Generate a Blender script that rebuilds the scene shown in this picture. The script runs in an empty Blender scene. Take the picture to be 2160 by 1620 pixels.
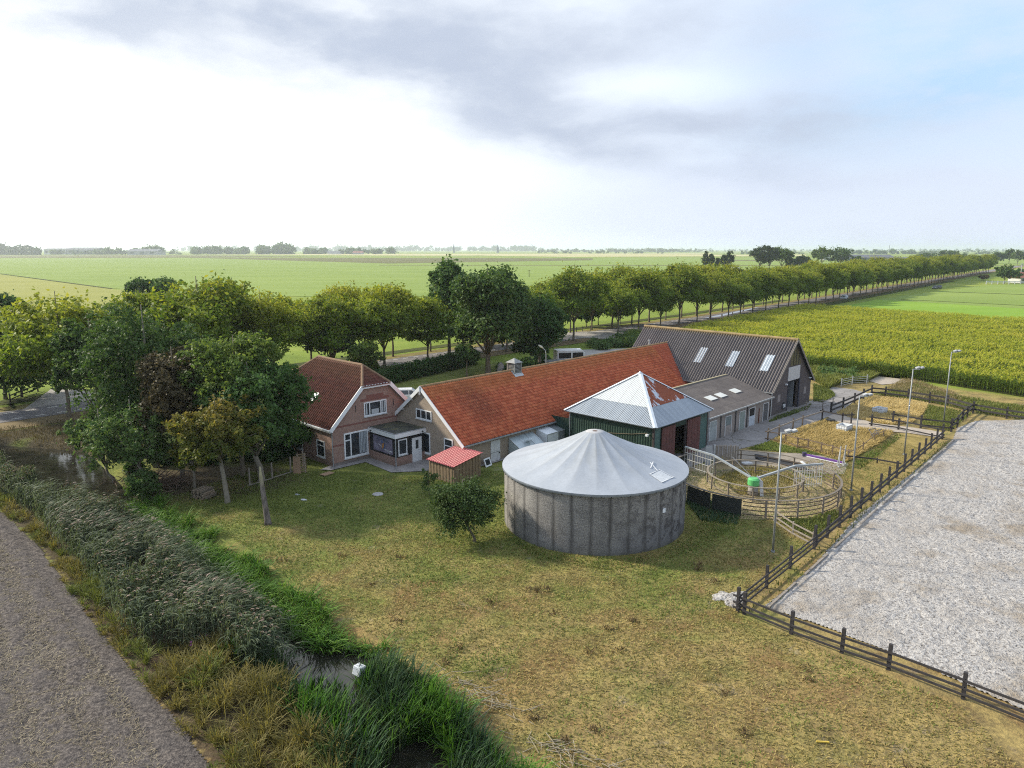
import bpy, bmesh, math, random
import numpy as np
from mathutils import Vector, Matrix

# ------------------------------------------------------------------ camera
S = bpy.context.scene
COL = S.collection
FPX, HORIZON, CAMH = 1500.0, 526.0, 18.0        # photo is 2160 x 1620
PITCH = math.atan((810 - HORIZON) / FPX)
cam_d = bpy.data.cameras.new("camera"); cam = bpy.data.objects.new("camera", cam_d); COL.objects.link(cam)
cam_d.sensor_width = 36; cam_d.lens = 36 * FPX / 2160; cam_d.clip_start = 0.5; cam_d.clip_end = 60000
cam.location = (0, 0, CAMH); cam.rotation_euler = (math.pi / 2 - PITCH, 0, 0)
S.camera = cam

# ------------------------------------------------------------------ light
SUN_AZ, SUN_EL = math.radians(-70), math.radians(31)      # azimuth from +Y, positive to the right
sd = Vector((math.sin(SUN_AZ) * math.cos(SUN_EL), math.cos(SUN_AZ) * math.cos(SUN_EL), math.sin(SUN_EL)))
sun_d = bpy.data.lights.new("sun", 'SUN'); sun = bpy.data.objects.new("sun", sun_d); COL.objects.link(sun)
sun_d.energy = 4.8; sun_d.angle = math.radians(3.5); sun_d.color = (1.0, 0.91, 0.74)
sun.rotation_euler = (-sd).to_track_quat('-Z', 'Y').to_euler()
S.view_settings.view_transform = 'Standard'; S.view_settings.look = 'None'
S.view_settings.exposure = 0.45; S.view_settings.gamma = 1.0
S.render.engine = 'CYCLES'
S.cycles.use_denoising = False; S.cycles.pixel_filter_type = 'BLACKMAN_HARRIS'; S.cycles.filter_width = 1.1
S.cycles.max_bounces = 6; S.cycles.diffuse_bounces = 3; S.cycles.glossy_bounces = 3
S.cycles.transmission_bounces = 4; S.cycles.volume_bounces = 1; S.cycles.transparent_max_bounces = 6
S.cycles.caustics_reflective = False; S.cycles.caustics_refractive = False
S.render.threads_mode = 'AUTO'

# ------------------------------------------------------------------ node helpers
def nd(nt, typ, ins=None, **props):
    n = nt.nodes.new(typ)
    for k, v in props.items(): setattr(n, k, v)
    for k, v in (ins or {}).items():
        s = n.inputs[k]
        if isinstance(v, bpy.types.NodeSocket): nt.links.new(v, s)
        else: s.default_value = v
    return n
def c4(c): return (c[0], c[1], c[2], 1.0)
def math_(nt, op, a, b=0.0, c=None, clamp=False):
    ins = {0: a, 1: b}
    if c is not None: ins[2] = c
    return nd(nt, 'ShaderNodeMath', ins, operation=op, use_clamp=clamp).outputs[0]
def mixc(nt, f, a, b, mode='MIX'):
    return nd(nt, 'ShaderNodeMix', {0: f, 6: a if isinstance(a, bpy.types.NodeSocket) else c4(a),
              7: b if isinstance(b, bpy.types.NodeSocket) else c4(b)}, data_type='RGBA', blend_type=mode).outputs[2]
def ramp(nt, f, stops, interp='LINEAR'):
    n = nd(nt, 'ShaderNodeValToRGB', {0: f}); r = n.color_ramp; r.interpolation = interp
    while len(r.elements) < len(stops): r.elements.new(0.5)
    for e, (p, c) in zip(r.elements, stops):
        e.position = p; e.color = c4(c) if not isinstance(c, (int, float)) else (c, c, c, 1)
    return n.outputs[0]
def noise(nt, vec, scale, detail=4.0, rough=0.55, dist=0.0):
    return nd(nt, 'ShaderNodeTexNoise', {'Vector': vec, 'Scale': scale, 'Detail': detail, 'Roughness': rough, 'Distortion': dist}).outputs['Fac']
def mrange(nt, f, a, b, c=0.0, d=1.0):
    return nd(nt, 'ShaderNodeMapRange', {0: f, 1: a, 2: b, 3: c, 4: d}, clamp=True).outputs[0]
def objco(nt): return nd(nt, 'ShaderNodeTexCoord').outputs['Object']
def uvco(nt): return nd(nt, 'ShaderNodeUVMap').outputs[0]
def sep(nt, v): return nd(nt, 'ShaderNodeSeparateXYZ', {0: v}).outputs
def comb(nt, x, y, z=0.0): return nd(nt, 'ShaderNodeCombineXYZ', {0: x, 1: y, 2: z}).outputs[0]
def vmul(nt, v, m): return nd(nt, 'ShaderNodeVectorMath', {0: v, 1: m}, operation='MULTIPLY').outputs[0]
def newmat(name):
    m = bpy.data.materials.new(name); m.use_nodes = True; nt = m.node_tree
    b = nt.nodes['Principled BSDF']
    return m, nt, b
def setc(nt, b, sock, col):
    if isinstance(col, bpy.types.NodeSocket): nt.links.new(col, b.inputs[sock])
    else: b.inputs[sock].default_value = c4(col) if not isinstance(col, (int, float)) else col
def bump(nt, b, h, strength=0.5, dist=0.02):
    n = nd(nt, 'ShaderNodeBump', {'Height': h, 'Strength': strength, 'Distance': dist})
    nt.links.new(n.outputs[0], b.inputs['Normal'])
MATS = {}
def plain(name, col, rough=0.7, metal=0.0, var=0.25, scale=3.0, spec=0.4, bmp=0.0):
    """weathered single colour: low-contrast blotches and fine grime"""
    if name in MATS: return MATS[name]
    m, nt, b = newmat(name); o = objco(nt)
    f = noise(nt, o, scale, 5, 0.6)
    g = noise(nt, o, scale * 9, 3, 0.6)
    f2 = math_(nt, 'ADD', math_(nt, 'MULTIPLY', f, 0.65), math_(nt, 'MULTIPLY', g, 0.35))
    lo = tuple(c * (1 - var) for c in col); hi = tuple(min(1, c * (1 + var)) for c in col)
    setc(nt, b, 'Base Color', ramp(nt, f2, [(0.32, lo), (0.68, hi)]))
    setc(nt, b, 'Roughness', mrange(nt, f, 0.3, 0.7, max(0.05, rough - 0.1), min(1, rough + 0.1)))
    b.inputs['Metallic'].default_value = metal; b.inputs['Specular IOR Level'].default_value = spec
    if bmp: bump(nt, b, g, bmp, 0.02)
    MATS[name] = m; return m

# ------------------------------------------------------------------ world: hazy sky with broken cloud
W = bpy.data.worlds.new("World"); S.world = W; W.use_nodes = True
nt = W.node_tree; nt.nodes.clear()
wd = nd(nt, 'ShaderNodeTexCoord').outputs['Generated']
sky = nd(nt, 'ShaderNodeTexSky', sky_type='NISHITA', sun_disc=False, sun_elevation=SUN_EL, sun_rotation=SUN_AZ,
         altitude=0, air_density=1.0, dust_density=1.5, ozone_density=1.5).outputs[0]
def pxdir(x, y):
    v = Vector((0, math.cos(PITCH), -math.sin(PITCH))) + Vector((1, 0, 0)) * ((x - 1080) / FPX) + Vector((0, math.sin(PITCH), math.cos(PITCH))) * ((810 - y) / FPX)
    return v.normalized()
wx, wy, wz = sep(nt, wd)
warp = nd(nt, 'ShaderNodeTexNoise', {'Vector': vmul(nt, wd, (1, 1, 2.6)), 'Scale': 3.2, 'Detail': 6, 'Roughness': 0.55}).outputs['Color']
wdw = nd(nt, 'ShaderNodeVectorMath', {0: wd, 1: nd(nt, 'ShaderNodeVectorMath', {0: warp, 1: (0.5, 0.5, 0.5)}, operation='SUBTRACT').outputs[0]}, operation='ADD')
wdw = nd(nt, 'ShaderNodeVectorMath', {0: wd, 1: vmul(nt, nd(nt, 'ShaderNodeVectorMath', {0: warp, 1: (0.5, 0.5, 0.5)}, operation='SUBTRACT').outputs[0], (0.10, 0.10, 0.06))}, operation='ADD').outputs[0]
def blob(d, sx, sz, rot=0.0, vec=None):
    """soft patch of cloud round direction d, sx/sz half-widths"""
    right = Vector((d.y, -d.x, 0)).normalized(); up = right.cross(d)
    r2 = right * math.cos(rot) + up * math.sin(rot); u2 = up * math.cos(rot) - right * math.sin(rot)
    v = vec or wdw
    def dot(a): return nd(nt, 'ShaderNodeVectorMath', {0: v, 1: tuple(a)}, operation='DOT_PRODUCT').outputs['Value']
    a = math_(nt, 'DIVIDE', dot(r2), sx); e = math_(nt, 'DIVIDE', math_(nt, 'SUBTRACT', dot(u2), 0.0), sz)
    q = math_(nt, 'ADD', math_(nt, 'MULTIPLY', a, a), math_(nt, 'MULTIPLY', e, e))
    front = math_(nt, 'GREATER_THAN', dot(d), 0.0)
    return math_(nt, 'MULTIPLY', math_(nt, 'POWER', 2.718, math_(nt, 'MULTIPLY', q, -1.0)), front)
def addup(lst):
    s = lst[0]
    for t in lst[1:]: s = math_(nt, 'ADD', s, t)
    return s
def blobs(lst): return addup([math_(nt, 'MULTIPLY', blob(pxdir(x, y), sx, sz, rot), w) for x, y, sx, sz, rot, w in lst])
dark = blobs([(150, 10, 0.5, 0.075, -0.06, 0.62), (620, 20, 0.40, 0.085, -0.13, 0.42), (1050, 70, 0.40, 0.10, -0.12, 0.38), (1150, 185, 0.26, 0.055, -0.14, 0.22), (1480, 20, 0.34, 0.12, 0, 0.34), (1560, 258, 0.21, 0.034, -0.02, 0.66),
    (1180, 250, 0.18, 0.040, -0.10, 0.30), (1280, 322, 0.14, 0.022, -0.05, 0.5), (1700, 262, 0.09, 0.040, 0.0, 0.28), (1560, 372, 0.18, 0.022, -0.1, 0.3), (1900, 330, 0.16, 0.05, -0.1, 0.10),
    (730, 418, 0.08, 0.008, 0, 0.16), (900, 412, 0.03, 0.008, 0, 0.12)])
bright = blobs([(1390, 182, 0.12, 0.028, -0.06, 0.85), (1360, 297, 0.07, 0.016, 0, 0.6), (1470, 335, 0.05, 0.012, 0, 0.22), (480, 95, 0.10, 0.03, -0.3, 0.25), (1890, 60, 0.07, 0.07, 0.6, 0.2)])
bluep = blobs([(2110, 90, 0.15, 0.09, 0.25, 0.62), (2040, 185, 0.15, 0.026, 0.1, 0.6), (1760, 30, 0.13, 0.05, 0.2, 0.4)])
lavp = blobs([(1950, 440, 0.45, 0.075, 0, 1.0), (1500, 455, 0.3, 0.05, 0, 0.6)])
wn = noise(nt, vmul(nt, wdw, (1, 1, 2.6)), 6.5, 8, 0.56)
wfine = noise(nt, vmul(nt, wd, (1, 1, 3.2)), 15.0, 7, 0.6)
glow = nd(nt, 'ShaderNodeVectorMath', {0: wd, 1: tuple(pxdir(150, 330))}, operation='DOT_PRODUCT').outputs['Value']
glow = mrange(nt, glow, 0.62, 0.99, 0.0, 1.0)
rest = mrange(nt, wy, 0.35, 0.0, 0.0, 0.30)            # broken cloud over the rest of the sky
dk = math_(nt, 'ADD', math_(nt, 'SUBTRACT', dark, bright), rest)
dk = math_(nt, 'MULTIPLY', dk, mrange(nt, wn, 0.36, 0.64, 0.72, 1.28))
dk = math_(nt, 'ADD', dk, math_(nt, 'MULTIPLY', math_(nt, 'SUBTRACT', wfine, 0.5), math_(nt, 'MULTIPLY', math_(nt, 'SUBTRACT', 1.05, glow), 0.34)))
dk = math_(nt, 'ADD', dk, math_(nt, 'MULTIPLY', math_(nt, 'SUBTRACT', wn, 0.5), math_(nt, 'MULTIPLY', math_(nt, 'SUBTRACT', 1.05, glow), 0.30)))
dk = nd(nt, 'ShaderNodeMapRange', {0: dk, 1: -0.3, 2: 1.6, 3: 0.0, 4: 1.0}, interpolation_type='SMOOTHSTEP').outputs[0]
cl_lit = mixc(nt, glow, (0.575, 0.675, 0.83), (1.02, 1.04, 1.03))
cl_lit = mixc(nt, mrange(nt, lavp, 0, 1, 0, 0.8), cl_lit, (0.60, 0.65, 0.76))
cl_lit = mixc(nt, mrange(nt, math_(nt, 'MULTIPLY', bluep, mrange(nt, wfine, 0.35, 0.65, 1.15, 0.45)), 0, 1, 0, 0.68), cl_lit, (0.33, 0.56, 0.80))
cl = mixc(nt, dk, cl_lit, (0.42, 0.475, 0.58))
cover = mrange(nt, math_(nt, 'SUBTRACT', math_(nt, 'ADD', wn, math_(nt, 'MULTIPLY', glow, 0.5)), math_(nt, 'MULTIPLY', bluep, 0.25)), 0.0, 0.55, 0.7, 1.0)
bg1 = nd(nt, 'ShaderNodeBackground', {'Color': sky, 'Strength': 0.15}).outputs[0]
bg2 = nd(nt, 'ShaderNodeBackground', {'Color': cl, 'Strength': 1.0}).outputs[0]
mx = nd(nt, 'ShaderNodeMixShader', {0: cover, 1: bg1, 2: bg2}).outputs[0]
nd(nt, 'ShaderNodeOutputWorld', {'Surface': mx})

# ------------------------------------------------------------------ geometry helpers
def G(x, y, z=0.0):
    """ground point (height z) seen at photo pixel x, y"""
    d = Vector((0, math.cos(PITCH), -math.sin(PITCH))) + Vector((1, 0, 0)) * ((x - 1080) / FPX) + Vector((0, math.sin(PITCH), math.cos(PITCH))) * ((810 - y) / FPX)
    t = (z - CAMH) / d.z
    return Vector((d.x * t, d.y * t, z))
def V(*a): return Vector(a)
def link(o, parent=None):
    COL.objects.link(o)
    if parent is not None: o.parent = parent
    return o
def tag(o, label=None, cat=None, group=None, kind=None):
    if label: o["label"] = label
    if cat: o["category"] = cat
    if group: o["group"] = group
    if kind: o["kind"] = kind
    return o
def thing(name, label, cat, loc=(0, 0, 0), rz=0.0, group=None):
    o = bpy.data.objects.new(name, None); o.empty_display_size = 0.3; COL.objects.link(o)
    o.location = loc; o.rotation_euler = (0, 0, rz)
    return tag(o, label, cat, group)
def copy_tree(o, parent=None):
    c = o.copy(); COL.objects.link(c)
    if parent is not None: c.parent = parent
    for ch in list(o.children): copy_tree(ch, c)
    return c
def arr_mesh(name, verts, loops, totals, mat, parent=None, uv=None, smooth=False):
    me = bpy.data.meshes.new(name); verts = np.asarray(verts, np.float32)
    me.vertices.add(len(verts)); me.vertices.foreach_set('co', verts.ravel())
    loops = np.asarray(loops, np.int32).ravel(); totals = np.asarray(totals, np.int32)
    me.loops.add(len(loops)); me.loops.foreach_set('vertex_index', loops)
    me.polygons.add(len(totals)); st = np.zeros(len(totals), np.int32); st[1:] = np.cumsum(totals)[:-1]
    me.polygons.foreach_set('loop_start', st)
    if smooth: me.polygons.foreach_set('use_smooth', np.ones(len(totals), bool))
    if uv is not None:
        l = me.uv_layers.new(name='UVMap'); l.data.foreach_set('uv', np.asarray(uv, np.float32)[loops].ravel())
    me.update(calc_edges=True); me.validate()
    if mat: me.materials.append(mat)
    o = bpy.data.objects.new(name, me)
    return link(o, parent)
class MB:
    """collects simple shapes and links them as one mesh object"""
    def __init__(s): s.v = []; s.f = []
    def add(s, vs, fs):
        k = len(s.v); s.v += [tuple(p) for p in vs]; s.f += [tuple(i + k for i in f) for f in fs]; return s
    def box(s, x0, x1, y0, y1, z0, z1):
        return s.add([(x0, y0, z0), (x1, y0, z0), (x1, y1, z0), (x0, y1, z0), (x0, y0, z1), (x1, y0, z1), (x1, y1, z1), (x0, y1, z1)],
                     [(3, 2, 1, 0), (4, 5, 6, 7), (0, 1, 5, 4), (1, 2, 6, 5), (2, 3, 7, 6), (3, 0, 4, 7)])
    def obox(s, o, a, b, c):
        """box spanned from corner o by vectors a, b, c"""
        o, a, b, c = map(Vector, (o, a, b, c))
        if a.cross(b).dot(c) < 0: a, b = b, a
        p = [o, o + a, o + a + b, o + b]; p += [q + c for q in p]
        return s.add(p, [(3, 2, 1, 0), (4, 5, 6, 7), (0, 1, 5, 4), (1, 2, 6, 5), (2, 3, 7, 6), (3, 0, 4, 7)])
    def bar(s, p, q, w, h, up=(0, 0, 1)):
        """beam of width w and height h from p to q"""
        p, q = Vector(p), Vector(q); d = (q - p); up = Vector(up)
        if abs(d.normalized().dot(up)) > 0.98: up = Vector((0, 1, 0))
        r = d.cross(up).normalized(); u = r.cross(d).normalized()
        return s.obox(p - r * w / 2 - u * h / 2, r * w, u * h, d)
    def tube(s, p, q, r0, r1=None, n=8, caps=True):
        p, q = Vector(p), Vector(q); r1 = r0 if r1 is None else r1
        d = (q - p).normalized(); a = d.orthogonal().normalized(); b = d.cross(a)
        vs = []
        for c, r in ((p, r0), (q, r1)):
            for i in range(n):
                t = 2 * math.pi * i / n; vs.append(c + (a * math.cos(t) + b * math.sin(t)) * r)
        fs = [(i, (i + 1) % n, n + (i + 1) % n, n + i) for i in range(n)]
        if caps: fs += [tuple(range(n - 1, -1, -1)), tuple(range(n, 2 * n))]
        return s.add(vs, fs)
    def path(s, pts, rs, n=7):
        pts = [Vector(p) for p in pts]; vs = []; fs = []
        a = (pts[1] - pts[0]).orthogonal().normalized()
        for i, p in enumerate(pts):
            d = (pts[min(i + 1, len(pts) - 1)] - pts[max(i - 1, 0)]).normalized()
            a = (a - d * a.dot(d)).normalized(); b = d.cross(a); r = rs[i] if hasattr(rs, '__len__') else rs
            for k in range(n):
                t = 2 * math.pi * k / n; vs.append(p + (a * math.cos(t) + b * math.sin(t)) * r)
        for i in range(len(pts) - 1):
            for k in range(n):
                fs.append((i * n + k, i * n + (k + 1) % n, (i + 1) * n + (k + 1) % n, (i + 1) * n + k))
        fs += [tuple(range(n - 1, -1, -1)), tuple(range(len(vs) - n, len(vs)))]
        return s.add(vs, fs)
    def poly(s, pts): return s.add(pts, [tuple(range(len(pts)))])
    def prism(s, pts, d):
        """polygon pts pushed along d"""
        pts = [Vector(p) for p in pts]; d = Vector(d); n = len(pts)
        nn = sum(((pts[i] - pts[0]).cross(pts[(i + 1) % n] - pts[0]) for i in range(1, n - 1)), Vector())
        if nn.dot(d) > 0: pts = pts[::-1]
        return s.add(pts + [p + d for p in pts], [tuple(range(n)), tuple(range(2 * n - 1, n - 1, -1))] +
                     [((i + 1) % n, i, n + i, n + (i + 1) % n) for i in range(n)])
    def build(s, name, mat, parent=None, smooth=False, bevel=0.0):
        me = bpy.data.meshes.new(name); me.from_pydata(s.v, [], s.f); me.update()
        if smooth: me.polygons.foreach_set('use_smooth', [True] * len(me.polygons))
        if bevel:
            bm = bmesh.new(); bm.from_mesh(me)
            bmesh.ops.bevel(bm, geom=bm.edges[:], offset=bevel, segments=2, profile=0.5, affect='EDGES')
            bm.to_mesh(me); bm.free()
        if mat: me.materials.append(mat)
        return link(bpy.data.objects.new(name, me), parent)
RNG = np.random.default_rng(7)
def vnoise(x, y, sc, seed=0):
    """smooth value noise, 0..1"""
    x = np.asarray(x) * sc + 1000.3; y = np.asarray(y) * sc + 1000.7
    xi = np.floor(x).astype(np.int64); yi = np.floor(y).astype(np.int64); fx = x - xi; fy = y - yi
    fx = fx * fx * (3 - 2 * fx); fy = fy * fy * (3 - 2 * fy)
    def h(a, b):
        n = (a * 374761393 + b * 668265263 + seed * 974711) & 0xffffffff
        n = ((n ^ (n >> 13)) * 1274126177) & 0xffffffff
        return ((n ^ (n >> 16)) & 0xffff) / 65535.0
    return (h(xi, yi) * (1 - fx) + h(xi + 1, yi) * fx) * (1 - fy) + (h(xi, yi + 1) * (1 - fx) + h(xi + 1, yi + 1) * fx) * fy
def inpoly(px, py, poly):
    px = np.asarray(px); py = np.asarray(py); r = np.zeros(px.shape, bool); n = len(poly)
    for i in range(n):
        x0, y0 = poly[i][:2]; x1, y1 = poly[(i + 1) % n][:2]
        c = ((y0 > py) != (y1 > py)) & (px < (x1 - x0) * (py - y0) / (y1 - y0 + 1e-12) + x0); r ^= c
    return r
def pldist(px, py, line, closed=False):
    """distance to polyline, with side (+ = right of travel) and arclength fraction index"""
    px = np.asarray(px, float); py = np.asarray(py, float); best = np.full(px.shape, 1e9); side = np.zeros(px.shape); par = np.zeros(px.shape)
    segs = list(zip(line[:-1], line[1:])) + ([(line[-1], line[0])] if closed else [])
    for i, (a, b) in enumerate(segs):
        dx, dy = b[0] - a[0], b[1] - a[1]; L = dx * dx + dy * dy
        t = np.clip(((px - a[0]) * dx + (py - a[1]) * dy) / L, 0, 1)
        qx = px - a[0] - t * dx; qy = py - a[1] - t * dy; d = np.hypot(qx, qy); m = d < best
        best = np.where(m, d, best); side = np.where(m, np.sign(dy * qx - dx * qy), side); par = np.where(m, i + t, par)
    return best, side, par
def blades(name, P, hd, H, Wd, lean, mat, curl=0.6, parent=None, seed=1, yaw_j=0.6):
    """many bent leaf blades in one mesh: root points P, heading hd, height H, width Wd, lean = horizontal reach / height"""
    P = np.asarray(P, float); n = len(P); r = np.random.default_rng(seed)
    a = hd + r.normal(0, yaw_j, n); dx, dy = np.cos(a), np.sin(a); wx, wy = -np.sin(a), np.cos(a)
    tw = r.uniform(-0.9, 0.9, n); sx = wx * np.cos(tw) ; sy = wy * np.cos(tw); sz = np.sin(tw) * 0.5
    vs = np.zeros((n, 7, 3))
    for k, (t, w) in enumerate(((0, 0.7), (0.4, 1.0), (0.75, 0.7), (1.0, 0.0))):
        out = lean * H * (t ** 1.7); z = H * (t - curl * lean * 0.45 * t ** 3)
        cx = P[:, 0] + dx * out; cy = P[:, 1] + dy * out; cz = P[:, 2] + z
        if k < 3:
            for q, sg in ((0, -1), (1, 1)):
                vs[:, 2 * k + q, 0] = cx + sg * sx * Wd * w / 2; vs[:, 2 * k + q, 1] = cy + sg * sy * Wd * w / 2; vs[:, 2 * k + q, 2] = cz + sg * sz * Wd * w / 2
        else:
            vs[:, 6] = np.stack([cx, cy, cz], 1)
    base = (np.arange(n) * 7)[:, None]
    lp = np.concatenate([base + np.array([0, 1, 3, 2])[None], base + np.array([2, 3, 5, 4])[None], base + np.array([4, 5, 6])[None]], 1)
    tot = np.tile(np.array([4, 4, 3]), n)
    return arr_mesh(name, vs.reshape(-1, 3), lp.ravel(), tot, mat, parent)
def scatter(n, poly, seed):
    r = np.random.default_rng(seed); p = np.array([q[:2] for q in poly]); lo, hi = p.min(0), p.max(0)
    x = r.uniform(lo[0], hi[0], n * 3); y = r.uniform(lo[1], hi[1], n * 3); m = inpoly(x, y, poly)
    return x[m][:n], y[m][:n]

# ------------------------------------------------------------------ foliage materials
def leafmat(name, stops, trans=0.35, top=None, nscale=0.5, rough=0.55):
    """leaf colour: random per leaf, drifting in clumps; top = (colour, z0, z1, amount) extra tint in the upper crown"""
    m, nt, b = newmat(name); o = objco(nt)
    rnd = nd(nt, 'ShaderNodeNewGeometry').outputs['Random Per Island']
    oi = nd(nt, 'ShaderNodeObjectInfo').outputs['Random']
    nz = noise(nt, o, nscale, 3, 0.55)
    f = math_(nt, 'ADD', math_(nt, 'MULTIPLY', rnd, 0.5), math_(nt, 'MULTIPLY', mrange(nt, nz, 0.3, 0.7), 0.35))
    f = math_(nt, 'ADD', f, math_(nt, 'MULTIPLY', math_(nt, 'SUBTRACT', oi, 0.3), 0.28))
    col = ramp(nt, f, stops)
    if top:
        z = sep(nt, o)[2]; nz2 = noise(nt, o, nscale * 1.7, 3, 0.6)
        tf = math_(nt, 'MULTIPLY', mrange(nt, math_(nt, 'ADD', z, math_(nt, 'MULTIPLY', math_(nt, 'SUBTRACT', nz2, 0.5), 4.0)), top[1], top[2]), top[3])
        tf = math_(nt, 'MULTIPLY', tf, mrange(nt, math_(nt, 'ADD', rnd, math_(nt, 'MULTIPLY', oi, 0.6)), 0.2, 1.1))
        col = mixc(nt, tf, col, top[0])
    setc(nt, b, 'Base Color', col); b.inputs['Roughness'].default_value = rough; b.inputs['Specular IOR Level'].default_value = 0.12
    tr = nd(nt, 'ShaderNodeBsdfTranslucent', {'Color': mixc(nt, 1.0, col, (1.25, 1.25, 0.7), 'MULTIPLY')}).outputs[0]
    mx = nd(nt, 'ShaderNodeMixShader', {0: trans, 1: b.outputs[0], 2: tr}).outputs[0]
    nt.links.new(mx, nt.nodes['Material Output'].inputs['Surface'])
    MATS[name] = m; return m

# ------------------------------------------------------------------ layout lines (metres)
DITCH = [(-130, 30), (-95, 44.5), (-70, 54.5), (-49, 63.2), (-41, 61.2), (-35.5, 55.5), (-29.5, 49.3), (-24, 44.2), (-17.2, 38), (-10.6, 31), (-7.8, 28.8), (-4, 24), (0.5, 18.5), (9, 8)]
DHW = [2.2, 2.2, 2.2, 2.2, 2.2, 1.9, 1.4, 1.3, 1.1, 1.0, 1.35, 0.8, 0.9, 1.2]
PLOW = [(-120, 112), (-62, 67.5), (-45, 55), (-35.7, 47.1), (-29.4, 41.4), (-24.1, 35.8), (-19.5, 31), (-16, 27.5), (-13.7, 25.3), (-12, 23.6), (-10.7, 22.2), (-4, 14)]
NEAR = [(-140, -21), (-89.7, 31.9), (-48.5, 75.6), (12.5, 140.4), (57.1, 188.5), (109.4, 249.7), (160.6, 310.8), (252, 420), (600, 835), (1500, 1900)]
def offset(line, d):
    out = []
    for i, p in enumerate(line):
        a = line[max(i - 1, 0)]; b = line[min(i + 1, len(line) - 1)]
        dx, dy = b[0] - a[0], b[1] - a[1]; L = math.hypot(dx, dy); out.append((p[0] - dy / L * d, p[1] + dx / L * d))
    return out
def along(line, step, s0=0.0):
    """points every step metres, with heading"""
    out = []; s = s0
    for (ax, ay), (bx, by) in zip(line[:-1], line[1:]):
        L = math.hypot(bx - ax, by - ay)
        while s < L:
            out.append((ax + (bx - ax) * s / L, ay + (by - ay) * s / L, math.atan2(by - ay, bx - ax))); s += step
        s -= L
    return out
def ditch_depth(x, y):
    d, side, par = pldist(x, y, DITCH)
    hw = np.interp(par, np.arange(len(DHW)), DHW)
    t = np.clip((d - hw) / 1.1, 0, 1)
    return -1.1 * (1 - t * t * (3 - 2 * t)), d, side, par, hw

# ------------------------------------------------------------------ ground materials
def ground_material():
    m, nt, b = newmat("meadow_and_lawn"); o = objco(nt)
    lawn = nd(nt, 'ShaderNodeAttribute', attribute_name='lawn').outputs['Fac']
    y = sep(nt, o)[1]
    n1 = noise(nt, o, 0.12, 5, 0.6); n2 = noise(nt, o, 0.7, 6, 0.65); n3 = noise(nt, o, 5.0, 5, 0.7); n4 = noise(nt, o, 0.33, 4, 0.6)
    # lawn: dry, grazed turf, greener towards the house and tank
    dry = math_(nt, 'ADD', math_(nt, 'MULTIPLY', n2, 0.5), math_(nt, 'MULTIPLY', n3, 0.5))
    straw = ramp(nt, dry, [(0.34, (0.11, 0.082, 0.045)), (0.46, (0.225, 0.172, 0.073)), (0.56, (0.33, 0.25, 0.098)), (0.68, (0.44, 0.335, 0.13))])
    green = ramp(nt, dry, [(0.34, (0.05, 0.07, 0.017)), (0.5, (0.125, 0.165, 0.035)), (0.66, (0.225, 0.255, 0.065))])
    gx_ = mrange(nt, sep(nt, o)[0], 12, 22, 0.0, -0.34)
    gmask = mrange(nt, math_(nt, 'ADD', math_(nt, 'ADD', math_(nt, 'MULTIPLY', n4, 0.9), gx_), mrange(nt, y, 25, 50, -0.12, 0.24)), 0.34, 0.60)
    lc = mixc(nt, math_(nt, 'MULTIPLY', gmask, 0.85), straw, green)
    bare = mrange(nt, noise(nt, o, 0.55, 6, 0.7, 0.6), 0.60, 0.72)
    lc = mixc(nt, math_(nt, 'MULTIPLY', bare, 0.75), lc, (0.235, 0.20, 0.17))
    rust = mrange(nt, noise(nt, o, 0.28, 6, 0.72, 0.4), 0.49, 0.63)
    lc = mixc(nt, math_(nt, 'MULTIPLY', math_(nt, 'MULTIPLY', rust, mrange(nt, y, 48, 36)), 0.8), lc, ramp(nt, n3, [(.35, (.12, .07, .035)), (.65, (.28, .175, .075))]))
    soil = nd(nt, 'ShaderNodeAttribute', attribute_name='soil').outputs['Fac']
    lc = mixc(nt, mrange(nt, math_(nt, 'ADD', soil, math_(nt, 'MULTIPLY', math_(nt, 'SUBTRACT', n2, .5), .7)), .35, .65, 0, .9), lc, ramp(nt, n3, [(.35, (.045, .033, .024)), (.65, (.105, .078, .055))]))
    # meadow beyond
    mead = ramp(nt, math_(nt, 'ADD', math_(nt, 'MULTIPLY', noise(nt, vmul(nt, o, (1, 1.6, 1)), 0.012, 5, 0.6), 0.6), math_(nt, 'MULTIPLY', n1, 0.4)),
                [(0.36, (0.14, 0.20, 0.035)), (0.5, (0.21, 0.275, 0.045)), (0.64, (0.30, 0.32, 0.07))])
    mead = mixc(nt, mrange(nt, n2, 0.3, 0.75, 0.0, 0.35), mead, (0.10, 0.12, 0.025))
    setc(nt, b, 'Base Color', mixc(nt, lawn, mead, lc)); b.inputs['Roughness'].default_value = 0.95; b.inputs['Specular IOR Level'].default_value = 0.1
    bump(nt, b, math_(nt, 'ADD', n3, math_(nt, 'MULTIPLY', n2, 1.5)), 0.9, 0.10)
    return m
gx = np.unique(np.round(np.concatenate([-np.geomspace(76, 16000, 26)[::-1], np.arange(-75, 80, 0.45), np.geomspace(80, 16000, 26)]), 3))
gy = np.unique(np.round(np.concatenate([np.linspace(-150, 10, 6), np.arange(12, 132, 0.45), np.geomspace(132.5, 16000, 26)]), 3))
XX, YY = np.meshgrid(gx, gy); fx, fy = XX.ravel(), YY.ravel()
dz, dd, dside, dpar, dhw = ditch_depth(fx, fy)
fine = (np.abs(fx) < 78) & (fy > 12) & (fy < 131)
fz = np.where(fine, (vnoise(fx, fy, 0.35, 3) - 0.5) * 0.05, -0.03) + np.where(fine, dz, 0)
nx, ny = len(gx), len(gy)
I, J = np.meshgrid(np.arange(nx - 1), np.arange(ny - 1)); q = (J * nx + I).ravel()
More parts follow.
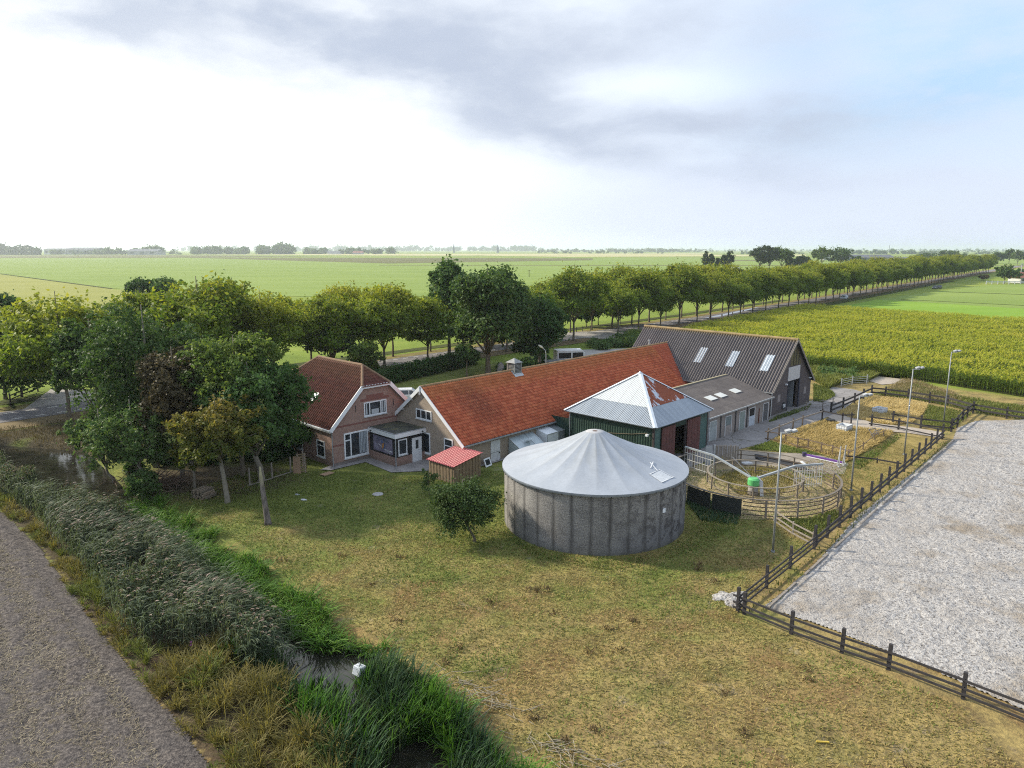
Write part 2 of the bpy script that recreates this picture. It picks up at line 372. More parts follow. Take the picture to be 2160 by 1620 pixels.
ground = arr_mesh("ground", np.stack([fx, fy, fz], 1), np.stack([q, q + 1, q + 1 + nx, q + nx], 1).ravel(), np.full(len(q), 4), ground_material(), smooth=True)
LAWN = [(-110, 10), (-88, 29), (-51, 68.5), (-46, 74), (-45, 10), (60, 10), (120, 30), (63, 84), (45, 105), (28, 118), (5, 118), (-8, 108), (-22, 92), (-42, 72)]
lawn_a = np.clip(1 - np.where(inpoly(fx, fy, LAWN), 0, pldist(fx, fy, LAWN, True)[0]) / 2.5, 0, 1)
at = ground.data.attributes.new('lawn', 'FLOAT', 'POINT'); at.data.foreach_set('value', lawn_a.astype(np.float32))
so = np.maximum(np.clip(1.25 - np.hypot((fx + 24) / 9.5, (fy - 54) / 6.0), 0, 1), np.where(inpoly(fx, fy, PLOW + DITCH[::-1]) | inpoly(fx, fy, [(-110, 46), (-70, 55), (-49, 63), (-38, 61), (-33, 60), (-37, 72), (-47, 73.5), (-54, 67), (-89, 30), (-110, 10)]), .75, 0))
at = ground.data.attributes.new('soil', 'FLOAT', 'POINT'); at.data.foreach_set('value', so.astype(np.float32))
tag(ground, kind="structure")

def sheet(name, pts, z, mat, kind="structure", step=None, zf=None):
    """flat or gently uneven surface over a polygon"""
    if step is None:
        o = MB().poly([(p[0], p[1], z) for p in pts]).build(name, mat)
    else:
        p = np.array([q[:2] for q in pts]); lo, hi = p.min(0), p.max(0)
        ax = np.arange(lo[0], hi[0] + step, step); ay = np.arange(lo[1], hi[1] + step, step)
        X, Y = np.meshgrid(ax, ay); n = len(ax)
        i, j = np.meshgrid(np.arange(n - 1), np.arange(len(ay) - 1)); k = (j * n + i).ravel()
        cx = (ax[:-1] + step / 2)[i].ravel(); cy = (ay[:-1] + step / 2)[j].ravel(); keep = inpoly(cx, cy, pts); k = k[keep]
        fc = np.stack([k, k + 1, k + 1 + n, k + n], 1)
        us, inv = np.unique(fc.ravel(), return_inverse=True)
        x, y = X.ravel()[us], Y.ravel()[us]
        o = arr_mesh(name, np.stack([x, y, z + zf(x, y)], 1), inv, np.full(len(k), 4), mat, smooth=True)
    return tag(o, kind=kind)
def fieldmat(name, c1, c2, sc=0.02, stretch=(1, 1, 1), fine=0.6):
    m, nt, b = newmat(name); o = objco(nt)
    f = math_(nt, 'ADD', math_(nt, 'MULTIPLY', noise(nt, vmul(nt, o, stretch), sc, 5, 0.6), 0.6), math_(nt, 'MULTIPLY', noise(nt, o, fine, 4, 0.7), 0.4))
    setc(nt, b, 'Base Color', ramp(nt, f, [(0.35, c1), (0.65, c2)])); b.inputs['Roughness'].default_value = 0.95; b.inputs['Specular IOR Level'].default_value = 0.1
    bump(nt, b, noise(nt, o, 3.0, 4, 0.7), 0.6, 0.12); return m

# water in the ditch
def water_material():
    m, nt, b = newmat("ditch_water"); o = objco(nt)
    setc(nt, b, 'Base Color', ramp(nt, noise(nt, o, 0.8, 4), [(0.35, (0.014, 0.014, 0.010)), (0.7, (0.035, 0.033, 0.024))]))
    b.inputs['Roughness'].default_value = 0.06; b.inputs['IOR'].default_value = 1.33; b.inputs['Specular IOR Level'].default_value = 0.9
    bump(nt, b, noise(nt, o, 2.2, 3), 0.10, 0.05); return m
wl = offset(DITCH, 4.2); wr_ = offset(DITCH, -4.2)
wm = MB(); wm.add([(p[0], p[1], -0.5) for p in wl] + [(p[0], p[1], -0.5) for p in wr_],
                  [(i + 1, i, len(wl) + i, len(wl) + i + 1) for i in range(len(wl) - 1)])
tag(wm.build("water", water_material()), kind="structure")

# far fields: straight-edged parcels
PALE = fieldmat("pale_pasture", (0.165, 0.23, 0.05), (0.235, 0.30, 0.075), 0.01, (1, 3, 1))
OCHRE = fieldmat("ochre_pasture", (0.215, 0.225, 0.055), (0.29, 0.29, 0.08), 0.012, (1, 2.5, 1))
DARKF = fieldmat("dark_stubble", (0.10, 0.10, 0.045), (0.17, 0.16, 0.06), 0.01, (1, 3, 1))
STRAWF = fieldmat("straw_field", (0.38, 0.34, 0.16), (0.50, 0.46, 0.24), 0.006, (1, 3, 1))
VIVID = fieldmat("fresh_grass", (0.15, 0.265, 0.028), (0.23, 0.34, 0.05), 0.02, (1, 2, 1))
DITCHM = fieldmat("ditch_scrub", (0.035, 0.05, 0.015), (0.09, 0.10, 0.03), 0.05)
def pxs(name, px, mat, z): return sheet(name, [G(*p) for p in px], z, mat)
pxs("field", [(-500, 573), (0, 577), (235, 608), (420, 622), (800, 628), (1300, 612), (1700, 577), (2300, 557), (2300, 544), (-500, 545)], PALE, 0.05)
pxs("field", [(-500, 574.5), (0, 579), (235, 610), (330, 622), (330, 690), (-500, 690)], OCHRE, 0.06)
pxs("field", [(330, 541.5), (420, 543), (1250, 545), (1250, 549), (820, 556)], DARKF, 0.10)
pxs("field", [(380, 536.5), (1500, 534.5), (1500, 537), (900, 539.5)], STRAWF, 0.15)
pxs("field", [(-500, 540), (300, 538), (700, 540.5), (300, 544), (-500, 545)], DARKF, 0.12)
pxs("field", [(1000, 539), (1700, 537), (1700, 540), (1200, 542)], STRAWF, 0.15)
pxs("field", [(800, 559), (2200, 560), (2200, 561.2), (800, 560)], DARKF, 0.09)
pxs("field", [(1490, 548), (1700, 549), (1700, 551), (1490, 550)], DARKF, 0.09)
for a, b, w in [((0, 577.5), (235, 609.0), 1.0), ((-300, 648), (120, 668), 0.8)]:
    A, B = G(*a), G(*b); d = (B - A).normalized(); nrm = V(-d.y, d.x, 0) * w
    tag(MB().poly([A + nrm + V(0, 0, .12), A - nrm + V(0, 0, .12), B - nrm + V(0, 0, .12), B + nrm + V(0, 0, .12)]).build("field_ditch", DITCHM), kind="structure")
# grass fields right of the road, beyond the maize
pxs("field", [(1740, 654), (2300, 702), (2300, 660), (1850, 632)], VIVID, 0.05)
pxs("field", [(1850, 632), (2300, 660), (2300, 592), (2070, 603)], PALE, 0.06)
for a, b, w in [((1995, 616), (2300, 626.5), 1.1), ((1900, 632), (2300, 652), 0.5)]:
    A, B = G(*a), G(*b); d = (B - A).normalized(); nrm = V(-d.y, d.x, 0) * w
    tag(MB().poly([A + nrm + V(0, 0, .12), A - nrm + V(0, 0, .12), B - nrm + V(0, 0, .12), B + nrm + V(0, 0, .12)]).build("field_ditch", DITCHM), kind="structure")

# road with dashed cycle-lane lines
def asphalt(name, c, sc=1.0):
    m, nt, b = newmat(name); o = objco(nt)
    f = math_(nt, 'ADD', math_(nt, 'MULTIPLY', noise(nt, o, 0.5 * sc, 5, 0.6), 0.6), math_(nt, 'MULTIPLY', noise(nt, o, 14 * sc, 3, 0.6), 0.4))
    setc(nt, b, 'Base Color', ramp(nt, f, [(0.32, tuple(x * 0.7 for x in c)), (0.68, tuple(x * 1.25 for x in c))]))
    b.inputs['Roughness'].default_value = 0.85; bump(nt, b, noise(nt, o, 20, 3), 0.3, 0.01); return m
def ribbon(name, line, d0, d1, z, mat):
    a, b = offset(line, d0), offset(line, d1)
    return tag(MB().add([(p[0], p[1], z) for p in a] + [(p[0], p[1], z) for p in b],
               [(i, i + 1, len(a) + i + 1, len(a) + i) for i in range(len(a) - 1)]).build(name, mat), kind="structure")
ROADM = asphalt("worn_asphalt", (0.17, 0.16, 0.17))
ribbon("road", NEAR[:-1], 1.9, 7.9, 0.07, ROADM)
ribbon("road_verge", NEAR[:-1], -2.2, 1.9, 0.045, fieldmat("trodden_verge", (0.14, 0.105, 0.06), (0.27, 0.21, 0.12), 0.2))
ribbon("road_verge", NEAR[:-1], 7.9, 10.8, 0.045, fieldmat("dry_verge", (0.17, 0.145, 0.06), (0.30, 0.25, 0.10), 0.2))
mk = MB()
for d in (3.0, 6.7):
    for x, y, h in along(offset(NEAR[:5], d), 2.15):
        c, s = math.cos(h), math.sin(h)
        mk.poly([(x - c * .5 + s * .11, y - s * .5 - c * .11, .078), (x + c * .5 + s * .11, y + s * .5 - c * .11, .078), (x + c * .5 - s * .11, y + s * .5 + c * .11, .078), (x - c * .5 - s * .11, y - s * .5 + c * .11, .078)])
tag(mk.build("road_marking", plain("road_paint", (0.72, 0.71, 0.68), 0.7)), kind="structure")
# bank ditch between road and farm, dark slope
ribbon("roadside_bank", NEAR[4:8], -6.5, -2.2, 0.04, DITCHM)
ribbon("far_ditch", NEAR[1:6], 12.5, 15.5, 0.04, DITCHM)
tag(MB().poly([G(1520, 668) + V(0, 0, .09), G(1590, 652) + V(0, 0, .09), G(1600, 648) + V(0, 0, .09), G(1480, 672.5) + V(0, 0, .09)]).build("water", MATS.get("w") or bpy.data.materials["ditch_water"]), kind="structure")
tag(MB().poly([G(*p) + V(0, 0, .09) for p in [(20, 848), (34, 858), (30, 864), (18, 856)]]).build("water", bpy.data.materials["ditch_water"]), kind="structure")

# side road / drive
CONC = asphalt("old_concrete", (0.33, 0.31, 0.29), 0.8)
sheet("driveway", [G(*p) for p in [(40, 872), (100, 861), (130, 858), (190, 852), (230, 845), (150, 812), (110, 820)]], 0.066, CONC)
sheet("driveway", [G(*p) for p in [(1180, 712), (1300, 716), (1345, 707), (1300, 697), (1190, 702)]], 0.074, CONC)
sheet("driveway", [G(*p) for p in [(1130, 800), (1240, 778), (1345, 742), (1330, 735), (1230, 738), (1150, 765)]], 0.05, CONC)
# concrete yard with cracks
def yard_material():
    m, nt, b = newmat("yard_concrete"); o = objco(nt)
    f = math_(nt, 'ADD', math_(nt, 'MULTIPLY', noise(nt, o, 0.35, 6, 0.65), 0.6), math_(nt, 'MULTIPLY', noise(nt, o, 5, 4, 0.6), 0.4))
    c = ramp(nt, f, [(0.3, (0.13, 0.12, 0.115)), (0.5, (0.225, 0.21, 0.205)), (0.7, (0.34, 0.315, 0.30))])
    vo = nd(nt, 'ShaderNodeTexVoronoi', {'Vector': nd(nt, 'ShaderNodeVectorMath', {0: o, 1: vmul(nt, nd(nt, 'ShaderNodeTexNoise', {'Vector': o, 'Scale': 0.8}).outputs['Color'], (1.4, 1.4, 0))}, operation='ADD').outputs[0], 'Scale': 0.22}, feature='DISTANCE_TO_EDGE').outputs['Distance']
    cr = mrange(nt, vo, 0.0, 0.018, 1.0, 0.0)
    c = mixc(nt, math_(nt, 'MULTIPLY', cr, 0.8), c, (0.07, 0.065, 0.04))
    c = mixc(nt, mrange(nt, noise(nt, o, 0.8, 6, 0.7), 0.62, 0.72, 0, 0.55), c, (0.13, 0.15, 0.05))
    setc(nt, b, 'Base Color', c); b.inputs['Roughness'].default_value = 0.9; bump(nt, b, math_(nt, 'SUBTRACT', f, cr), 0.4, 0.03); return m
YARDM = yard_material()
sheet("yard", [G(*p) for p in [(1380, 960), (1470, 955), (1496, 930), (1612, 877), (1660, 855), (1712, 846), (1732, 836), (1738, 815), (1800, 822), (1836, 832), (1800, 848), (1775, 868), (1745, 880), (1700, 900), (1650, 915), (1614, 935), (1560, 948), (1460, 985), (1380, 990)]], 0.05, YARDM)
sheet("path", [G(*p) for p in [(1745, 880), (1775, 868), (1840, 893), (1920, 902), (1985, 912), (1990, 925), (1915, 914), (1830, 908), (1790, 902)]], 0.054, plain("sandy_track", (0.36, 0.31, 0.26), 0.95, var=0.3))
sheet("patio", [V(-15.9, 56.6, 0), V(-15.0, 56.5, 0), V(-12.6, 58.8, 0), V(-9.9, 55.9, 0), V(-7.2, 56.3, 0), V(-3.2, 57.0, 0), V(2.5, 62.6, 0), V(1.5, 63.6, 0), V(-4.5, 58.0, 0), V(-8, 62, 0), V(-13.5, 62, 0)], 0.05, plain("patio_slab", (0.27, 0.255, 0.25), 0.9, var=0.35, scale=1.5))
sheet("sand_patch", [G(*p) for p in [(1800, 795), (1850, 786), (1915, 792), (1930, 806), (1860, 812)]], 0.05, plain("sandy_track", (0.36, 0.31, 0.26)))

sheet("dry_grass", [G(*p) for p in [(1800, 985), (1850, 962), (1905, 918), (1975, 928), (1930, 972), (1870, 1020), (1810, 1066), (1782, 1075), (1790, 1020), (1785, 995)]], 0.036, fieldmat("dry_ochre_grass", (.15, .12, .04), (.33, .25, .09), .3, (1, 1, 1), 1.2))
# riding arena: churned pale sand
def sand_material(name="arena_sand", base=((0.09, 0.08, 0.073), (0.31, 0.293, 0.28), (0.52, 0.50, 0.48))):
    m, nt, b = newmat(name); o = objco(nt)
    n1 = noise(nt, o, 0.22, 6, 0.7, 0.3); n2 = noise(nt, o, 6.2, 3, 0.66); n3 = noise(nt, o, 13, 3, 0.7)
    f = math_(nt, 'ADD', math_(nt, 'MULTIPLY', n2, 0.6), math_(nt, 'MULTIPLY', n3, 0.4))
    c = ramp(nt, f, [(0.37, base[0]), (0.45, base[1]), (0.58, base[2])])
    d = mrange(nt, math_(nt, 'ADD', math_(nt, 'MULTIPLY', n1, 0.75), math_(nt, 'MULTIPLY', n2, 0.3)), 0.53, 0.64, 0, 0.65)
    c = mixc(nt, d, c, (0.23, 0.175, 0.11))
    tk = nd(nt, 'ShaderNodeAttribute', attribute_name='track').outputs['Fac']
    c = mixc(nt, math_(nt, 'MULTIPLY', tk, .55), c, ramp(nt, n2, [(.3, (.27, .25, .235)), (.7, (.44, .42, .40))]))
    setc(nt, b, 'Base Color', c); b.inputs['Roughness'].default_value = 0.95; b.inputs['Specular IOR Level'].default_value = 0.1
    bump(nt, b, f, 1.0, 0.2); return m
ARENA = [(12.9, 33.6), (14.6, 32.2), (17.5, 29.2), (20.3, 25.4), (40, 6), (90, 50), (58, 76.5), (54.4, 74.2), (49.5, 73.8), (45.5, 70.6), (42.5, 66.3), (36.7, 60), (23.8, 46.3), (17.1, 38)]
def arena_z(x, y):
    e = pldist(x, y, ARENA, True)[0]
    h = (np.abs(vnoise(x, y, 1.5, 1) - 0.5) * 2 * 0.05 + vnoise(x, y, 4.2, 2) * 0.11 + vnoise(x, y, 0.4, 5) * 0.05)
    return h * np.clip(e / 1.2, 0, 1) - 0.02 * (1 - np.clip(e / 0.6, 0, 1))
SAND = sand_material()
ar = sheet("arena_sand", ARENA, 0.06, SAND, step=0.14, zf=arena_z)
co_ = np.zeros(len(ar.data.vertices) * 3, np.float32); ar.data.vertices.foreach_get('co', co_); co_ = co_.reshape(-1, 3)
td = pldist(co_[:, 0], co_[:, 1], [(12.9, 33.6), (17.1, 38), (23.8, 46.3), (36.7, 60), (42.5, 66.3)])[0]; tn = vnoise(co_[:, 0], co_[:, 1], .35, 99)
at = ar.data.attributes.new('track', 'FLOAT', 'POINT'); at.data.foreach_set('value', np.clip(np.exp(-((td - 2.6) / (1.0 + .8 * tn)) ** 2) * (.6 + .6 * tn), 0, 1).astype(np.float32))
# ploughed strip in the lower left
def plough_material():
    m, nt, b = newmat("stubble_soil"); o = objco(nt)
    n2 = noise(nt, o, 6.5, 4, 0.7); n3 = noise(nt, o, 22, 3, 0.7); n1 = noise(nt, o, 0.3, 4)
    f = math_(nt, 'ADD', math_(nt, 'MULTIPLY', n2, 0.55), math_(nt, 'MULTIPLY', n3, 0.45))
    c = ramp(nt, f, [(0.38, (0.028, 0.024, 0.023)), (0.49, (0.095, 0.082, 0.076)), (0.62, (0.25, 0.215, 0.185))])
    c = mixc(nt, mrange(nt, n1, 0.35, 0.7, 0, 0.35), c, (0.125, 0.115, 0.115))
    setc(nt, b, 'Base Color', c); b.inputs['Roughness'].default_value = 0.95; b.inputs['Specular IOR Level'].default_value = 0.1
    bump(nt, b, f, 1.0, 0.12); return m
PLF = PLOW + [(-10, 6), (-120, 6)]
sheet("ploughed_field", PLF, 0.05, plough_material(), step=0.16, zf=lambda x, y: np.where((x > -60), 0.05 * vnoise(x, y, 1.8, 8) + 0.12 * vnoise(x, y, 3.4, 9) + 0.04 * np.sin((x * 0.74 + y * 0.67) * 4.2), 0) * np.clip(pldist(x, y, PLF, True)[0] / 0.8, 0, 1))

# ------------------------------------------------------------------ trees
def leaf_cloud(lobes, n, size, seed, per=26, shell=0.5, low=-0.55, spread=0.17, mat=None, name="crown", parent=None, flat=0.75):
    """leaves in clumps through the outer part of overlapping lobes (cx,cy,cz,rx,ry,rz)"""
    r = np.random.default_rng(seed); L = np.array(lobes, float); w = (L[:, 3] * L[:, 4] * L[:, 5]) ** (2 / 3); w /= w.sum()
    nc = max(4, n // per); li = r.choice(len(L), nc, p=w)
    d = r.normal(size=(nc * 3, 3)); d /= np.linalg.norm(d, axis=1)[:, None]; d = d[d[:, 2] > low][:nc]
    while len(d) < nc: d = np.concatenate([d, d])[:nc]
    rad = shell + (1.04 - shell) * r.random(nc) ** 0.6
    C = L[li, :3] + d * rad[:, None] * L[li, 3:]
    sg = spread * L[li, 3:].mean(1) * r.uniform(0.7, 1.5, nc)
    P = np.repeat(C, per, 0) + r.normal(size=(nc * per, 3)) * np.repeat(sg, per)[:, None] * np.array([1, 1, flat])
    nr = np.repeat(d, per, 0) * 0.6 + r.normal(size=P.shape) * 0.75 + np.array([0, 0, 0.35]); nr /= np.linalg.norm(nr, axis=1)[:, None]
    a = np.cross(nr, r.normal(size=P.shape)); a /= np.linalg.norm(a, axis=1)[:, None]; b = np.cross(nr, a)
    s = size * r.uniform(0.6, 1.35, len(P))[:, None] * 0.5
    vs = np.stack([P - a * s * 1.25, P + b * s * 0.72, P + a * s * 1.25, P - b * s * 0.72], 1).reshape(-1, 3)
    m = len(P); return arr_mesh(name, vs, np.arange(4 * m), np.full(m, 4), mat, parent)
BARK = plain("bark", (0.15, 0.125, 0.09), 0.9, var=0.45, scale=4, bmp=0.6)
BARKL = plain("pale_bark", (0.215, 0.19, 0.15), 0.9, var=0.45, scale=3, bmp=0.6)
def trunk(parent, lobes, h, r, mat, seed=0, lean=(0, 0), limbs=6, fork=0.4, n=8):
    """tapered trunk that divides into limbs reaching into the lobes"""
    rr = random.Random(seed); m = MB()
    top = V(lean[0], lean[1], h * fork)
    k1 = V(lean[0] * 0.45 + rr.uniform(-.12, .12), lean[1] * 0.45 + rr.uniform(-.12, .12), h * fork * 0.5)
    m.path([(0, 0, -0.15), (0, 0, 0.25), k1, top], [r * 1.45, r * 1.05, r * 0.85, r * 0.72], n)
    for i in range(limbs):
        l = lobes[i % len(lobes)]; c = V(*l[:3]) + V(rr.uniform(-.5, .5) * l[3], rr.uniform(-.5, .5) * l[4], rr.uniform(-.1, .6) * l[5])
        st = top.lerp(k1, rr.uniform(0, 0.35)); mid = st.lerp(c, 0.5) + V(rr.uniform(-.3, .3), rr.uniform(-.3, .3), 0.35)
        m.path([st, mid, c], [r * 0.5, r * 0.3, r * 0.07], 5)
    m.path([top, V(lean[0] * 1.2, lean[1] * 1.2, h * 0.75), V(lean[0] * 1.2, lean[1] * 1.2, h * 0.95)], [r * 0.7, r * 0.35, 0.03], 6)
    return m.build("trunk", mat, parent, smooth=True)
def lobes_for(h, w, z0, n, seed, d=None, sub=0.55):
    """main body plus smaller lobes round it, crown from z0 to h, width w"""
    rr = random.Random(seed); d = d or w; cz = (h + z0) / 2; rz = (h - z0) / 2
    L = [(0, 0, cz, w * .31, d * .31, rz * .78)]
    for i in range(n):
        a = i * 2.4 + rr.random(); t = rr.uniform(-0.72, 0.78); q = math.sqrt(max(0.05, 1 - t * t)); s = rr.uniform(0.6, 1.3) * sub; k_ = rr.uniform(.27, .42)
        L.append((math.cos(a) * w * k_ * q, math.sin(a) * d * k_ * q, cz + t * rz * .70, w * .5 * s * .66, d * .5 * s * .66, rz * s * .52))
    return L
def tree(name, label, cat, base, h, w, z0, nl, leaf, mat, bark=None, r=0.22, seed=1, n=9, d=None, group=None, lean=(0, 0), fork=None, limbs=7, shell=0.5, per=26, spread=0.17, low=-0.6):
    t = thing(name, label, cat, base, 0, group); L = [(a + lean[0], b + lean[1], c, e, f, g) for a, b, c, e, f, g in lobes_for(h, w, z0, n, seed, d)]
    trunk(t, L, h, r, bark or BARK, seed, lean, limbs, fork or max(0.2, (z0 + 0.8) / h))
    leaf_cloud(L, nl, leaf, seed, per, shell, low, spread, mat, "crown", t)
    return t
ROADLEAF = leafmat("road_tree_leaves", [(0.05, (0.055, 0.105, 0.016)), (0.4, (0.115, 0.185, 0.024)), (0.7, (0.175, 0.245, 0.032)), (0.95, (0.26, 0.30, 0.048))], 0.45, ((0.42, 0.36, 0.045), 7.5, 14.0, 0.62), 0.45)  # yellow tops: autumn leaves, with sunlight on the crowns put into the colour
DARKLEAF = leafmat("dark_leaves", [(0.05, (0.022, 0.055, 0.018)), (0.45, (0.055, 0.115, 0.032)), (0.75, (0.098, 0.17, 0.05)), (0.98, (0.165, 0.235, 0.075))], 0.35)
MAPLE = leafmat("maple_leaves", [(0.05, (0.03, 0.066, 0.02)), (0.45, (0.07, 0.125, 0.034)), (0.75, (0.12, 0.175, 0.052)), (0.97, (0.22, 0.225, 0.10))], 0.35)
LIMEL = leafmat("lime_and_sunlit_leaves", [(0.1, (0.04, 0.075, 0.020)), (0.45, (0.082, 0.135, 0.032)), (0.75, (0.14, 0.195, 0.045)), (0.97, (0.26, 0.30, 0.075))], 0.42)  # light green foliage; serves too as the grove tree's painted sunlit top
BROWNL = leafmat("copper_leaves", [(0.1, (0.035, 0.032, 0.018)), (0.5, (0.08, 0.066, 0.034)), (0.8, (0.125, 0.095, 0.046)), (0.97, (0.175, 0.14, 0.07))], 0.2)
ORANGEL = leafmat("turning_leaves", [(0.1, (0.045, 0.078, 0.018)), (0.45, (0.095, 0.125, 0.028)), (0.75, (0.165, 0.175, 0.036)), (0.97, (0.28, 0.21, 0.06))], 0.38, ((0.30, 0.18, 0.055), 4.6, 8.4, 0.6), 0.6)
WILLOW = leafmat("blue_leaves", [(0.1, (0.035, 0.062, 0.044)), (0.5, (0.07, 0.105, 0.075)), (0.95, (0.125, 0.165, 0.12))], 0.25)
APPLE = leafmat("apple_leaves", [(0.1, (0.035, 0.065, 0.02)), (0.5, (0.075, 0.12, 0.038)), (0.85, (0.125, 0.165, 0.06)), (0.98, (0.22, 0.22, 0.11))], 0.25)
ALDER = leafmat("ditchside_leaves", [(0.05, (0.034, 0.08, 0.024)), (0.5, (0.08, 0.145, 0.042)), (0.85, (0.14, 0.20, 0.068)), (0.98, (0.23, 0.255, 0.12))], 0.35)

# roadside avenue: five grown trees, copied along both verges
PROTO = []
for k, (h, w, z0) in enumerate([(13.8, 12.4, 2.5), (14.8, 11.2, 3.0), (12.6, 12.0, 2.3), (14.2, 12.8, 3.1), (13.3, 10.8, 2.6)]):
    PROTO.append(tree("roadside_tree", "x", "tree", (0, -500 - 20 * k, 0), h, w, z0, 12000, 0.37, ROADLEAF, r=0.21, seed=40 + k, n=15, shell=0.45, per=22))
near_pts = [(143, 880), (1212.6, 719.5), (1303, 707.6), (1349, 700), (1392, 691), (1430, 686), (1468, 681), (1500, 676), (1534, 671.7), (1559, 668), (1588, 663), (1615, 659.5), (1640, 654.6), (1664, 649.7), (1684, 646), (1705, 643.8), (1723, 640), (1740, 636.5)]
spots = [(G(*p).x, G(*p).y, 'n') for p in near_pts]
spots += [(x, y, 'n') for x, y, h in along([(-38, 86.6), (12.5, 140.4)], 9.0) if -40 < x < 9]
spots += [(x, y, 'n') for x, y, h in along([(115, 256.5)] + NEAR[6:9], 9.0)][:46]
far_line = offset(NEAR, 9.8)
spots += [(x, y, 'f') for x, y, h in along(far_line[1:9], 8.0) if x > -48 or x < -66][:88]
rr = random.Random(5); used = set(); i_t = 0
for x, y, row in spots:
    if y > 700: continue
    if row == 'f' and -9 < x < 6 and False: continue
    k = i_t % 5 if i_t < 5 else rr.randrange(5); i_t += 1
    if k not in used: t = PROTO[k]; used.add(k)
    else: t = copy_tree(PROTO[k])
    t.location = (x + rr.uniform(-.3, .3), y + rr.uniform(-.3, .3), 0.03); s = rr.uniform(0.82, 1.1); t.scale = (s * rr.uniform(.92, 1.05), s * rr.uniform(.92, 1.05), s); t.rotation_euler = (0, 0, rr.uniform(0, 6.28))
    if row == 'n':
        t["label"] = "yellowing roadside tree on the farm side of the long straight road"; t["group"] = "avenue trees on the farm side of the road"
    else:
        t["label"] = "yellowing roadside tree on the meadow side of the long straight road"; t["group"] = "avenue trees on the meadow side of the road"
    if row == 'n' and i_t == 1:
        t["label"] = "lone roadside tree with bare trunk beside the dashed asphalt road at the left"; del t["group"]
for k in range(5):
    if k not in used: raise RuntimeError("unused tree")
# meadow-side dark trees and copses
def gtree(name, label, cat, px, top, wpx, botpx, nl, leaf, mat, **kw):
    """tree whose trunk meets the ground at photo pixel px; top / bottom of crown and width read off the photo"""
    b = G(*px); k = b.y * math.cos(PITCH) + CAMH * math.sin(PITCH); m = k / FPX
    h = (px[1] - top) * m * 1.03; z0 = max(0.05, (px[1] - botpx) * m * 1.03)
    return tree(name, label, cat, b, h, wpx * m, z0, nl, leaf, mat, **kw)
gtree("broadleaf_tree", "large dark green tree with a wide crown behind the red tiled roof", "tree", (1030, 790), 562, 190, 755, 26000, 0.42, MAPLE, r=0.42, seed=3, n=14, shell=0.4)
gtree("broadleaf_tree", "dark drooping tree standing just left of the white horse lorry", "tree", (1138, 782), 618, 118, 778, 15000, 0.38, DARKLEAF, r=0.3, seed=9, n=12, shell=0.4)
gtree("broadleaf_tree", "tallest dark green tree in the avenue behind the hedge", "tree", (948, 757), 545, 96, 690, 12000, 0.45, DARKLEAF, r=0.3, seed=12, n=10)
gtree("willow_tree", "blue-grey rounded tree behind the brown tiled farmhouse roof", "tree", (702, 790), 657, 108, 775, 11000, 0.36, WILLOW, r=0.25, seed=14, n=11, shell=0.4)
gtree("bush", "bright green bush tree at the left end of the clipped hedge", "bush", (770, 812), 718, 92, 800, 9000, 0.30, LIMEL, r=0.14, seed=15, n=9, shell=0.3)
gtree("small_tree", "small dark conical tree in front of the hedge", "tree", (985, 795), 722, 52, 775, 4200, 0.28, DARKLEAF, r=0.12, seed=16, n=7, shell=0.3)
gtree("broadleaf_tree", "left one of two dark round trees rising behind the yellow avenue", "tree", (305, 700), 584, 60, 660, 7000, 0.45, DARKLEAF, r=0.25, seed=17)
gtree("broadleaf_tree", "right one of two dark round trees rising behind the yellow avenue", "tree", (352, 700), 581, 58, 660, 7000, 0.45, DARKLEAF, r=0.25, seed=18)
gtree("broadleaf_tree", "yellow-green tree across the dashed road at the far left, beside the small fence", "tree", (12, 842), 645, 150, 800, 17000, 0.32, ROADLEAF, r=0.22, seed=171, n=14)
gtree("broadleaf_tree", "dark yellow-topped tree cut by the left edge of the picture", "tree", (-25, 862), 640, 170, 825, 18000, 0.32, MAPLE, r=0.25, seed=172, n=14)
gtree("broadleaf_tree", "dark tree rising behind the avenue at the far left edge", "tree", (18, 760), 612, 90, 740, 9000, 0.45, DARKLEAF, r=0.25, seed=19)
for i, (x, y, tp, w) in enumerate([(1262, 692, 612, 70), (1308, 690, 622, 60), (1236, 697, 640, 46)]):
    gtree("bush", ["tall dark bush behind the avenue above the grey barn roof", "dark round bush just right of the tall dark bush behind the avenue", "low dark bush beside the garden gate behind the avenue"][i], "bush", (x, y - 6), tp, w, y - 8, 5200, 0.42, DARKLEAF, r=0.12, seed=60 + i, n=8, shell=0.3)

# the grove between house and ditch
gtree("maple_tree", "big grey-green maple, tallest of the grove left of the house", "tree", (330, 985), 636, 250, 930, 25920, 0.225, MAPLE, r=0.24, seed=21, n=23, bark=BARKL, per=44, spread=0.125, shell=0.25)
gtree("copper_tree", "dark copper-brown leaved tree in the middle of the grove", "tree", (386, 1018), 722, 165, 930, 15840, 0.22, BROWNL, r=0.2, seed=22, n=18, per=44, spread=0.125, shell=0.25)
gtree("broadleaf_tree", "large dark green tree overhanging the farmhouse corner", "tree", (552, 1015), 748, 258, 978, 27360, 0.22, DARKLEAF, r=0.27, seed=23, n=25, bark=BARKL, lean=(-0.45, 0), low=-0.8, per=44, spread=0.125, shell=0.25)
gtree("broadleaf_tree", "sunlit top of the dark tree by the farmhouse, added as a lighter green tree", "tree", (512, 1003), 698, 205, 885, 17280, 0.22, LIMEL, r=0.2, seed=24, n=19, per=44, spread=0.125, shell=0.25)  # added tree: lighter leaves stand in for sunlight on the dark tree's top
gtree("maple_tree", "orange-tinted tree with a pale forked trunk on the lawn edge", "tree", (480, 1060), 822, 195, 1000, 17280, 0.205, ORANGEL, r=0.19, seed=25, n=21, bark=BARKL, lean=(-0.35, 0.1), fork=0.42, limbs=9, per=44, spread=0.125, shell=0.25)
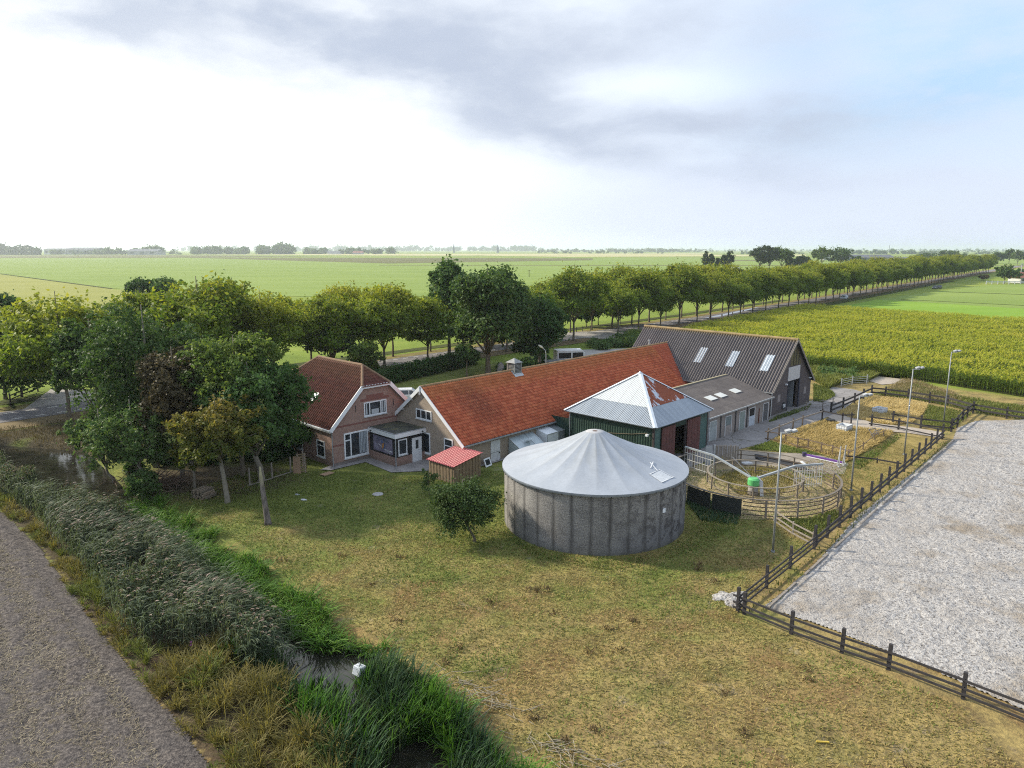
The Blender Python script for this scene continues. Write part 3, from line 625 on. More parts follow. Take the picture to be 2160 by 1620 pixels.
gtree("small_tree", "yellow-green sapling with a thin grey trunk beside the log bundle", "tree", (411, 1030), 890, 84, 1000, 5040, 0.24, ORANGEL, r=0.11, seed=26, n=15, bark=BARKL, per=44, spread=0.125, shell=0.25)
gtree("ditch_tree", "leaning grey-trunked tree at the ditch edge by the brushwood", "tree", (318, 1035), 835, 170, 1000, 9360, 0.2, ALDER, r=0.16, seed=27, n=19, bark=BARKL, lean=(-0.9, 0.2), low=-0.9, per=44, spread=0.125, shell=0.25)
gtree("ditch_tree", "bushy tree hanging over the ditch water, leftmost of the grove", "tree", (240, 1015), 855, 165, 1005, 8280, 0.2, ALDER, r=0.12, seed=28, n=20, bark=BARKL, lean=(-0.6, 0.1), low=-0.95, per=44, spread=0.125, shell=0.25)
gtree("broadleaf_tree", "grey-green tree behind the ditch tree, nearest the road", "tree", (215, 935), 655, 165, 905, 13680, 0.30, MAPLE, r=0.2, seed=29, n=19, per=44, spread=0.125, shell=0.25)
gtree("bush", "low green bush under the leaning tree at the ditch edge", "bush", (300, 1052), 990, 84, 1048, 5000, 0.2, ALDER, r=0.06, seed=31, n=7, shell=0.2, low=-0.9)
gtree("bush", "dark bush under the trees against the farmhouse side wall", "bush", (600, 960), 860, 130, 955, 9000, 0.26, DARKLEAF, r=0.08, seed=32, n=9, shell=0.3, low=-0.9)
gtree("apple_tree", "small leaning apple tree on the lawn in front of the tank", "tree", (1001, 1143), 1003, 150, 1138, 17000, 0.12, APPLE, r=0.085, seed=33, n=18, lean=(-0.6, 0.1), fork=0.32, limbs=9, shell=0.25, low=-0.8, spread=0.2)
gtree("bush", "dark thicket beyond the dashed road behind the small dark fence", "bush", (45, 838), 735, 190, 834, 9000, 0.34, DARKLEAF, r=0.08, seed=36, n=9, shell=0.3, low=-0.9)
# orchard bush beside the wood store
gtree("bush", "straggly half-bare bush beside the patio and wood store", "bush", (905, 1045), 985, 44, 1040, 700, 0.13, APPLE, r=0.03, seed=35, n=7, shell=0.3, spread=0.25)

# free-standing trees in the distance
POPM = leafmat("poplar_leaves", [(0.1, (0.03, 0.055, 0.022)), (0.6, (0.055, 0.085, 0.03)), (0.95, (0.09, 0.12, 0.045))], 0.25)
def ftree(label, x, top, base, wpx, nl, leaf, mat=POPM, name="broadleaf_tree", z0f=0.12, group=None, seed=1, n=8):
    b = G(x, base); m = (b.y * math.cos(PITCH) + CAMH * math.sin(PITCH)) / FPX; h = (base - top) * m
    return tree(name, label, "tree", b, h, wpx * m * 1.2, h * z0f, nl, leaf, mat, r=h * 0.018, seed=seed, n=n, group=group, shell=0.35)
for i, (x, tp, w, lab) in enumerate([(1487, 527, 13, "left end poplar of the small group beyond the avenue"), (1500, 531, 11, "second poplar of the small group beyond the avenue"), (1512, 541, 9, "shortest slim poplar of the small group beyond the avenue"), (1526, 535, 17, "broad poplar in the small group beyond the avenue"), (1539, 526, 13, "right end poplar of the small group beyond the avenue")]):
    ftree(lab, x, tp, 576, w, 1500, 1.1, name="poplar_tree", group="poplars beyond the avenue", seed=70 + i, n=5)
for i, (x, tp, w, lab, mt) in enumerate([(1602, 514, 34, "tall dark tree, left one of the far copse", POPM), (1622, 519, 26, "dark gappy tree second from the left in the far copse", POPM), (1648, 515, 38, "lighter green tall tree in the far copse", LIMEL), (1668, 541, 22, "low dark bushy tree at the foot of the far copse", DARKLEAF), (1690, 536, 30, "small ragged tree at the right end of the far copse", POPM),
        (1733, 513, 30, "tall slim tree left of the long grey shed", LIMEL), (1771, 518, 50, "broad round brown-green tree left of the long grey shed", MAPLE), (1806, 540, 20, "small dark tree in front of the long grey shed", DARKLEAF), (1822, 549, 22, "low bush in front of the long grey shed", DARKLEAF)]):
    ftree(lab, x, tp, 572 if x < 1700 else 564, w, 3200, 1.25, mt, seed=80 + i)
for i, (x, tp, w, bs) in enumerate([(1945, 533, 26, 552), (1962, 531, 26, 552), (1992, 526, 24, 552), (2008, 528, 24, 552), (2033, 535, 18, 552), (2105, 531, 26, 556), (2128, 522, 20, 556), (2146, 526, 26, 558), (2175, 524, 34, 558), (2092, 538, 22, 556), (2205, 526, 34, 560)]):
    ftree("hazy dark tree over the far end of the avenue", x, tp, bs, w, 1800, 1.6, MAPLE, seed=100 + i, group="hazy trees over the far end of the avenue", n=6)
for i, (x, tp, w, bs) in enumerate([(2118, 557, 44, 598), (2150, 566, 30, 592), (2075, 580, 16, 592)]):
    ftree(["round grey-green tree in the field at the end of the avenue", "dark garden tree beside the red-roofed house at the right edge", "small dark red-leaved tree at the end of the avenue"][i], x, tp, bs, w, 2200, 0.9, [MAPLE, DARKLEAF, BROWNL][i], seed=120 + i)
# far woods and hedgerows along the horizon: each reads as one mass
def farwood(x0, x1, top, base, seed, n=2400, mat=MAPLE, leaf=None, gaps=0.0):
    b0, b1 = G(x0, base), G(x1, base); m = b0.y / FPX; h = (base - top) * m; r = random.Random(seed); L = []
    w = abs(x1 - x0) * m; k = max(4, int(w / (h * 0.8)))
    for i in range(k):
        if r.random() < gaps: continue
        f = (i + r.random()) / k; p = b0.lerp(b1, f); hh = h * r.uniform(0.55, 1.0)
        L.append((p.x, p.y + r.uniform(-h, h), hh * 0.5, hh * r.uniform(.6, 1.0), hh * .6, hh * .52))
    return tag(leaf_cloud(L, int(n * 1.8), leaf or h * 0.25, seed, 18, 0.3, -0.9, 0.25, mat, "far_wood"), kind="stuff")
farwood(-60, 93, 517, 537.5, 1, 3600, POPM, gaps=0.05)
farwood(200, 330, 521, 537, 2, 2200, gaps=0.2)
farwood(100, 420, 527, 537, 22, 2400, gaps=0.3)
farwood(405, 520, 521, 536.5, 3, 2600)
farwood(520, 605, 517, 536.5, 4, 2800)
farwood(640, 830, 523, 536, 5, 3000, gaps=0.25)
farwood(800, 1140, 519, 530.0, 6, 3600, gaps=0.0)
farwood(330, 800, 518, 530, 7, 3600, gaps=0.12)
farwood(1130, 1480, 524, 532, 8, 3600, gaps=0.15)
farwood(1250, 2300, 524.5, 531, 9, 5200, gaps=0.08)
farwood(1560, 1740, 529, 536, 10, 1600, gaps=0.2)
farwood(1790, 1960, 527, 536, 11, 2200, gaps=0.1)
farwood(1900, 2300, 529, 536, 12, 2600, gaps=0.3)
farwood(1130, 1400, 529, 535, 13, 1400, gaps=0.5)

# hedge behind the house
def hedge():
    a, b = G(795, 815), G(1000, 768); L = []; n = 26; d = (b - a)
    for i in range(n):
        p = d * (i / (n - 1)); L.append((p.x, p.y, 1.15 + random.Random(i).uniform(-.12, .12), 0.95, 0.95, 1.3))
    t = thing("hedge", "long clipped dark green hedge behind the farmhouse", "hedge", a)
    leaf_cloud(L, 22000, 0.22, 5, 22, 0.55, -0.95, 0.16, DARKLEAF, "foliage", t)
    m = MB()
    for i in range(2, n, 3): m.path([(L[i][0], L[i][1], -.1), (L[i][0] + .1, L[i][1], .5), (L[i][0], L[i][1] + .1, 1.6)], [.07, .06, .02], 5)
    m.build("stem", BARK, t)
hedge()

# ------------------------------------------------------------------ building materials
def brick(name, c1, c2, mortar, dirt=0.3):
    m, nt, b = newmat(name); o = objco(nt); x, y, z = sep(nt, o)
    v = comb(nt, math_(nt, 'ADD', x, y), z)
    bt = nd(nt, 'ShaderNodeTexBrick', {'Vector': v, 'Color1': c4(c1), 'Color2': c4(c2), 'Mortar': c4(mortar), 'Scale': 1.0, 'Mortar Size': 0.012, 'Bias': -0.1, 'Brick Width': 0.24, 'Row Height': 0.075})
    c = bt.outputs['Color']; n = noise(nt, o, 0.9, 5, 0.65); n2 = noise(nt, o, 7, 3, 0.6)
    c = mixc(nt, mrange(nt, n, 0.35, 0.7, 0, dirt), c, tuple(q * 0.45 for q in c1))
    c = mixc(nt, mrange(nt, n2, 0.45, 0.75, 0, 0.35), c, tuple(min(1, q * 1.5) for q in c2))
    c = mixc(nt, math_(nt, 'MULTIPLY', mrange(nt, z, 0.0, 0.5, 0.5, 0.0), mrange(nt, n, 0.3, 0.6)), c, (0.08, 0.08, 0.05))
    setc(nt, b, 'Base Color', c); b.inputs['Roughness'].default_value = 0.9; bump(nt, b, math_(nt, 'ADD', bt.outputs['Fac'], n2), 0.35, 0.01)
    MATS[name] = m; return m
BRICK_RED = brick("red_brick", (0.26, 0.135, 0.105), (0.34, 0.20, 0.155), (0.30, 0.25, 0.22))
BRICK_BUFF = brick("buff_brick", (0.25, 0.19, 0.14), (0.36, 0.28, 0.205), (0.30, 0.27, 0.235))
BRICK_GREY = brick("painted_grey_brick", (0.255, 0.22, 0.20), (0.31, 0.27, 0.245), (0.23, 0.20, 0.18), 0.45)
BRICK_DARK = brick("dark_tarred_brick", (0.078, 0.062, 0.064), (0.105, 0.086, 0.086), (0.095, 0.08, 0.08), 0.4)
def tilemat(name, cols, p, c, lichen=(0.30, 0.20, 0.05), lich=0.3, newx=None, stain=None, ridge=0.0):
    m, nt, b = newmat(name); uv = uvco(nt); u, v, _ = sep(nt, uv)
    cell = comb(nt, math_(nt, 'FLOOR', math_(nt, 'DIVIDE', u, p)), math_(nt, 'FLOOR', math_(nt, 'DIVIDE', v, c)))
    wn_ = nd(nt, 'ShaderNodeTexWhiteNoise', {'Vector': cell}, noise_dimensions='2D').outputs['Value']
    n = noise(nt, uv, 0.35, 6, 0.65); n2 = noise(nt, uv, 2.5, 5, 0.65); n3 = noise(nt, uv, 12, 3, 0.6)
    f = math_(nt, 'ADD', math_(nt, 'MULTIPLY', wn_, 0.45), math_(nt, 'ADD', math_(nt, 'MULTIPLY', n2, 0.35), math_(nt, 'MULTIPLY', n, 0.2)))
    col = ramp(nt, f, [(0.15, cols[0]), (0.5, cols[1]), (0.85, cols[2])])
    col = mixc(nt, mrange(nt, math_(nt, 'ADD', math_(nt, 'MULTIPLY', n3, 0.5), math_(nt, 'MULTIPLY', n, 0.5)), 0.52, 0.66, 0, 0.55), col, tuple(q * 0.35 for q in cols[0]))
    lf = mrange(nt, math_(nt, 'ADD', n2, math_(nt, 'MULTIPLY', mrange(nt, v, 0.0, 2.2, 1.0, 0.0), ridge)), 0.52, 0.75, 0, lich)
    col = mixc(nt, lf, col, lichen)
    if stain:   # darker mossy patch at (u0, v0)
        du = math_(nt, 'DIVIDE', math_(nt, 'SUBTRACT', u, stain[0]), stain[2]); dv = math_(nt, 'DIVIDE', math_(nt, 'SUBTRACT', v, stain[1]), stain[3])
        q = math_(nt, 'ADD', math_(nt, 'MULTIPLY', du, du), math_(nt, 'MULTIPLY', dv, dv))
        sm = math_(nt, 'MULTIPLY', mrange(nt, q, 0, 1.6, 1, 0), mrange(nt, n3, 0.40, 0.6, 0.1, 0.9))
        col = mixc(nt, math_(nt, 'MULTIPLY', sm, 0.8), col, (0.07, 0.04, 0.032))
    jn = math_(nt, 'MAXIMUM', mrange(nt, math_(nt, 'FRACT', math_(nt, 'DIVIDE', v, c)), .78, .98), math_(nt, 'MULTIPLY', mrange(nt, math_(nt, 'ABSOLUTE', math_(nt, 'SUBTRACT', math_(nt, 'FRACT', math_(nt, 'DIVIDE', u, p)), .75)), .2, .06), .55))
    col = mixc(nt, math_(nt, 'MULTIPLY', jn, .55), col, tuple(q * .22 for q in cols[0]))
    if newx: col = mixc(nt, mrange(nt, math_(nt, 'ADD', u, math_(nt, 'MULTIPLY', v, 0.1)), newx, newx + 0.1, 0, 0.75), col, ramp(nt, wn_, [(0, (0.36, 0.085, 0.050)), (1, (0.50, 0.13, 0.075))]))
    setc(nt, b, 'Base Color', col); b.inputs['Roughness'].default_value = 0.8; b.inputs['Specular IOR Level'].default_value = 0.25; bump(nt, b, n3, 0.3, 0.01)
    MATS[name] = m; return m
TILE_ORANGE = tilemat("orange_pantiles", ((0.36, 0.082, 0.042), (0.59, 0.15, 0.072), (0.74, 0.24, 0.115)), 0.24, 0.335, (0.38, 0.20, 0.05), 0.32, 36.6, (4.6, 2.9, 1.9, 2.4), 0.5)
TILE_BROWN = tilemat("brown_roof_tiles", ((0.075, 0.027, 0.024), (0.125, 0.043, 0.036), (0.18, 0.066, 0.052)), 0.30, 0.36, (0.20, 0.12, 0.05), 0.25, None, None, 0.5)
def fibremat(name, c1, c2, c3, moss=(0.30, 0.22, 0.06), mossamt=0.5):
    m, nt, b = newmat(name); uv = uvco(nt); u, v, _ = sep(nt, uv)
    n = noise(nt, vmul(nt, uv, (1.0, 0.35, 1)), 0.6, 6, 0.65); n2 = noise(nt, uv, 5, 4, 0.65); n3 = noise(nt, uv, 20, 2)
    f = math_(nt, 'ADD', math_(nt, 'MULTIPLY', n, 0.5), math_(nt, 'MULTIPLY', n2, 0.5))
    c = ramp(nt, f, [(0.33, c1), (0.5, c2), (0.68, c3)])
    c = mixc(nt, math_(nt, 'MULTIPLY', mrange(nt, math_(nt, 'ADD', v, math_(nt, 'MULTIPLY', n2, 0.8)), 0.35, 0.95, mossamt, 0.0), 1.0), c, moss)
    c = mixc(nt, mrange(nt, n3, 0.62, 0.7, 0, 0.35), c, (0.42, 0.38, 0.30))
    setc(nt, b, 'Base Color', c); b.inputs['Roughness'].default_value = 0.88; bump(nt, b, n2, 0.25, 0.01); MATS[name] = m; return m
FIBRE = fibremat("corrugated_fibre_cement", (0.085, 0.074, 0.074), (0.145, 0.127, 0.125), (0.215, 0.19, 0.18))
def rustmat(name, amount, clean1, clean2):
    """galvanised sheet: lower sheets newer, upper sheets flaked with rust"""
    m, nt, b = newmat(name); uv = uvco(nt); u, v, _ = sep(nt, uv)
    n = noise(nt, uv, 0.9, 6, 0.6); nb = noise(nt, vmul(nt, uv, (2.2, 0.7, 1)), 0.8, 5, 0.6, 0.5); n3 = noise(nt, uv, 9, 4)
    # sheets: edges every metre, slight tone change per sheet
    sh = nd(nt, 'ShaderNodeTexWhiteNoise', {'Vector': comb(nt, math_(nt, 'FLOOR', math_(nt, 'DIVIDE', u, 1.05)), math_(nt, 'FLOOR', math_(nt, 'DIVIDE', v, 1.95)))}, noise_dimensions='2D').outputs['Value']
    seam = math_(nt, 'LESS_THAN', math_(nt, 'ABSOLUTE', math_(nt, 'SUBTRACT', math_(nt, 'FRACT', math_(nt, 'DIVIDE', u, 1.05)), 0.5)), 0.018)
    c = mixc(nt, math_(nt, 'ADD', math_(nt, 'MULTIPLY', sh, 0.5), math_(nt, 'MULTIPLY', n, 0.5)), clean1, clean2)
    c = mixc(nt, math_(nt, 'MULTIPLY', seam, 0.45), c, (0.15, 0.16, 0.17))
    c = mixc(nt, mrange(nt, n3, 0.6, 0.72, 0, 0.3), c, (0.24, 0.22, 0.20))
    edge = math_(nt, 'ADD', math_(nt, 'MULTIPLY', nb, 0.8), math_(nt, 'MULTIPLY', n3, 0.12))
    rf = mrange(nt, edge, 1.0 - amount, 1.0 - amount + 0.012)
    rc = ramp(nt, n3, [(0.3, (0.19, 0.05, 0.026)), (0.7, (0.33, 0.10, 0.048))])
    c = mixc(nt, rf, c, rc)
    setc(nt, b, 'Base Color', c); b.inputs['Metallic'].default_value = 0.15
    setc(nt, b, 'Roughness', mrange(nt, rf, 0, 1, 0.48, 0.9)); MATS[name] = m; return m
GALV = rustmat("galvanised_sheet", 0.18, (0.33, 0.38, 0.44), (0.45, 0.50, 0.55))
GALV_PALE = rustmat("pale_old_sheet", 0.40, (0.50, 0.53, 0.53), (0.62, 0.64, 0.63))
GALV_RUST = rustmat("rusty_old_sheet", 0.592, (0.42, 0.47, 0.54), (0.55, 0.59, 0.64))
WHITE = plain("white_painted_wood", (0.72, 0.74, 0.76), 0.5, var=0.08)
WHITE_DIRTY = plain("weathered_white_paint", (0.52, 0.53, 0.54), 0.7, var=0.2)
ZINC = plain("zinc", (0.32, 0.34, 0.36), 0.45, 0.3, var=0.2)
def glassmat(name, c=(0.018, 0.022, 0.026)):
    m, nt, b = newmat(name); o = objco(nt)
    setc(nt, b, 'Base Color', ramp(nt, noise(nt, o, 1.3, 3), [(0.35, c), (0.7, tuple(q * 2.6 for q in c))])); b.inputs['Roughness'].default_value = 0.07; b.inputs['Specular IOR Level'].default_value = 0.7
    MATS[name] = m; return m
GLASS = glassmat("window_glass")
DARKWOOD = plain("black_stained_wood", (0.020, 0.021, 0.024), 0.7, var=0.4)
FENCEWOOD = plain("tarred_fence_wood", (0.035, 0.032, 0.034), 0.85, var=0.5, scale=5)
GREYWOOD = plain("weathered_grey_wood", (0.235, 0.205, 0.175), 0.9, var=0.35, scale=6)
SHEDWOOD = plain("treated_boards", (0.20, 0.145, 0.09), 0.85, var=0.4, scale=5)
STEEL = plain("galvanised_tube", (0.42, 0.44, 0.46), 0.4, 0.4, var=0.15)
INTERIOR = plain("dark_interior", (0.02, 0.019, 0.018), 0.95)

def grid_roof(name, mat, o, eu, es, nrm, L, Sl, prof_u, prof_s, du, ds, clip=None, parent=None):
    """roof skin with a real profile: o = ridge-side corner, eu along the ridge, es down the slope; clip in (u, s) metres"""
    o, eu, es, nrm = map(lambda q: np.array(q, float), (o, eu, es, nrm))
    us = np.arange(0, L + du * 0.5, du); ss = np.array(ds(Sl)); U, Q = np.meshgrid(us, ss); n = len(us)
    H = prof_u(U) + prof_s(Q)[0] if isinstance(prof_s(Q), tuple) else prof_u(U) + prof_s(Q)
    base = o + U[..., None] * eu + Q[..., None] * es + H[..., None] * nrm
    i, j = np.meshgrid(np.arange(n - 1), np.arange(len(ss) - 1)); k = (j * n + i).ravel()
    if clip is not None:
        cu = ((us[:-1] + us[1:]) / 2)[i].ravel(); cs = ((ss[:-1] + ss[1:]) / 2)[j].ravel(); k = k[inpoly(cu, cs, clip)]
    fc = np.stack([k, k + n, k + 1 + n, k + 1], 1); idx, inv = np.unique(fc.ravel(), return_inverse=True)
    return arr_mesh(name, base.reshape(-1, 3)[idx], inv, np.full(len(k), 4), mat, parent, uv=np.stack([U.ravel(), Q.ravel()], 1)[idx])
def tiled(name, mat, o, eu, es, nrm, L, Sl, p, c, amp, parent, clip=None, step=0.035):
    def ds(S):
        r = []
        k = 0
        while k * c < S: r += [k * c + 0.002, min((k + 1) * c, S) - 0.002]; k += 1
        return r
    saw = lambda q: ((q / c) % 1.0) * step
    return grid_roof(name, mat, o, eu, es, nrm, L, Sl, lambda u: amp * np.sin(2 * np.pi * u / p) + 0.02, saw, p / 6, ds, clip, parent)
def corr(name, mat, o, eu, es, nrm, L, Sl, p, amp, parent, clip=None, ns=10):
    return grid_roof(name, mat, o, eu, es, nrm, L, Sl, lambda u: amp * np.sin(2 * np.pi * u / p), lambda q: q * 0.0, p / 8, lambda S: np.linspace(0, S, ns), clip, parent)

def window(parent, name, o, a, n, w, h, splits=(), transom=None, frame=0.09, mat=WHITE, sill=True, glass=GLASS, open_=False, trange=None):
    """frame with panes: o lower left corner on the wall, a along the wall, n outwards, splits = mullion positions"""
    o, a, n = V(*o), V(*a), V(*n); up = V(0, 0, 1); m = MB(); d = 0.05
    def b(u0, u1, z0, z1, d0=0.002, d1=d): m.obox(o + a * u0 + up * z0 + n * d0, a * (u1 - u0), up * (z1 - z0), n * (d1 - d0))
    b(0, w, 0, frame); b(0, w, h - frame, h); b(0, frame, frame, h - frame); b(w - frame, w, frame, h - frame)
    for s in splits: b(s - frame * .45, s + frame * .45, frame, h - frame)
    if transom is not None:
        t0, t1 = trange or (frame, w - frame); b(t0, t1, transom - frame * .4, transom + frame * .4, 0.002, d - 0.004)
    f = m.build(name, mat, parent)
    q = MB(); q.obox(o + a * frame + up * frame + n * 0.004, a * (w - 2 * frame), up * (h - 2 * frame), n * 0.014); q.build("pane", glass, f)
    if sill:
        q = MB(); q.obox(o - a * .05 + up * -0.075 + n * 0.0025, a * (w + .1), up * 0.07, n * 0.11); q.build("sill", WHITE_DIRTY, f)
    return f
def downpipe(parent, p, z0, z1, mat=ZINC, r=0.045):
    MB().tube((p[0], p[1], z0), (p[0], p[1], z1), r, n=8).build("downpipe", mat, parent)

# ------------------------------------------------------------------ brick farmhouse with half-hipped roof
def farmhouse():
    w, D, he, hr, s, r0 = 8.84, 10.8, 3.47, 7.93, 1.445, 1.77; mid = w / 2; sl = (hr - he) / mid; hh = he + (hr - he) * (1 - s / mid)
    t = thing("farmhouse", "red brick farmhouse with brown half-hipped tiled roof and flat-roofed porch", "house", (-15.0, 57.43, 0), math.radians(45.8))
    gable = [(0, 0, -.2), (w, 0, -.2), (w, 0, he), (mid + s, 0, hh), (mid - s, 0, hh), (0, 0, he)]
    MB().prism(gable, (0, D, 0)).build("wall", BRICK_RED, t)
    e = 0.25; nl = math.hypot(mid, hr - he); dl = V(-mid, 0, -(hr - he)) / nl; dr = V(mid, 0, -(hr - he)) / nl
    nL = V(-(hr - he), 0, mid) / nl; nR = V((hr - he), 0, mid) / nl; SL = nl + 0.33
    sh = s / mid * nl
    # base boards under the tiles
    for d_, n_, nm in ((dl, nL, 'l'), (dr, nR, 'r')):
        clip = [(e + r0, -0.02), (D + e - r0, -0.02), (D + 2 * e, sh), (D + 2 * e, SL + .05), (0, SL + .05), (0, sh)]
        ro = tiled("roof", TILE_BROWN, V(mid, -e, hr) + n_ * 0.05, (0, 1, 0), d_, n_, D + 2 * e, SL, 0.30, 0.36, 0.035, t, clip, .05)
        b = MB(); P = [V(mid, -e, hr) + V(0, 1, 0) * u + d_ * q for u, q in [(e + r0, 0.02), (D + e - r0, 0.02), (D + 2 * e - .03, sh), (D + 2 * e - .03, SL - .03), (.03, SL - .03), (.03, sh)]]
        b.prism(P, -n_ * 0.09); b.build("roof_boards", DARKWOOD, ro)
        if nm == 'l':
            k = MB(); fw = MB()
            o_ = V(mid, -e, hr) + V(0, 1, 0) * (4.72 + e) + dl * 3.64 + nL * 0.07
            k.obox(o_, V(0, .62, 0), dl * 0.92, nL * 0.08)
            sk = k.build("skylight", ZINC, t)
            fw.obox(o_ + V(0, .08, 0) + dl * .1 + nL * .081, V(0, .46, 0), dl * .7, nL * 0.012); fw.build("pane", plain("pale_glass", (0.62, 0.68, 0.72), 0.12, spec=0.8), sk)
    for y0, sg in ((-e, 1), (D + e, -1)):
        hv = V(0, sg * (r0 + e), hr - hh); L_ = hv.length; es = -hv.normalized(); n_ = V(0, -sg * (hr - hh), r0 + e).normalized()
        ro = tiled("hip", TILE_BROWN, V(mid - s - .1, y0 + sg * (r0 + e), hr) + n_ * 0.05, (1, 0, 0), es, n_, 2 * s + .2, L_ + .12, 0.30, 0.36, 0.022, t, [(s + .1, -0.05), (s + .1 + .02, -.05), (2 * s + .2, L_ + .2), (0, L_ + .2)])
        MB().prism([V(mid - s, y0, hh), V(mid + s, y0, hh), V(mid, y0 + sg * (r0 + e), hr)], -n_ * 0.06).build("roof_boards", DARKWOOD, ro)
    m = MB(); rt = TILE_BROWN
    RID = plain("ridge_tile_clay", (0.20, 0.125, 0.075), 0.85, var=0.35, scale=3)
    m.path([(mid, r0, hr + .07), (mid, D / 2, hr + .05), (mid, D - r0, hr + .07)], 0.13, 8)
    for y0, y1 in ((-e, r0), (D + e, D - r0)):
        for sg in (-1, 1): m.path([(mid, y1, hr + .06), (mid + sg * s, y0, hh + .07)], 0.12, 8)
    m.build("ridge_tiles", RID, t)
    b = MB()
    for sg in (-1, 1):
        p0 = V(mid + sg * (mid + .28), -e - .03, he - sl * .28 - .02); p1 = V(mid + sg * s, -e - .03, hh - .02)
        b.bar(p0, p1, 0.06, 0.34)
    b.bar((mid - s - .12, -e - .032, hh - .03), (mid + s + .12, -e - .032, hh - .03), 0.055, 0.26)
    b.build("bargeboard", WHITE, t)
    b = MB(); b.bar((-.34, -e, he - .27), (-.34, D + e, he - .27), 0.13, 0.10); b.bar((-.2, -e, he - .38), (-.2, D, he - .38), 0.3, 0.1); b.build("gutter", WHITE, t)
    downpipe(t, (-.06, -.08), 0, he - .3); downpipe(t, (w + .06, -.08), 0, he - .3)
    fr = (0, -1, 0)
    f = window(t, "window", (3.22, 0, 3.81), (1, 0, 0), fr, 2.35, 1.24, (0.58, 1.74), frame=0.10)
    q = MB()
    for x0, x1 in ((3.42, 3.56), (5.06, 5.22), (5.3, 5.42)): q.box(x0, x1, -.0215, -.0195, 3.95, 4.9)
    for x0, x1 in ((4.0, 4.75),): q.box(x0, x1, -.0215, -.0195, 3.93, 4.35)
    q.build("curtain", plain("net_curtain", (0.42, 0.45, 0.47), 0.9), f)
    f = window(t, "window", (1.1, 0, 0.5), (1, 0, 0), fr, 2.42, 2.2, (0.66,), 1.55, frame=0.13, trange=(.13, .66))
    q = MB()
    for i in range(5): q.box(2.62 + i * .155, 2.74 + i * .155, -.0215, -.0195, .68, 2.52)
    q.build("curtain", plain("pale_curtain", (0.36, 0.40, 0.44), 0.9, var=.2, scale=6), f)
    window(t, "window", (0, 2.5, .55), (0, -1, 0), (-1, 0, 0), 1.28, 1.45, (), 1.0)
    window(t, "window", (0, 6.2, .55), (0, -1, 0), (-1, 0, 0), 1.28, 1.45, (), 1.0)
    a = MB()
    for x in (2.4, 6.32): a.box(x - .03, x + .03, -.03, 0, 4.35, 4.95)
    a.build("wall_anchor", DARKWOOD, t)
    c = MB()
    for z in (1.72, 3.28): c.box(0.02, w - .02, -.012, 0, z, z + .14)
    c.box(2.9, 5.9, -.01, 0, 5.14, 5.36); c.box(3.5, 5.3, -.01, 0, 5.36, 5.66)
    c.build("brick_band", plain("dark_red_bricks", (0.20, 0.085, 0.07), 0.9, var=.3, scale=8), t)
    MB().box(-.03, w + .03, -.035, -.001, -.2, .28).build("plinth", plain("grey_plinth", (0.17, 0.15, 0.14), .9), t)
    # porch: brick base, dark boarding, white fascia, mossy flat roof
    x0, x1, y0 = 3.68, 6.88, -3.78
    MB().box(x0, x1, y0, -.036, -.2, .78).build("porch_plinth", BRICK_RED, t)
    MB().box(x0 + .04, x1, y0 + .04, -.0005, .78, 2.5).build("porch_cladding", DARKWOOD, t)
    k = MB(); k.box(x0 - .18, x1, y0 - .18, -.056, 2.5, 2.86); k.build("fascia", WHITE, t)
    def mossroof():
        m, nt, b_ = newmat("mossy_felt"); o = objco(nt); n = noise(nt, o, 1.1, 6, .65)
        setc(nt, b_, 'Base Color', ramp(nt, n, [(.35, (.028, .030, .030)), (.55, (.060, .064, .045)), (.72, (.115, .105, .035))])); b_.inputs['Roughness'].default_value = .8; return m
    MB().box(x0 - .06, x1 - .05, y0 - .06, -.06, 2.861, 2.875).build("flat_roof", mossroof(), t)
    e_ = MB(); e_.box(x0 - .185, x1, y0 - .185, y0 - .06, 2.86, 2.90); e_.box(x0 - .185, x0 - .06, y0 - .06, -.06, 2.86, 2.90); e_.build("roof_edge", ZINC, t)
    l = MB()
    l.tube((x0 - .19, -.55, 2.68), (x0 - .30, -.55, 2.62), .06); l.build("spotlight", DARKWOOD, t)
    l = MB(); l.tube((x1 - .5, y0 - .19, 2.68), (x1 - .5, y0 - .30, 2.62), .06); l.build("spotlight", DARKWOOD, t)
    downpipe(t, (x0 - .05, y0 - .05), 0, 2.5, ZINC, .05)
    window(t, "porch_window", (x0 + .28, y0 + .04, .95), (1, 0, 0), fr, .92, 1.35, (), None, .09)
    d = MB(); d.box(x1 - 1.48, x1 - .46, y0 - .03, y0 + .038, 0.06, 2.18); dr_ = d.build("porch_door", WHITE, t)
    MB().box(x1 - 1.12, x1 - .82, y0 - .034, y0 - .0302, 1.2, 1.95).build("pane", GLASS, dr_)
    MB().box(x1 - .58, x1 - .54, y0 - .08, y0 - .031, 1.02, 1.14).build("handle", STEEL, dr_)
    return t
FH = farmhouse()
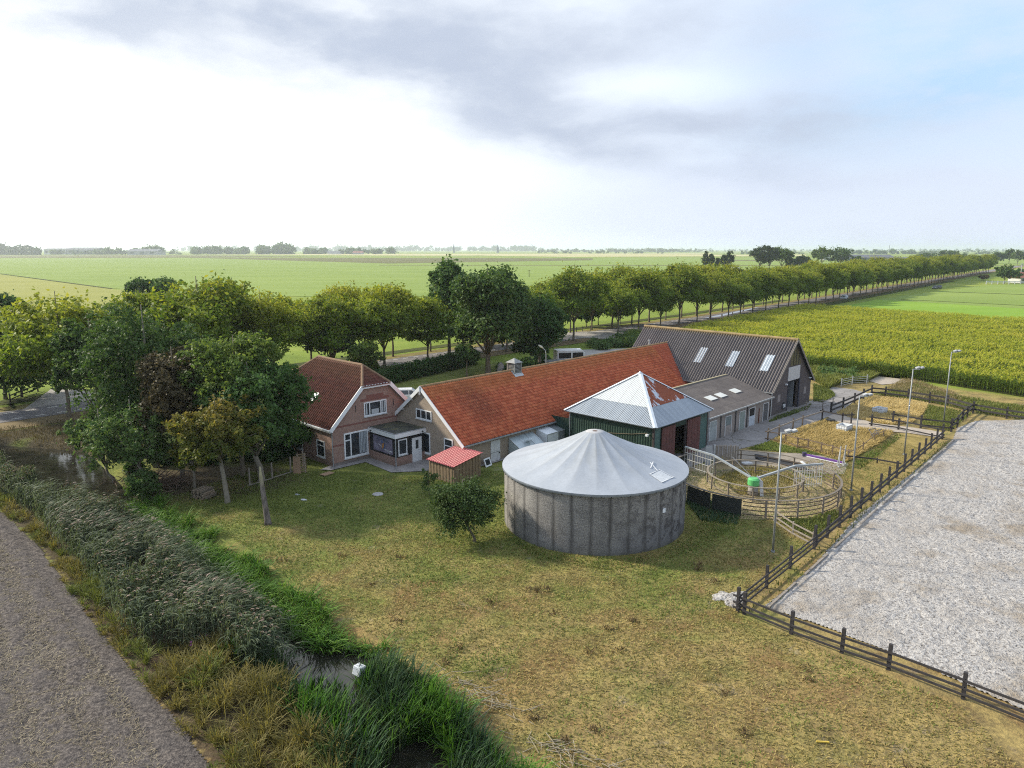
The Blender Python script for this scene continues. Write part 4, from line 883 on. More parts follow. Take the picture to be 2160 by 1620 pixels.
def wall_print():
    """printed picture of a small orange and blue bird on a twig, on the porch side wall"""
    t = thing("wall_picture", "large mauve printed picture of a small bird on a twig hung on the porch", "picture", FH.matrix_basis @ V(3.70, -1.85, .85), math.radians(45.8))
    m, nt, b = newmat("picture_print"); o = objco(nt)
    setc(nt, b, 'Base Color', ramp(nt, noise(nt, o, 1.1, 4, .6), [(.35, (.10, .11, .16)), (.5, (.19, .165, .23)), (.66, (.27, .25, .34))])); b.inputs['Roughness'].default_value = .5
    MB().box(-.012, .03, -1.45, 1.28, .10, 1.42).build("printed_panel", m, t)
    w = plain("picture_white", (.58, .58, .62), .6); k = MB(); X = -.0135
    def strip(a, c, wd):
        a, c = V(X, *a), V(X, *c); d = (c - a).normalized(); n = V(0, -d.z, d.y) * wd / 2; k.poly([a + n, a - n, c - n, c + n])
    strip((.62, .78), (-.38, .38), .05); strip((-.35, .40), (-.95, .30), .10); strip((-.5, .34), (-1.42, .36), .09); strip((-.85, .30), (-1.1, .14), .06)
    k.build("printed_twig", w, t)
    def ell(cy, cz, ry, rz, rot=0, n=14):
        return [V(X - .001, cy + math.cos(rot) * ry * math.cos(a) - math.sin(rot) * rz * math.sin(a), cz + math.sin(rot) * ry * math.cos(a) + math.cos(rot) * rz * math.sin(a)) for a in [i * 2 * math.pi / n for i in range(n)]]
    MB().poly(ell(-.12, .66, .15, .28, .35)).build("printed_bird_breast", plain("picture_orange", (.42, .20, .06), .6), t)
    q = MB(); q.poly(ell(.03, 1.0, .15, .11)); q.poly(ell(-.30, .62, .09, .30, .35)); q.build("printed_bird_head", plain("picture_blue", (.07, .12, .26), .6), t)
    MB().poly([V(X - .002, .14, 1.02), V(X - .002, .36, .93), V(X - .002, .15, .96)]).build("printed_beak", w, t)
wall_print()

# ------------------------------------------------------------------ long stable with the orange roof
def stable():
    hr, wr, he, wl, L = 6.38, 5.27, 2.166, 4.05, 41.2; sl = (hr - he) / wr
    t = thing("stable", "long buff brick stable with an orange pantile roof and white bargeboards", "stable", (-7.73, 59.86, 0), math.radians(47.2))
    z = lambda y: hr - sl * abs(y) - .06
    MB().prism([(0, -5.0, -.4), (0, wl - .25, -.4), (0, wl - .25, z(wl - .25)), (0, 0, z(0)), (0, -5.0, z(5.0))], (L, 0, 0)).build("wall", BRICK_BUFF, t)
    n = math.hypot(wr, hr - he); dR = V(0, -wr, -(hr - he)) / n; dL = V(0, wr, -(hr - he)) / n; nR = V(0, -(hr - he), wr) / n; nL = V(0, (hr - he), wr) / n
    sL = n * wl / wr
    for d_, n_, S_ in ((dR, nR, n), (dL, nL, sL)):
        ro = tiled("roof", TILE_ORANGE, V(-.2, 0, hr) + n_ * .03, (1, 0, 0), d_, n_, L + 1.1, S_, 0.24, 0.335, 0.036, t, None, .055)
        P = [V(-.18, 0, hr), V(L + .8, 0, hr), V(L + .8, 0, hr) + d_ * (S_ - .03), V(-.18, 0, hr) + d_ * (S_ - .03)]
        MB().prism(P, -n_ * .06).build("roof_boards", DARKWOOD, ro)
    m = MB(); rnd_ = random.Random(3)
    for i in range(105):
        x = -.2 + i * .4; m.tube((x, 0, hr + .075 + .012 * math.sin(x * .3)), (x + .41, 0, hr + .065 + .012 * math.sin((x + .4) * .3)), .125, .115, 8)
    m.build("ridge_tiles", plain("mossy_ridge_tiles", (0.27, 0.17, 0.085), .85, var=.45, scale=2), t)
    b = MB(); b.bar((-.23, -wr - .06, he - .09), (-.23, .06, hr + .02), .06, .30); b.bar((-.23, wl + .06, hr - sl * wl - .09), (-.23, -.06, hr + .02), .06, .30)
    b.bar((-.27, 0, hr + .12), (-.27, 0, hr - .62), .12, .06); b.build("bargeboard", WHITE, t)
    br = MB()
    for y in (-3.9, -2.6, -1.3, 1.3, 2.6, 3.7): br.bar((-.2, y, z(y) - .14), (0.0, y, z(y) - .14), .1, .12)
    br.build("purlin_end", WHITE_DIRTY, t)
    g = MB(); g.bar((-.1, -wr - .07, he - .05), (L - 3, -wr - .07, he - .05), .13, .10); g.build("gutter", ZINC, t)
    for x in (.12, 12.9): downpipe(t, (x, -5.09), -.2, he - .05)
    fr = (-1, 0, 0); a = (0, -1, 0)
    window(t, "window", (0, .84, 3.57), a, fr, 2.05, .86, (.66, 1.36), frame=.09)
    window(t, "window", (0, .13, .62), a, fr, 1.1, 1.84, frame=.1)
    window(t, "window", (0, -2.76, .89), a, fr, 1.08, 1.54, (), .9, frame=.1)
    d = MB(); d.box(3.26, 4.42, -5.05, -5.001, -.28, 1.86); dd_ = d.build("door", WHITE_DIRTY, t)
    k = MB(); k.box(3.3, 4.38, -5.06, -5.0505, .78, .81); k.build("door_gap", DARKWOOD, dd_)
    MB().box(4.24, 4.33, -5.1, -5.0505, .62, .72).build("handle", DARKWOOD, dd_)
    # ridge ventilator with louvres
    cx = 11.7; c = MB(); s = .46
    for k_ in range(9): c.box(cx - s, cx + s, -s, s, 6.15 + k_ * .125, 6.15 + k_ * .125 + .06)
    for sx in (-1, 1):
        for sy in (-1, 1): c.box(cx + sx * s - .05, cx + sx * s + .05, sy * s - .05, sy * s + .05, 6.0, 7.22)
    cu = c.build("ridge_vent", plain("bleached_louvre", (.21, .215, .20), .9, var=.3), t)
    MB().add([(cx - s - .16, -s - .16, 7.2), (cx + s + .16, -s - .16, 7.2), (cx + s + .16, s + .16, 7.2), (cx - s - .16, s + .16, 7.2), (cx, 0, 7.62)], [(0, 1, 4), (1, 2, 4), (2, 3, 4), (3, 0, 4), (3, 2, 1, 0)]).build("vent_roof", plain("bleached_shingle", (0.27, 0.27, 0.26), .9, var=.3), cu)
    MB().box(cx - s + .08, cx + s - .08, -s + .08, s - .08, 6.0, 7.2).build("vent_core", INTERIOR, cu)
    q = MB()
    for d_, n_ in ((dR, nR), (dL, nL)): q.obox(V(cx - .62, 0, hr + .13) + d_ * -.02, V(1.24, 0, 0), d_ * .98, n_ * .02)
    q.build("vent_flashing", plain("bleached_lead", (0.40, 0.44, 0.46), .6, var=.25), cu)
    p = MB(); p.tube((36.2, .1, hr - .1), (36.2, .1, hr + .62), .09); p.tube((36.2, .1, hr + .62), (36.2, .1, hr + .74), .15, .15); p.build("flue", STEEL, t)
    return t
ST = stable()
def frame_world(t, p): return t.matrix_basis @ V(*p)

# ------------------------------------------------------------------ big corrugated barn
def barn():
    w, he, hr, L = 10.14, 3.0, 7.98, 20.15; mid = w / 2
    t = thing("barn", "big dark brick barn under a steep grey corrugated roof with an open doorway", "barn", (28.22, 75.78, 0), math.radians(44.7))
    dx0, dx1, dz = 3.95, 6.75, 3.42; T = .28
    zr = lambda x: he + (hr - he) * (1 - abs(x - mid) / mid) - .1
    m = MB(); gy = 0
    m.prism([(0, 0, -.3), (dx0, 0, -.3), (dx0, 0, zr(dx0)), (0, 0, zr(0))], (0, T, 0))
    m.prism([(dx1, 0, -.3), (w, 0, -.3), (w, 0, zr(w)), (dx1, 0, zr(dx1))], (0, T, 0))
    m.prism([(dx0, 0.001, dz), (dx1, 0.001, dz), (dx1, 0.001, zr(dx1)), (mid, 0.001, zr(mid)), (dx0, 0.001, zr(dx0))], (0, T - .002, 0))
    m.prism([(0, L - T, -.3), (w, L - T, -.3), (w, L - T, zr(w)), (mid, L - T, zr(mid)), (0, L - T, zr(0))], (0, T, 0))
    m.box(0.001, T, T, L - T, -.3, he - .12); m.box(w - T, w - .001, T, L - T, -.3, he - .12)
    m.build("wall", BRICK_DARK, t)
    n = math.hypot(mid, hr - he); dl = V(-mid, 0, -(hr - he)) / n; dr = V(mid, 0, -(hr - he)) / n; nl = V(-(hr - he), 0, mid) / n; nr = V((hr - he), 0, mid) / n
    for d_, n_ in ((dl, nl), (dr, nr)):
        corr("roof", FIBRE, V(mid, -.32, hr) + n_ * .05, (0, 1, 0), d_, n_, L + .5, n + .42, 0.33, 0.085, t)
        P = [V(mid, -.28, hr), V(mid, L + .1, hr), V(mid, L + .1, hr) + d_ * (n + .3), V(mid, -.28, hr) + d_ * (n + .3)]
        MB().prism(P, -n_ * .07).build("roof_boards", DARKWOOD, t)
    MB().path([(mid, -.34, hr + .09), (mid, L + .18, hr + .09)], .17, 8).build("ridge_cap", plain("mossy_ridge", (0.27, 0.20, 0.10), .9, var=.45, scale=1.5), t)
    b = MB()
    for sg in (-1, 1): b.bar((mid + sg * (mid + .3), -.36, he - .30), (mid, -.36, hr + .05), .05, .22)
    b.build("bargeboard", plain("grey_verge", (.22, .195, .17), .8), t)
    for y0 in (9.78, 5.57, 1.34):
        SK = plain("translucent_sheet", (0.56, 0.60, 0.63), .35, var=.2)
        corr("skylight", SK, V(mid, y0, hr) + nl * .11 + dl * 2.5, (0, 1, 0), dl, nl, .99, 2.3, 0.33, 0.085, t, ns=3)
    fr = (0, -1, 0)
    MB().box(dx0 - .2, dx1 - .02, -.08, -.0005, 3.46, 5.0).build("door_hoarding", plain("pale_hoarding", (0.47, 0.46, 0.46), .7, var=.15), t)
    k = MB(); k.prism([(4.25, -.02, 5.12), (7.03, -.02, 5.12), (7.03, -.02, 5.3), (5.76, -.02, 7.45), (5.3, -.02, 7.3), (4.25, -.02, 6.1)], (0, .019, 0))
    gp = k.build("gable_glazing", plain("grubby_glazing", (.10, .085, .055), .35, var=.45), t)
    k = MB()
    for x, zt in ((4.95, 6.75), (5.6, 7.3), (6.3, 6.45)): k.box(x - .04, x + .04, -.05, -.0205, 5.12, zt)
    k.build("mullion", DARKWOOD, gp)
    d = MB(); d.box(dx1 - .05, dx1 + .2, -.10, -.0005, 0.02, 3.6); d.box(dx0 - .02, dx0 + .1, -.04, T, 0.0, dz); d.box(dx0 + .3, dx0 + .42, T + .4, T + .5, 0, dz); d.build("door_post", plain("blue_black_paint", (.02, .025, .045), .6), t)
    d = MB(); d.obox((dx1 - .42, T + .1, .03), V(.06, 0, 0), V(0, 1.3, 0), V(0, 0, 3.3)); d.build("door", plain("grey_door", (.22, .24, .26), .6), t)
    k = MB(); k.box(1.55, 2.2, -.02, -.0005, 1.35, 2.2); k.build("blocked_window", plain("boarded_pane", (.24, .21, .20), .9), t)
    k = MB(); k.box(8.3, 8.95, -.02, -.0005, 1.35, 2.2); k.build("blocked_window", MATS["boarded_pane"], t)
    for x in (3.35, 9.6):
        k = MB(); k.box(x - .12, x + .12, -.22, -.0005, 3.1, 3.24); k.build("lamp", WHITE, t)
    downpipe(t, (-.06, -.08), 0, he - .25, plain("pale_pipe", (.50, .51, .50), .6), .06)
    MB().bar((-.33, -.3, he - .3), (-.33, L, he - .3), .12, .1).build("gutter", ZINC, t)
    # a round dark number board low on the wall
    return t
BN = barn()
def number_board():
    t = thing("number_board", "small dark round board with white marks low on the barn wall", "sign", frame_world(BN, (3.15, -.05, .75)), math.radians(44.7))
    k = MB(); k.tube((0, .04, 0), (0, -.02, 0), .42, n=18); k.build("board", plain("board_black", (.02, .025, .03), .6), t)
    q = MB()
    def r(x0, x1, z0, z1): q.box(x0, x1, -.032, -.0205, z0, z1)
    r(-.30, -.02, .10, .18); r(-.20, -.12, -.20, .10)                         # T
    r(.06, .14, -.18, .18); r(.26, .34, -.18, .18); r(.14, .26, .11, .18); r(.14, .26, -.03, .03); r(.14, .26, -.18, -.11)   # 8
    q.build("lettering", WHITE, t)
number_board()

# ------------------------------------------------------------------ low stable block with box doors
def boxes():
    L, dp, he, hb = 13.9, 5.66, 2.6, 4.0
    t = thing("stable_block", "low grey stable block with five stall doors and a dark shallow felt roof", "stable", (18.12, 64.78, 0), math.radians(46.0))
    MB().prism([(0, 0, -.3), (0, dp, -.3), (0, dp, hb - .2), (0, 0, he - .15)], (L - .1, 0, 0)).build("wall", BRICK_GREY, t)
    n = V(0, -(hb - he), dp).normalized(); d = V(0, -dp, -(hb - he)).normalized(); S_ = math.hypot(dp, hb - he)
    def felt():
        m, nt, b = newmat("grey_felt"); uv = objco(nt); x, y, z = sep(nt, uv)
        f = math_(nt, 'ADD', math_(nt, 'MULTIPLY', noise(nt, uv, .7, 6, .65), .5), math_(nt, 'MULTIPLY', noise(nt, uv, 11, 4, .7), .5))
        c = ramp(nt, f, [(.35, (.058, .049, .047)), (.5, (.092, .078, .074)), (.66, (.145, .125, .112))])
        sm = math_(nt, 'LESS_THAN', math_(nt, 'ABSOLUTE', math_(nt, 'SUBTRACT', math_(nt, 'FRACT', math_(nt, 'DIVIDE', y, 1.42)), .5)), .025)
        s2 = math_(nt, 'LESS_THAN', math_(nt, 'ABSOLUTE', math_(nt, 'SUBTRACT', math_(nt, 'FRACT', math_(nt, 'DIVIDE', x, 4.7)), .5)), .008)
        c = mixc(nt, math_(nt, 'MULTIPLY', math_(nt, 'MAXIMUM', sm, s2), .6), c, (.045, .038, .036)); setc(nt, b, 'Base Color', c); b.inputs['Roughness'].default_value = .9; bump(nt, b, f, .4, .01); return m
    P = [V(-.35, dp + .1, hb + .03), V(L + 1.2, dp + .1, hb + .03), V(L - .1, -.32, he - .08), V(-.35, -.32, he - .08)]
    MB().prism(P, -n * .12).build("roof", felt(), t)
    MB().bar((-.36, -.4, he - .14), (L, -.4, he - .14), .11, .12).build("gutter", ZINC, t)
    MB().bar((-.36, dp + .1, hb + .06), (L + 1.0, dp + .1, hb + .06), .2, .08).build("roof_edge", plain("yellowed_edge", (.34, .30, .20), .8), t)
    zz = lambda y: he + (hb - he) * y / dp
    for x in (5.3, 7.35, 10.5):
        o = V(x - .65, 2.0, zz(2.0) + .035); MB().obox(o, V(1.35, 0, 0), V(0, .85, .85 * (hb - he) / dp), n * .05).build("skylight", plain("dirty_white_sheet", (.60, .61, .58), .5, var=.15), t)
    GD = plain("grey_green_door", (.30, .33, .33), .8, var=.3); DD = plain("dark_door", (.085, .085, .09), .7, var=.3)
    for i, (x0, x1) in enumerate([(.85, 2.1), (3.95, 5.1), (6.9, 8.0), (9.05, 10.2), (12.25, 13.35)]):
        b = MB(); b.box(x0 - .1, x0, -.05, -.001, 0, 1.98); b.box(x1, x1 + .1, -.05, -.001, 0, 1.98); b.box(x0, x1, -.05, -.001, 1.9, 1.98)
        fr = b.build("door_frame", WHITE_DIRTY, t)
        if i == 3:
            MB().box(x0, x1, -.035, -.001, .03, 1.08).build("door", plain("pale_blue_door", (.42, .47, .53), .6, var=.12), fr)
            MB().box(x0 + .05, x1 - .05, -.012, -.0005, 1.08, 1.88).build("opening", INTERIOR, fr)
        elif i == 1:
            MB().box(x0, x1, -.035, -.001, .03, 1.0).build("door", plain("bare_board_door", (.27, .24, .22), .85, var=.3), fr)
            MB().box(x0, x1, -.03, -.001, 1.03, 1.9).build("upper_door", plain("slate_door", (.16, .19, .19), .8, var=.3), fr)
        else: MB().box(x0, x1, -.035, -.001, .03, 1.9).build("door", [GD, 0, plain("green_grey_door", (.22, .26, .24), .8, var=.3), 0, DD][i], fr)
    for x in (.12, 2.95, 6.0, 8.5): MB().box(x - .05, x + .05, -.09, -.001, 0, he - .2).build("downpipe", plain("dark_pipe", (.07, .07, .075), .6), t)
    MB().box(11.2, 11.28, -.08, -.001, 0, 1.6).build("bolt_bar", plain("rust_red", (.16, .05, .03), .8), t)
    return t
boxes()

# ------------------------------------------------------------------ green shed with pyramid roof
def green_shed():
    wr, wl, h, ha = 9.56, 9.6, 3.62, 7.01; cx, cy = wr / 2, wl / 2; i = .3
    t = thing("square_barn", "green corrugated square barn with a rusty silver pyramid roof and red sliding doors", "barn", (11.75, 56.67, 0), math.radians(46.2))
    GREEN = plain("dark_green_sheet", (.013, .036, .026), .6, var=.35, scale=1.2); GREEN2 = plain("blue_green_sheet", (.065, .125, .115), .55, var=.25)
    up = V(0, 0, 1)
    def sheetwall(mat, o, a, n, L, z1): return corr("wall", mat, V(*o) + up * z1, a, (0, 0, -1), n, L, z1 + .2, .26, .022, t, ns=2)
    sheetwall(GREEN, (i, i, 0), (0, 1, 0), (-1, 0, 0), wl - 2 * i, h - .05)
    sheetwall(GREEN, (wr - i, i, 0), (0, 1, 0), (1, 0, 0), wl - 2 * i, h - .05)
    sheetwall(GREEN, (i, wl - i, 0), (1, 0, 0), (0, 1, 0), wr - 2 * i, h - .05)
    sheetwall(GREEN2, (i, i, 0), (1, 0, 0), (0, -1, 0), 1.05, h - .05); sheetwall(GREEN2, (7.75, i, 0), (1, 0, 0), (0, -1, 0), 1.5, h - .05)
    sheetwall(GREEN, (i, i + .001, h - .5), (1, 0, 0), (0, -1, 0), 9.0, .45)
    RED = plain("faded_red_boards", (.115, .046, .040), .85, var=.45, scale=2.5)
    for x0, x1 in ((1.4, 3.5), (5.55, 7.75)):
        k = MB(); n = 9
        for j in range(n): k.box(x0 + (x1 - x0) * j / n + .008, x0 + (x1 - x0) * (j + 1) / n - .008, i - .14 - .01 * (j % 2), i - .07, .06, h - .35)
        k.build("sliding_door", RED, t)
    k = MB(); k.box(i + .05, wr - i - .05, wl - .5, wl - .45, 0, h - .2); k.box(wr - .5, wr - .45, .5, wl - .5, 0, h - .2); k.build("interior_lining", INTERIOR, t)
    for sx, sy in ((.33, .33), (9.2, .33), (3.55, .36), (5.5, .36)): MB().box(sx - .08, sx + .08, sy - .08, sy + .08, -.1, h - .1).build("post", plain("dark_post", (.05, .04, .04), .8), t)
    apex = V(cx, cy, ha)
    fac = [((0, wl, h), (0, 0, h), GALV_PALE), ((0, 0, h), (wr, 0, h), GALV_RUST), ((wr, 0, h), (wr, wl, h), GALV_RUST), ((wr, wl, h), (0, wl, h), GALV_PALE)]
    for a, b, up_m in fac:
        a, b = V(*a), V(*b); eu = (b - a).normalized(); Lx = (b - a).length; midp = (a + b) / 2; es = (midp - apex); S_ = es.length; es = es / S_
        n = eu.cross(-es).normalized(); n = n if n.z > 0 else -n
        o = apex - eu * Lx / 2 + n * .03; sb = S_ * .645
        w_ = lambda s_: Lx / 2 * s_ / S_
        corr("roof", up_m, o, eu, es, n, Lx, sb + .12, .15, .016, t, [(Lx / 2, 0), (Lx / 2 + w_(sb + .12), sb + .12), (Lx / 2 - w_(sb + .12), sb + .12)], 14)
        corr("roof", GALV, o + es * sb - n * .02, eu, es, n, Lx, S_ - sb + .1, .15, .016, t, [(Lx / 2 - w_(sb), -.01), (Lx / 2 + w_(sb), -.01), (Lx, S_ - sb + .11), (0, S_ - sb + .11)], 9)
        MB().prism([a, b, apex], (0, 0, -.08)).build("roof_boards", DARKWOOD, t)
        MB().bar(a + V(0, 0, -.07) + eu * .02, b + V(0, 0, -.07) - eu * .02, .1, .11).build("gutter", plain("grey_gutter", (.13, .14, .15), .6), t)
    for c in ((0, 0, h), (wr, 0, h), (wr, wl, h), (0, wl, h)):
        c = V(*c); k = MB(); d = (c - apex).normalized(); r = d.cross(up).normalized(); nn = r.cross(d); nn = nn if nn.z > 0 else -nn
        for sg in (-1, 1): k.obox(apex + nn * .065, r * sg * .2 - nn * .04, (c - apex) * 1.01, nn * .015)
        k.build("hip_flashing", plain("white_flashing", (.58, .63, .68), .45, var=.12), t)
    MB().tube(apex + V(0, 0, -.05), apex + V(0, 0, .16), .2, .05).build("finial", MATS["white_flashing"], t)
    k = MB(); k.tube((i - .02, .75, 2.85), (i - .35, .7, 2.85), .05); k.box(i - .5, i - .28, .6, .8, 2.78, 2.95); k.build("floodlight", WHITE, t)
    downpipe(t, (i - .1, wl - .45), 0, h - .1); downpipe(t, (wr - .2, i - .1), 0, h - .1)
    k = MB(); k.path([(i - .06, .9, 2.95), (i - .06, 2.4, 2.6), (i - .06, 4.2, 2.35), (i - .06, 6.2, 2.1)], .022, 5); k.build("cable", plain("brown_cable", (.14, .10, .06), .7), t)
    # lean-to on the far left between the stable and this barn
    k = corr("annex_wall", GREEN, V(i + .3, wl - i, 2.7), (0, 1, 0), (0, 0, -1), (-1, 0, 0), 3.6, 2.9, .26, .022, t, ns=2)
green_shed()

# ------------------------------------------------------------------ round concrete tank with tented cover
def tank():
    c = (5.52, 45.86, 0); R, h, ha = 6.03, 3.87, 6.08; NP = 33
    t = thing("storage_tank", "round concrete slurry tank with a pale tented cover on the lawn", "tank", c)
    n = 198; zs = np.linspace(-.3, h - .02, 24); A, Zz = np.meshgrid(np.linspace(0, 2 * np.pi, n + 1), zs)
    lift = 0.0
    vs = np.stack([(R + lift) * np.cos(A), (R + lift) * np.sin(A), Zz], -1).reshape(-1, 3); i, j = np.meshgrid(np.arange(n), np.arange(len(zs) - 1)); k = (j * (n + 1) + i).ravel()
    m, nt, b = newmat("tank_concrete"); uv = uvco(nt); u, v, _ = sep(nt, uv)
    fr = math_(nt, 'ABSOLUTE', math_(nt, 'SUBTRACT', math_(nt, 'FRACT', u), 0.5))          # 0.5 at the panel joints
    jd = math_(nt, 'SUBTRACT', 0.5, fr)
    vec = comb(nt, math_(nt, 'MULTIPLY', u, 1.15), v); n1 = noise(nt, vec, .55, 6, .7, .3); n2 = noise(nt, vmul(nt, vec, (2.5, .35, 1)), 1.2, 5, .7); n3 = noise(nt, vec, 14, 4, .75); n4 = noise(nt, vec, 1.6, 6, .75, .6)
    f = math_(nt, 'ADD', math_(nt, 'MULTIPLY', n3, .65), math_(nt, 'MULTIPLY', n1, .35))
    c_ = ramp(nt, f, [(.37, (.058, .055, .056)), (.48, (.172, .163, .157)), (.60, (.34, .325, .305))])
    # pale, smoother lower courses, dark smear plus the shade of the right flank put into the colour, algae towards the ground
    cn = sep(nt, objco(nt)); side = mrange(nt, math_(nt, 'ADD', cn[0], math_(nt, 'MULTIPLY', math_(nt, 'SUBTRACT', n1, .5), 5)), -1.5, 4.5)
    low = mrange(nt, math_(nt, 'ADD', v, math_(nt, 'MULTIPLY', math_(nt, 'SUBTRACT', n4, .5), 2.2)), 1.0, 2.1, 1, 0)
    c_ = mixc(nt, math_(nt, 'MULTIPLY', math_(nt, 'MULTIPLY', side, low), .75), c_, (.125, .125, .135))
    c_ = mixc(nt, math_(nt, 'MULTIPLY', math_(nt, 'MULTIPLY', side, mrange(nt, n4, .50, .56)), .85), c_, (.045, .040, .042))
    wst = mrange(nt, math_(nt, 'ADD', n2, math_(nt, 'MULTIPLY', n1, .4)), .35, .95, .03, .25)
    st = math_(nt, 'SUBTRACT', 1.0, math_(nt, 'DIVIDE', jd, wst), clamp=True)
    c_ = mixc(nt, math_(nt, 'MULTIPLY', st, mrange(nt, n2, .3, .6, .4, .9)), c_, (.048, .044, .042))
    hz = math_(nt, 'LESS_THAN', math_(nt, 'ABSOLUTE', math_(nt, 'SUBTRACT', math_(nt, 'FRACT', math_(nt, 'DIVIDE', v, .78)), .5)), .018)
    c_ = mixc(nt, math_(nt, 'MULTIPLY', hz, .4), c_, (.09, .08, .07))
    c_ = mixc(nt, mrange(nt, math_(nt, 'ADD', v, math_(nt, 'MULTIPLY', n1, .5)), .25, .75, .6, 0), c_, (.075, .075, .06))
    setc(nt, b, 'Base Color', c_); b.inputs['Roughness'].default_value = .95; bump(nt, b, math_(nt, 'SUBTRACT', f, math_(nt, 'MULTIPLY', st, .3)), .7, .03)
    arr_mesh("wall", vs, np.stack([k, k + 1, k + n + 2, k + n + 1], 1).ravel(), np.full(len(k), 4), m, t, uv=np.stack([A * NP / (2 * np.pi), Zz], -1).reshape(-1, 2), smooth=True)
    # membrane cover: taut radial ribs, sagging between them
    NS = 20; rs = np.concatenate([np.linspace(.62, R * .9, 22), np.linspace(R * .92, R + .14, 7)]); Rr, A2 = np.meshgrid(rs, np.linspace(0, 2 * np.pi, NS * 10 + 1)); q = np.clip((Rr - .62) / (R - .62), 0, 1)
    prof = h + .04 + (ha - h) * (0.62 * (1 - q) ** 2.0 + 0.38 * (1 - q ** 1.8)) - .0
    sag = np.abs(np.sin((A2 + .07) * NS / 2)); Zc = prof - .06 * sag * np.sin(np.pi * np.clip(q, 0, 1)) ** .8
    Zc = np.where(Rr > R - .02, h + .04 - (Rr - R + .02) * .25, Zc)
    n = len(rs); vs = np.stack([Rr * np.cos(A2), Rr * np.sin(A2), Zc], -1).reshape(-1, 3); i, j = np.meshgrid(np.arange(n - 1), np.arange(NS * 10)); k = (j * n + i).ravel()
    m, nt, b = newmat("cover_membrane"); uv = uvco(nt); u, v, _ = sep(nt, uv); o = objco(nt)
    jd = math_(nt, 'SUBTRACT', .5, math_(nt, 'ABSOLUTE', math_(nt, 'SUBTRACT', math_(nt, 'FRACT', u), .5)))
    n1 = noise(nt, comb(nt, math_(nt, 'MULTIPLY', u, 1.5), math_(nt, 'MULTIPLY', v, .5)), 1.1, 5, .65); n2 = noise(nt, o, .5, 5, .6); n3 = noise(nt, o, 6, 4, .7)
    c_ = ramp(nt, math_(nt, 'ADD', math_(nt, 'MULTIPLY', n2, .6), math_(nt, 'MULTIPLY', n3, .4)), [(.33, (.27, .295, .335)), (.66, (.37, .40, .445))])
    sm = math_(nt, 'MULTIPLY', mrange(nt, math_(nt, 'DIVIDE', jd, 1.0), 0.0, .10, 1, 0), mrange(nt, v, .6, 5.5, 1.0, .12))
    c_ = mixc(nt, math_(nt, 'MULTIPLY', sm, .55), c_, (.17, .175, .185))
    c_ = mixc(nt, math_(nt, 'MULTIPLY', mrange(nt, n1, .44, .66, 0, .65), mrange(nt, v, .5, 4.5, 1, .15)), c_, (.24, .24, .22))
    setc(nt, b, 'Base Color', c_); b.inputs['Roughness'].default_value = .5; b.inputs['Specular IOR Level'].default_value = .35
    cov = arr_mesh("cover", vs, np.stack([k, k + n, k + n + 1, k + 1], 1).ravel(), np.full(len(k), 4), m, t, uv=np.stack([(A2 + .07) * NS / (2 * np.pi), Rr], -1).reshape(-1, 2), smooth=True)
    # skirt, clamping bolts, top ring and vent hole
    k = MB(); n = 160
    vs = []; rr_ = [(R + .14, h + .003), (R + .145, h - .17), (R + .02, h - .19)]
    for r_, z_ in rr_: vs += [(r_ * math.cos(2 * math.pi * i / n), r_ * math.sin(2 * math.pi * i / n), z_) for i in range(n)]
    k.add(vs, [(q_ * n + (i + 1) % n, q_ * n + i, (q_ + 1) * n + i, (q_ + 1) * n + (i + 1) % n) for q_ in range(2) for i in range(n)])
    k.build("skirt", plain("grey_blue_skirt", (.25, .275, .32), .55, var=.2), t, smooth=True)
    k = MB()
    for i in range(66): a = 2 * math.pi * i / 66; k.box((R + .15) * math.cos(a) - .02, (R + .15) * math.cos(a) + .02, (R + .15) * math.sin(a) - .02, (R + .15) * math.sin(a) + .02, h - .2, h - .13)
    k.build("bolt", DARKWOOD, t)
    k = MB(); n = 32; vs = []
    for r_, z_ in ((.66, ha - .02), (.62, ha + .045), (.17, ha + .07)): vs += [(r_ * math.cos(2 * math.pi * i / n), r_ * math.sin(2 * math.pi * i / n), z_) for i in range(n)]
    k.add(vs, [(q_ * n + i, q_ * n + (i + 1) % n, (q_ + 1) * n + (i + 1) % n, (q_ + 1) * n + i) for q_ in range(2) for i in range(n)]); k.build("top_ring", plain("ring_grey", (.38, .38, .39), .6, var=.2), t, smooth=True)
    MB().tube((0, 0, ha - .1), (0, 0, ha + .066), .168, n=16).build("vent", plain("rusty_vent", (.11, .06, .04), .8), t)
    # inspection hatch patch and stuck tape on the right flank
    def onc(r_, a): 
        q_ = max(0, min(1, (r_ - .62) / (R - .62))); s_ = abs(math.sin((a + .07) * NS / 2))
        return V(r_ * math.cos(a), r_ * math.sin(a), h + .04 + (ha - h) * (.62 * (1 - q_) ** 2 + .38 * (1 - q_ ** 1.8)) - .06 * s_ * math.sin(math.pi * q_) ** .8 + .02)
    a0 = math.radians(-43); k = MB(); nn = 6; P = {}
    for i in range(nn + 1):
        for j in range(nn + 1): P[i, j] = onc(4.75 + .85 * i / nn, a0 + (j / nn - .5) * .22)
    for i in range(nn):
        for j in range(nn): k.poly([P[i, j], P[i + 1, j], P[i + 1, j + 1], P[i, j + 1]])
    k.build("hatch", plain("hatch_foil", (.50, .52, .54), .4, var=.3, scale=9), t)
    k = MB()
    for pts in ([(3.9, a0 + .20), (4.7, a0 + .06)], [(4.3, a0 + .02), (4.0, a0 + .28)], [(4.7, a0 - .13), (4.7, a0 + .13)], [(5.65, a0 - .13), (5.65, a0 + .13)], [(4.7, a0 - .12), (5.65, a0 - .12)], [(4.7, a0 + .12), (5.65, a0 + .12)]):
        p, q_ = onc(*pts[0]), onc(*pts[1]); k.bar(p + V(0, 0, .015), q_ + V(0, 0, .015), .055, .012)
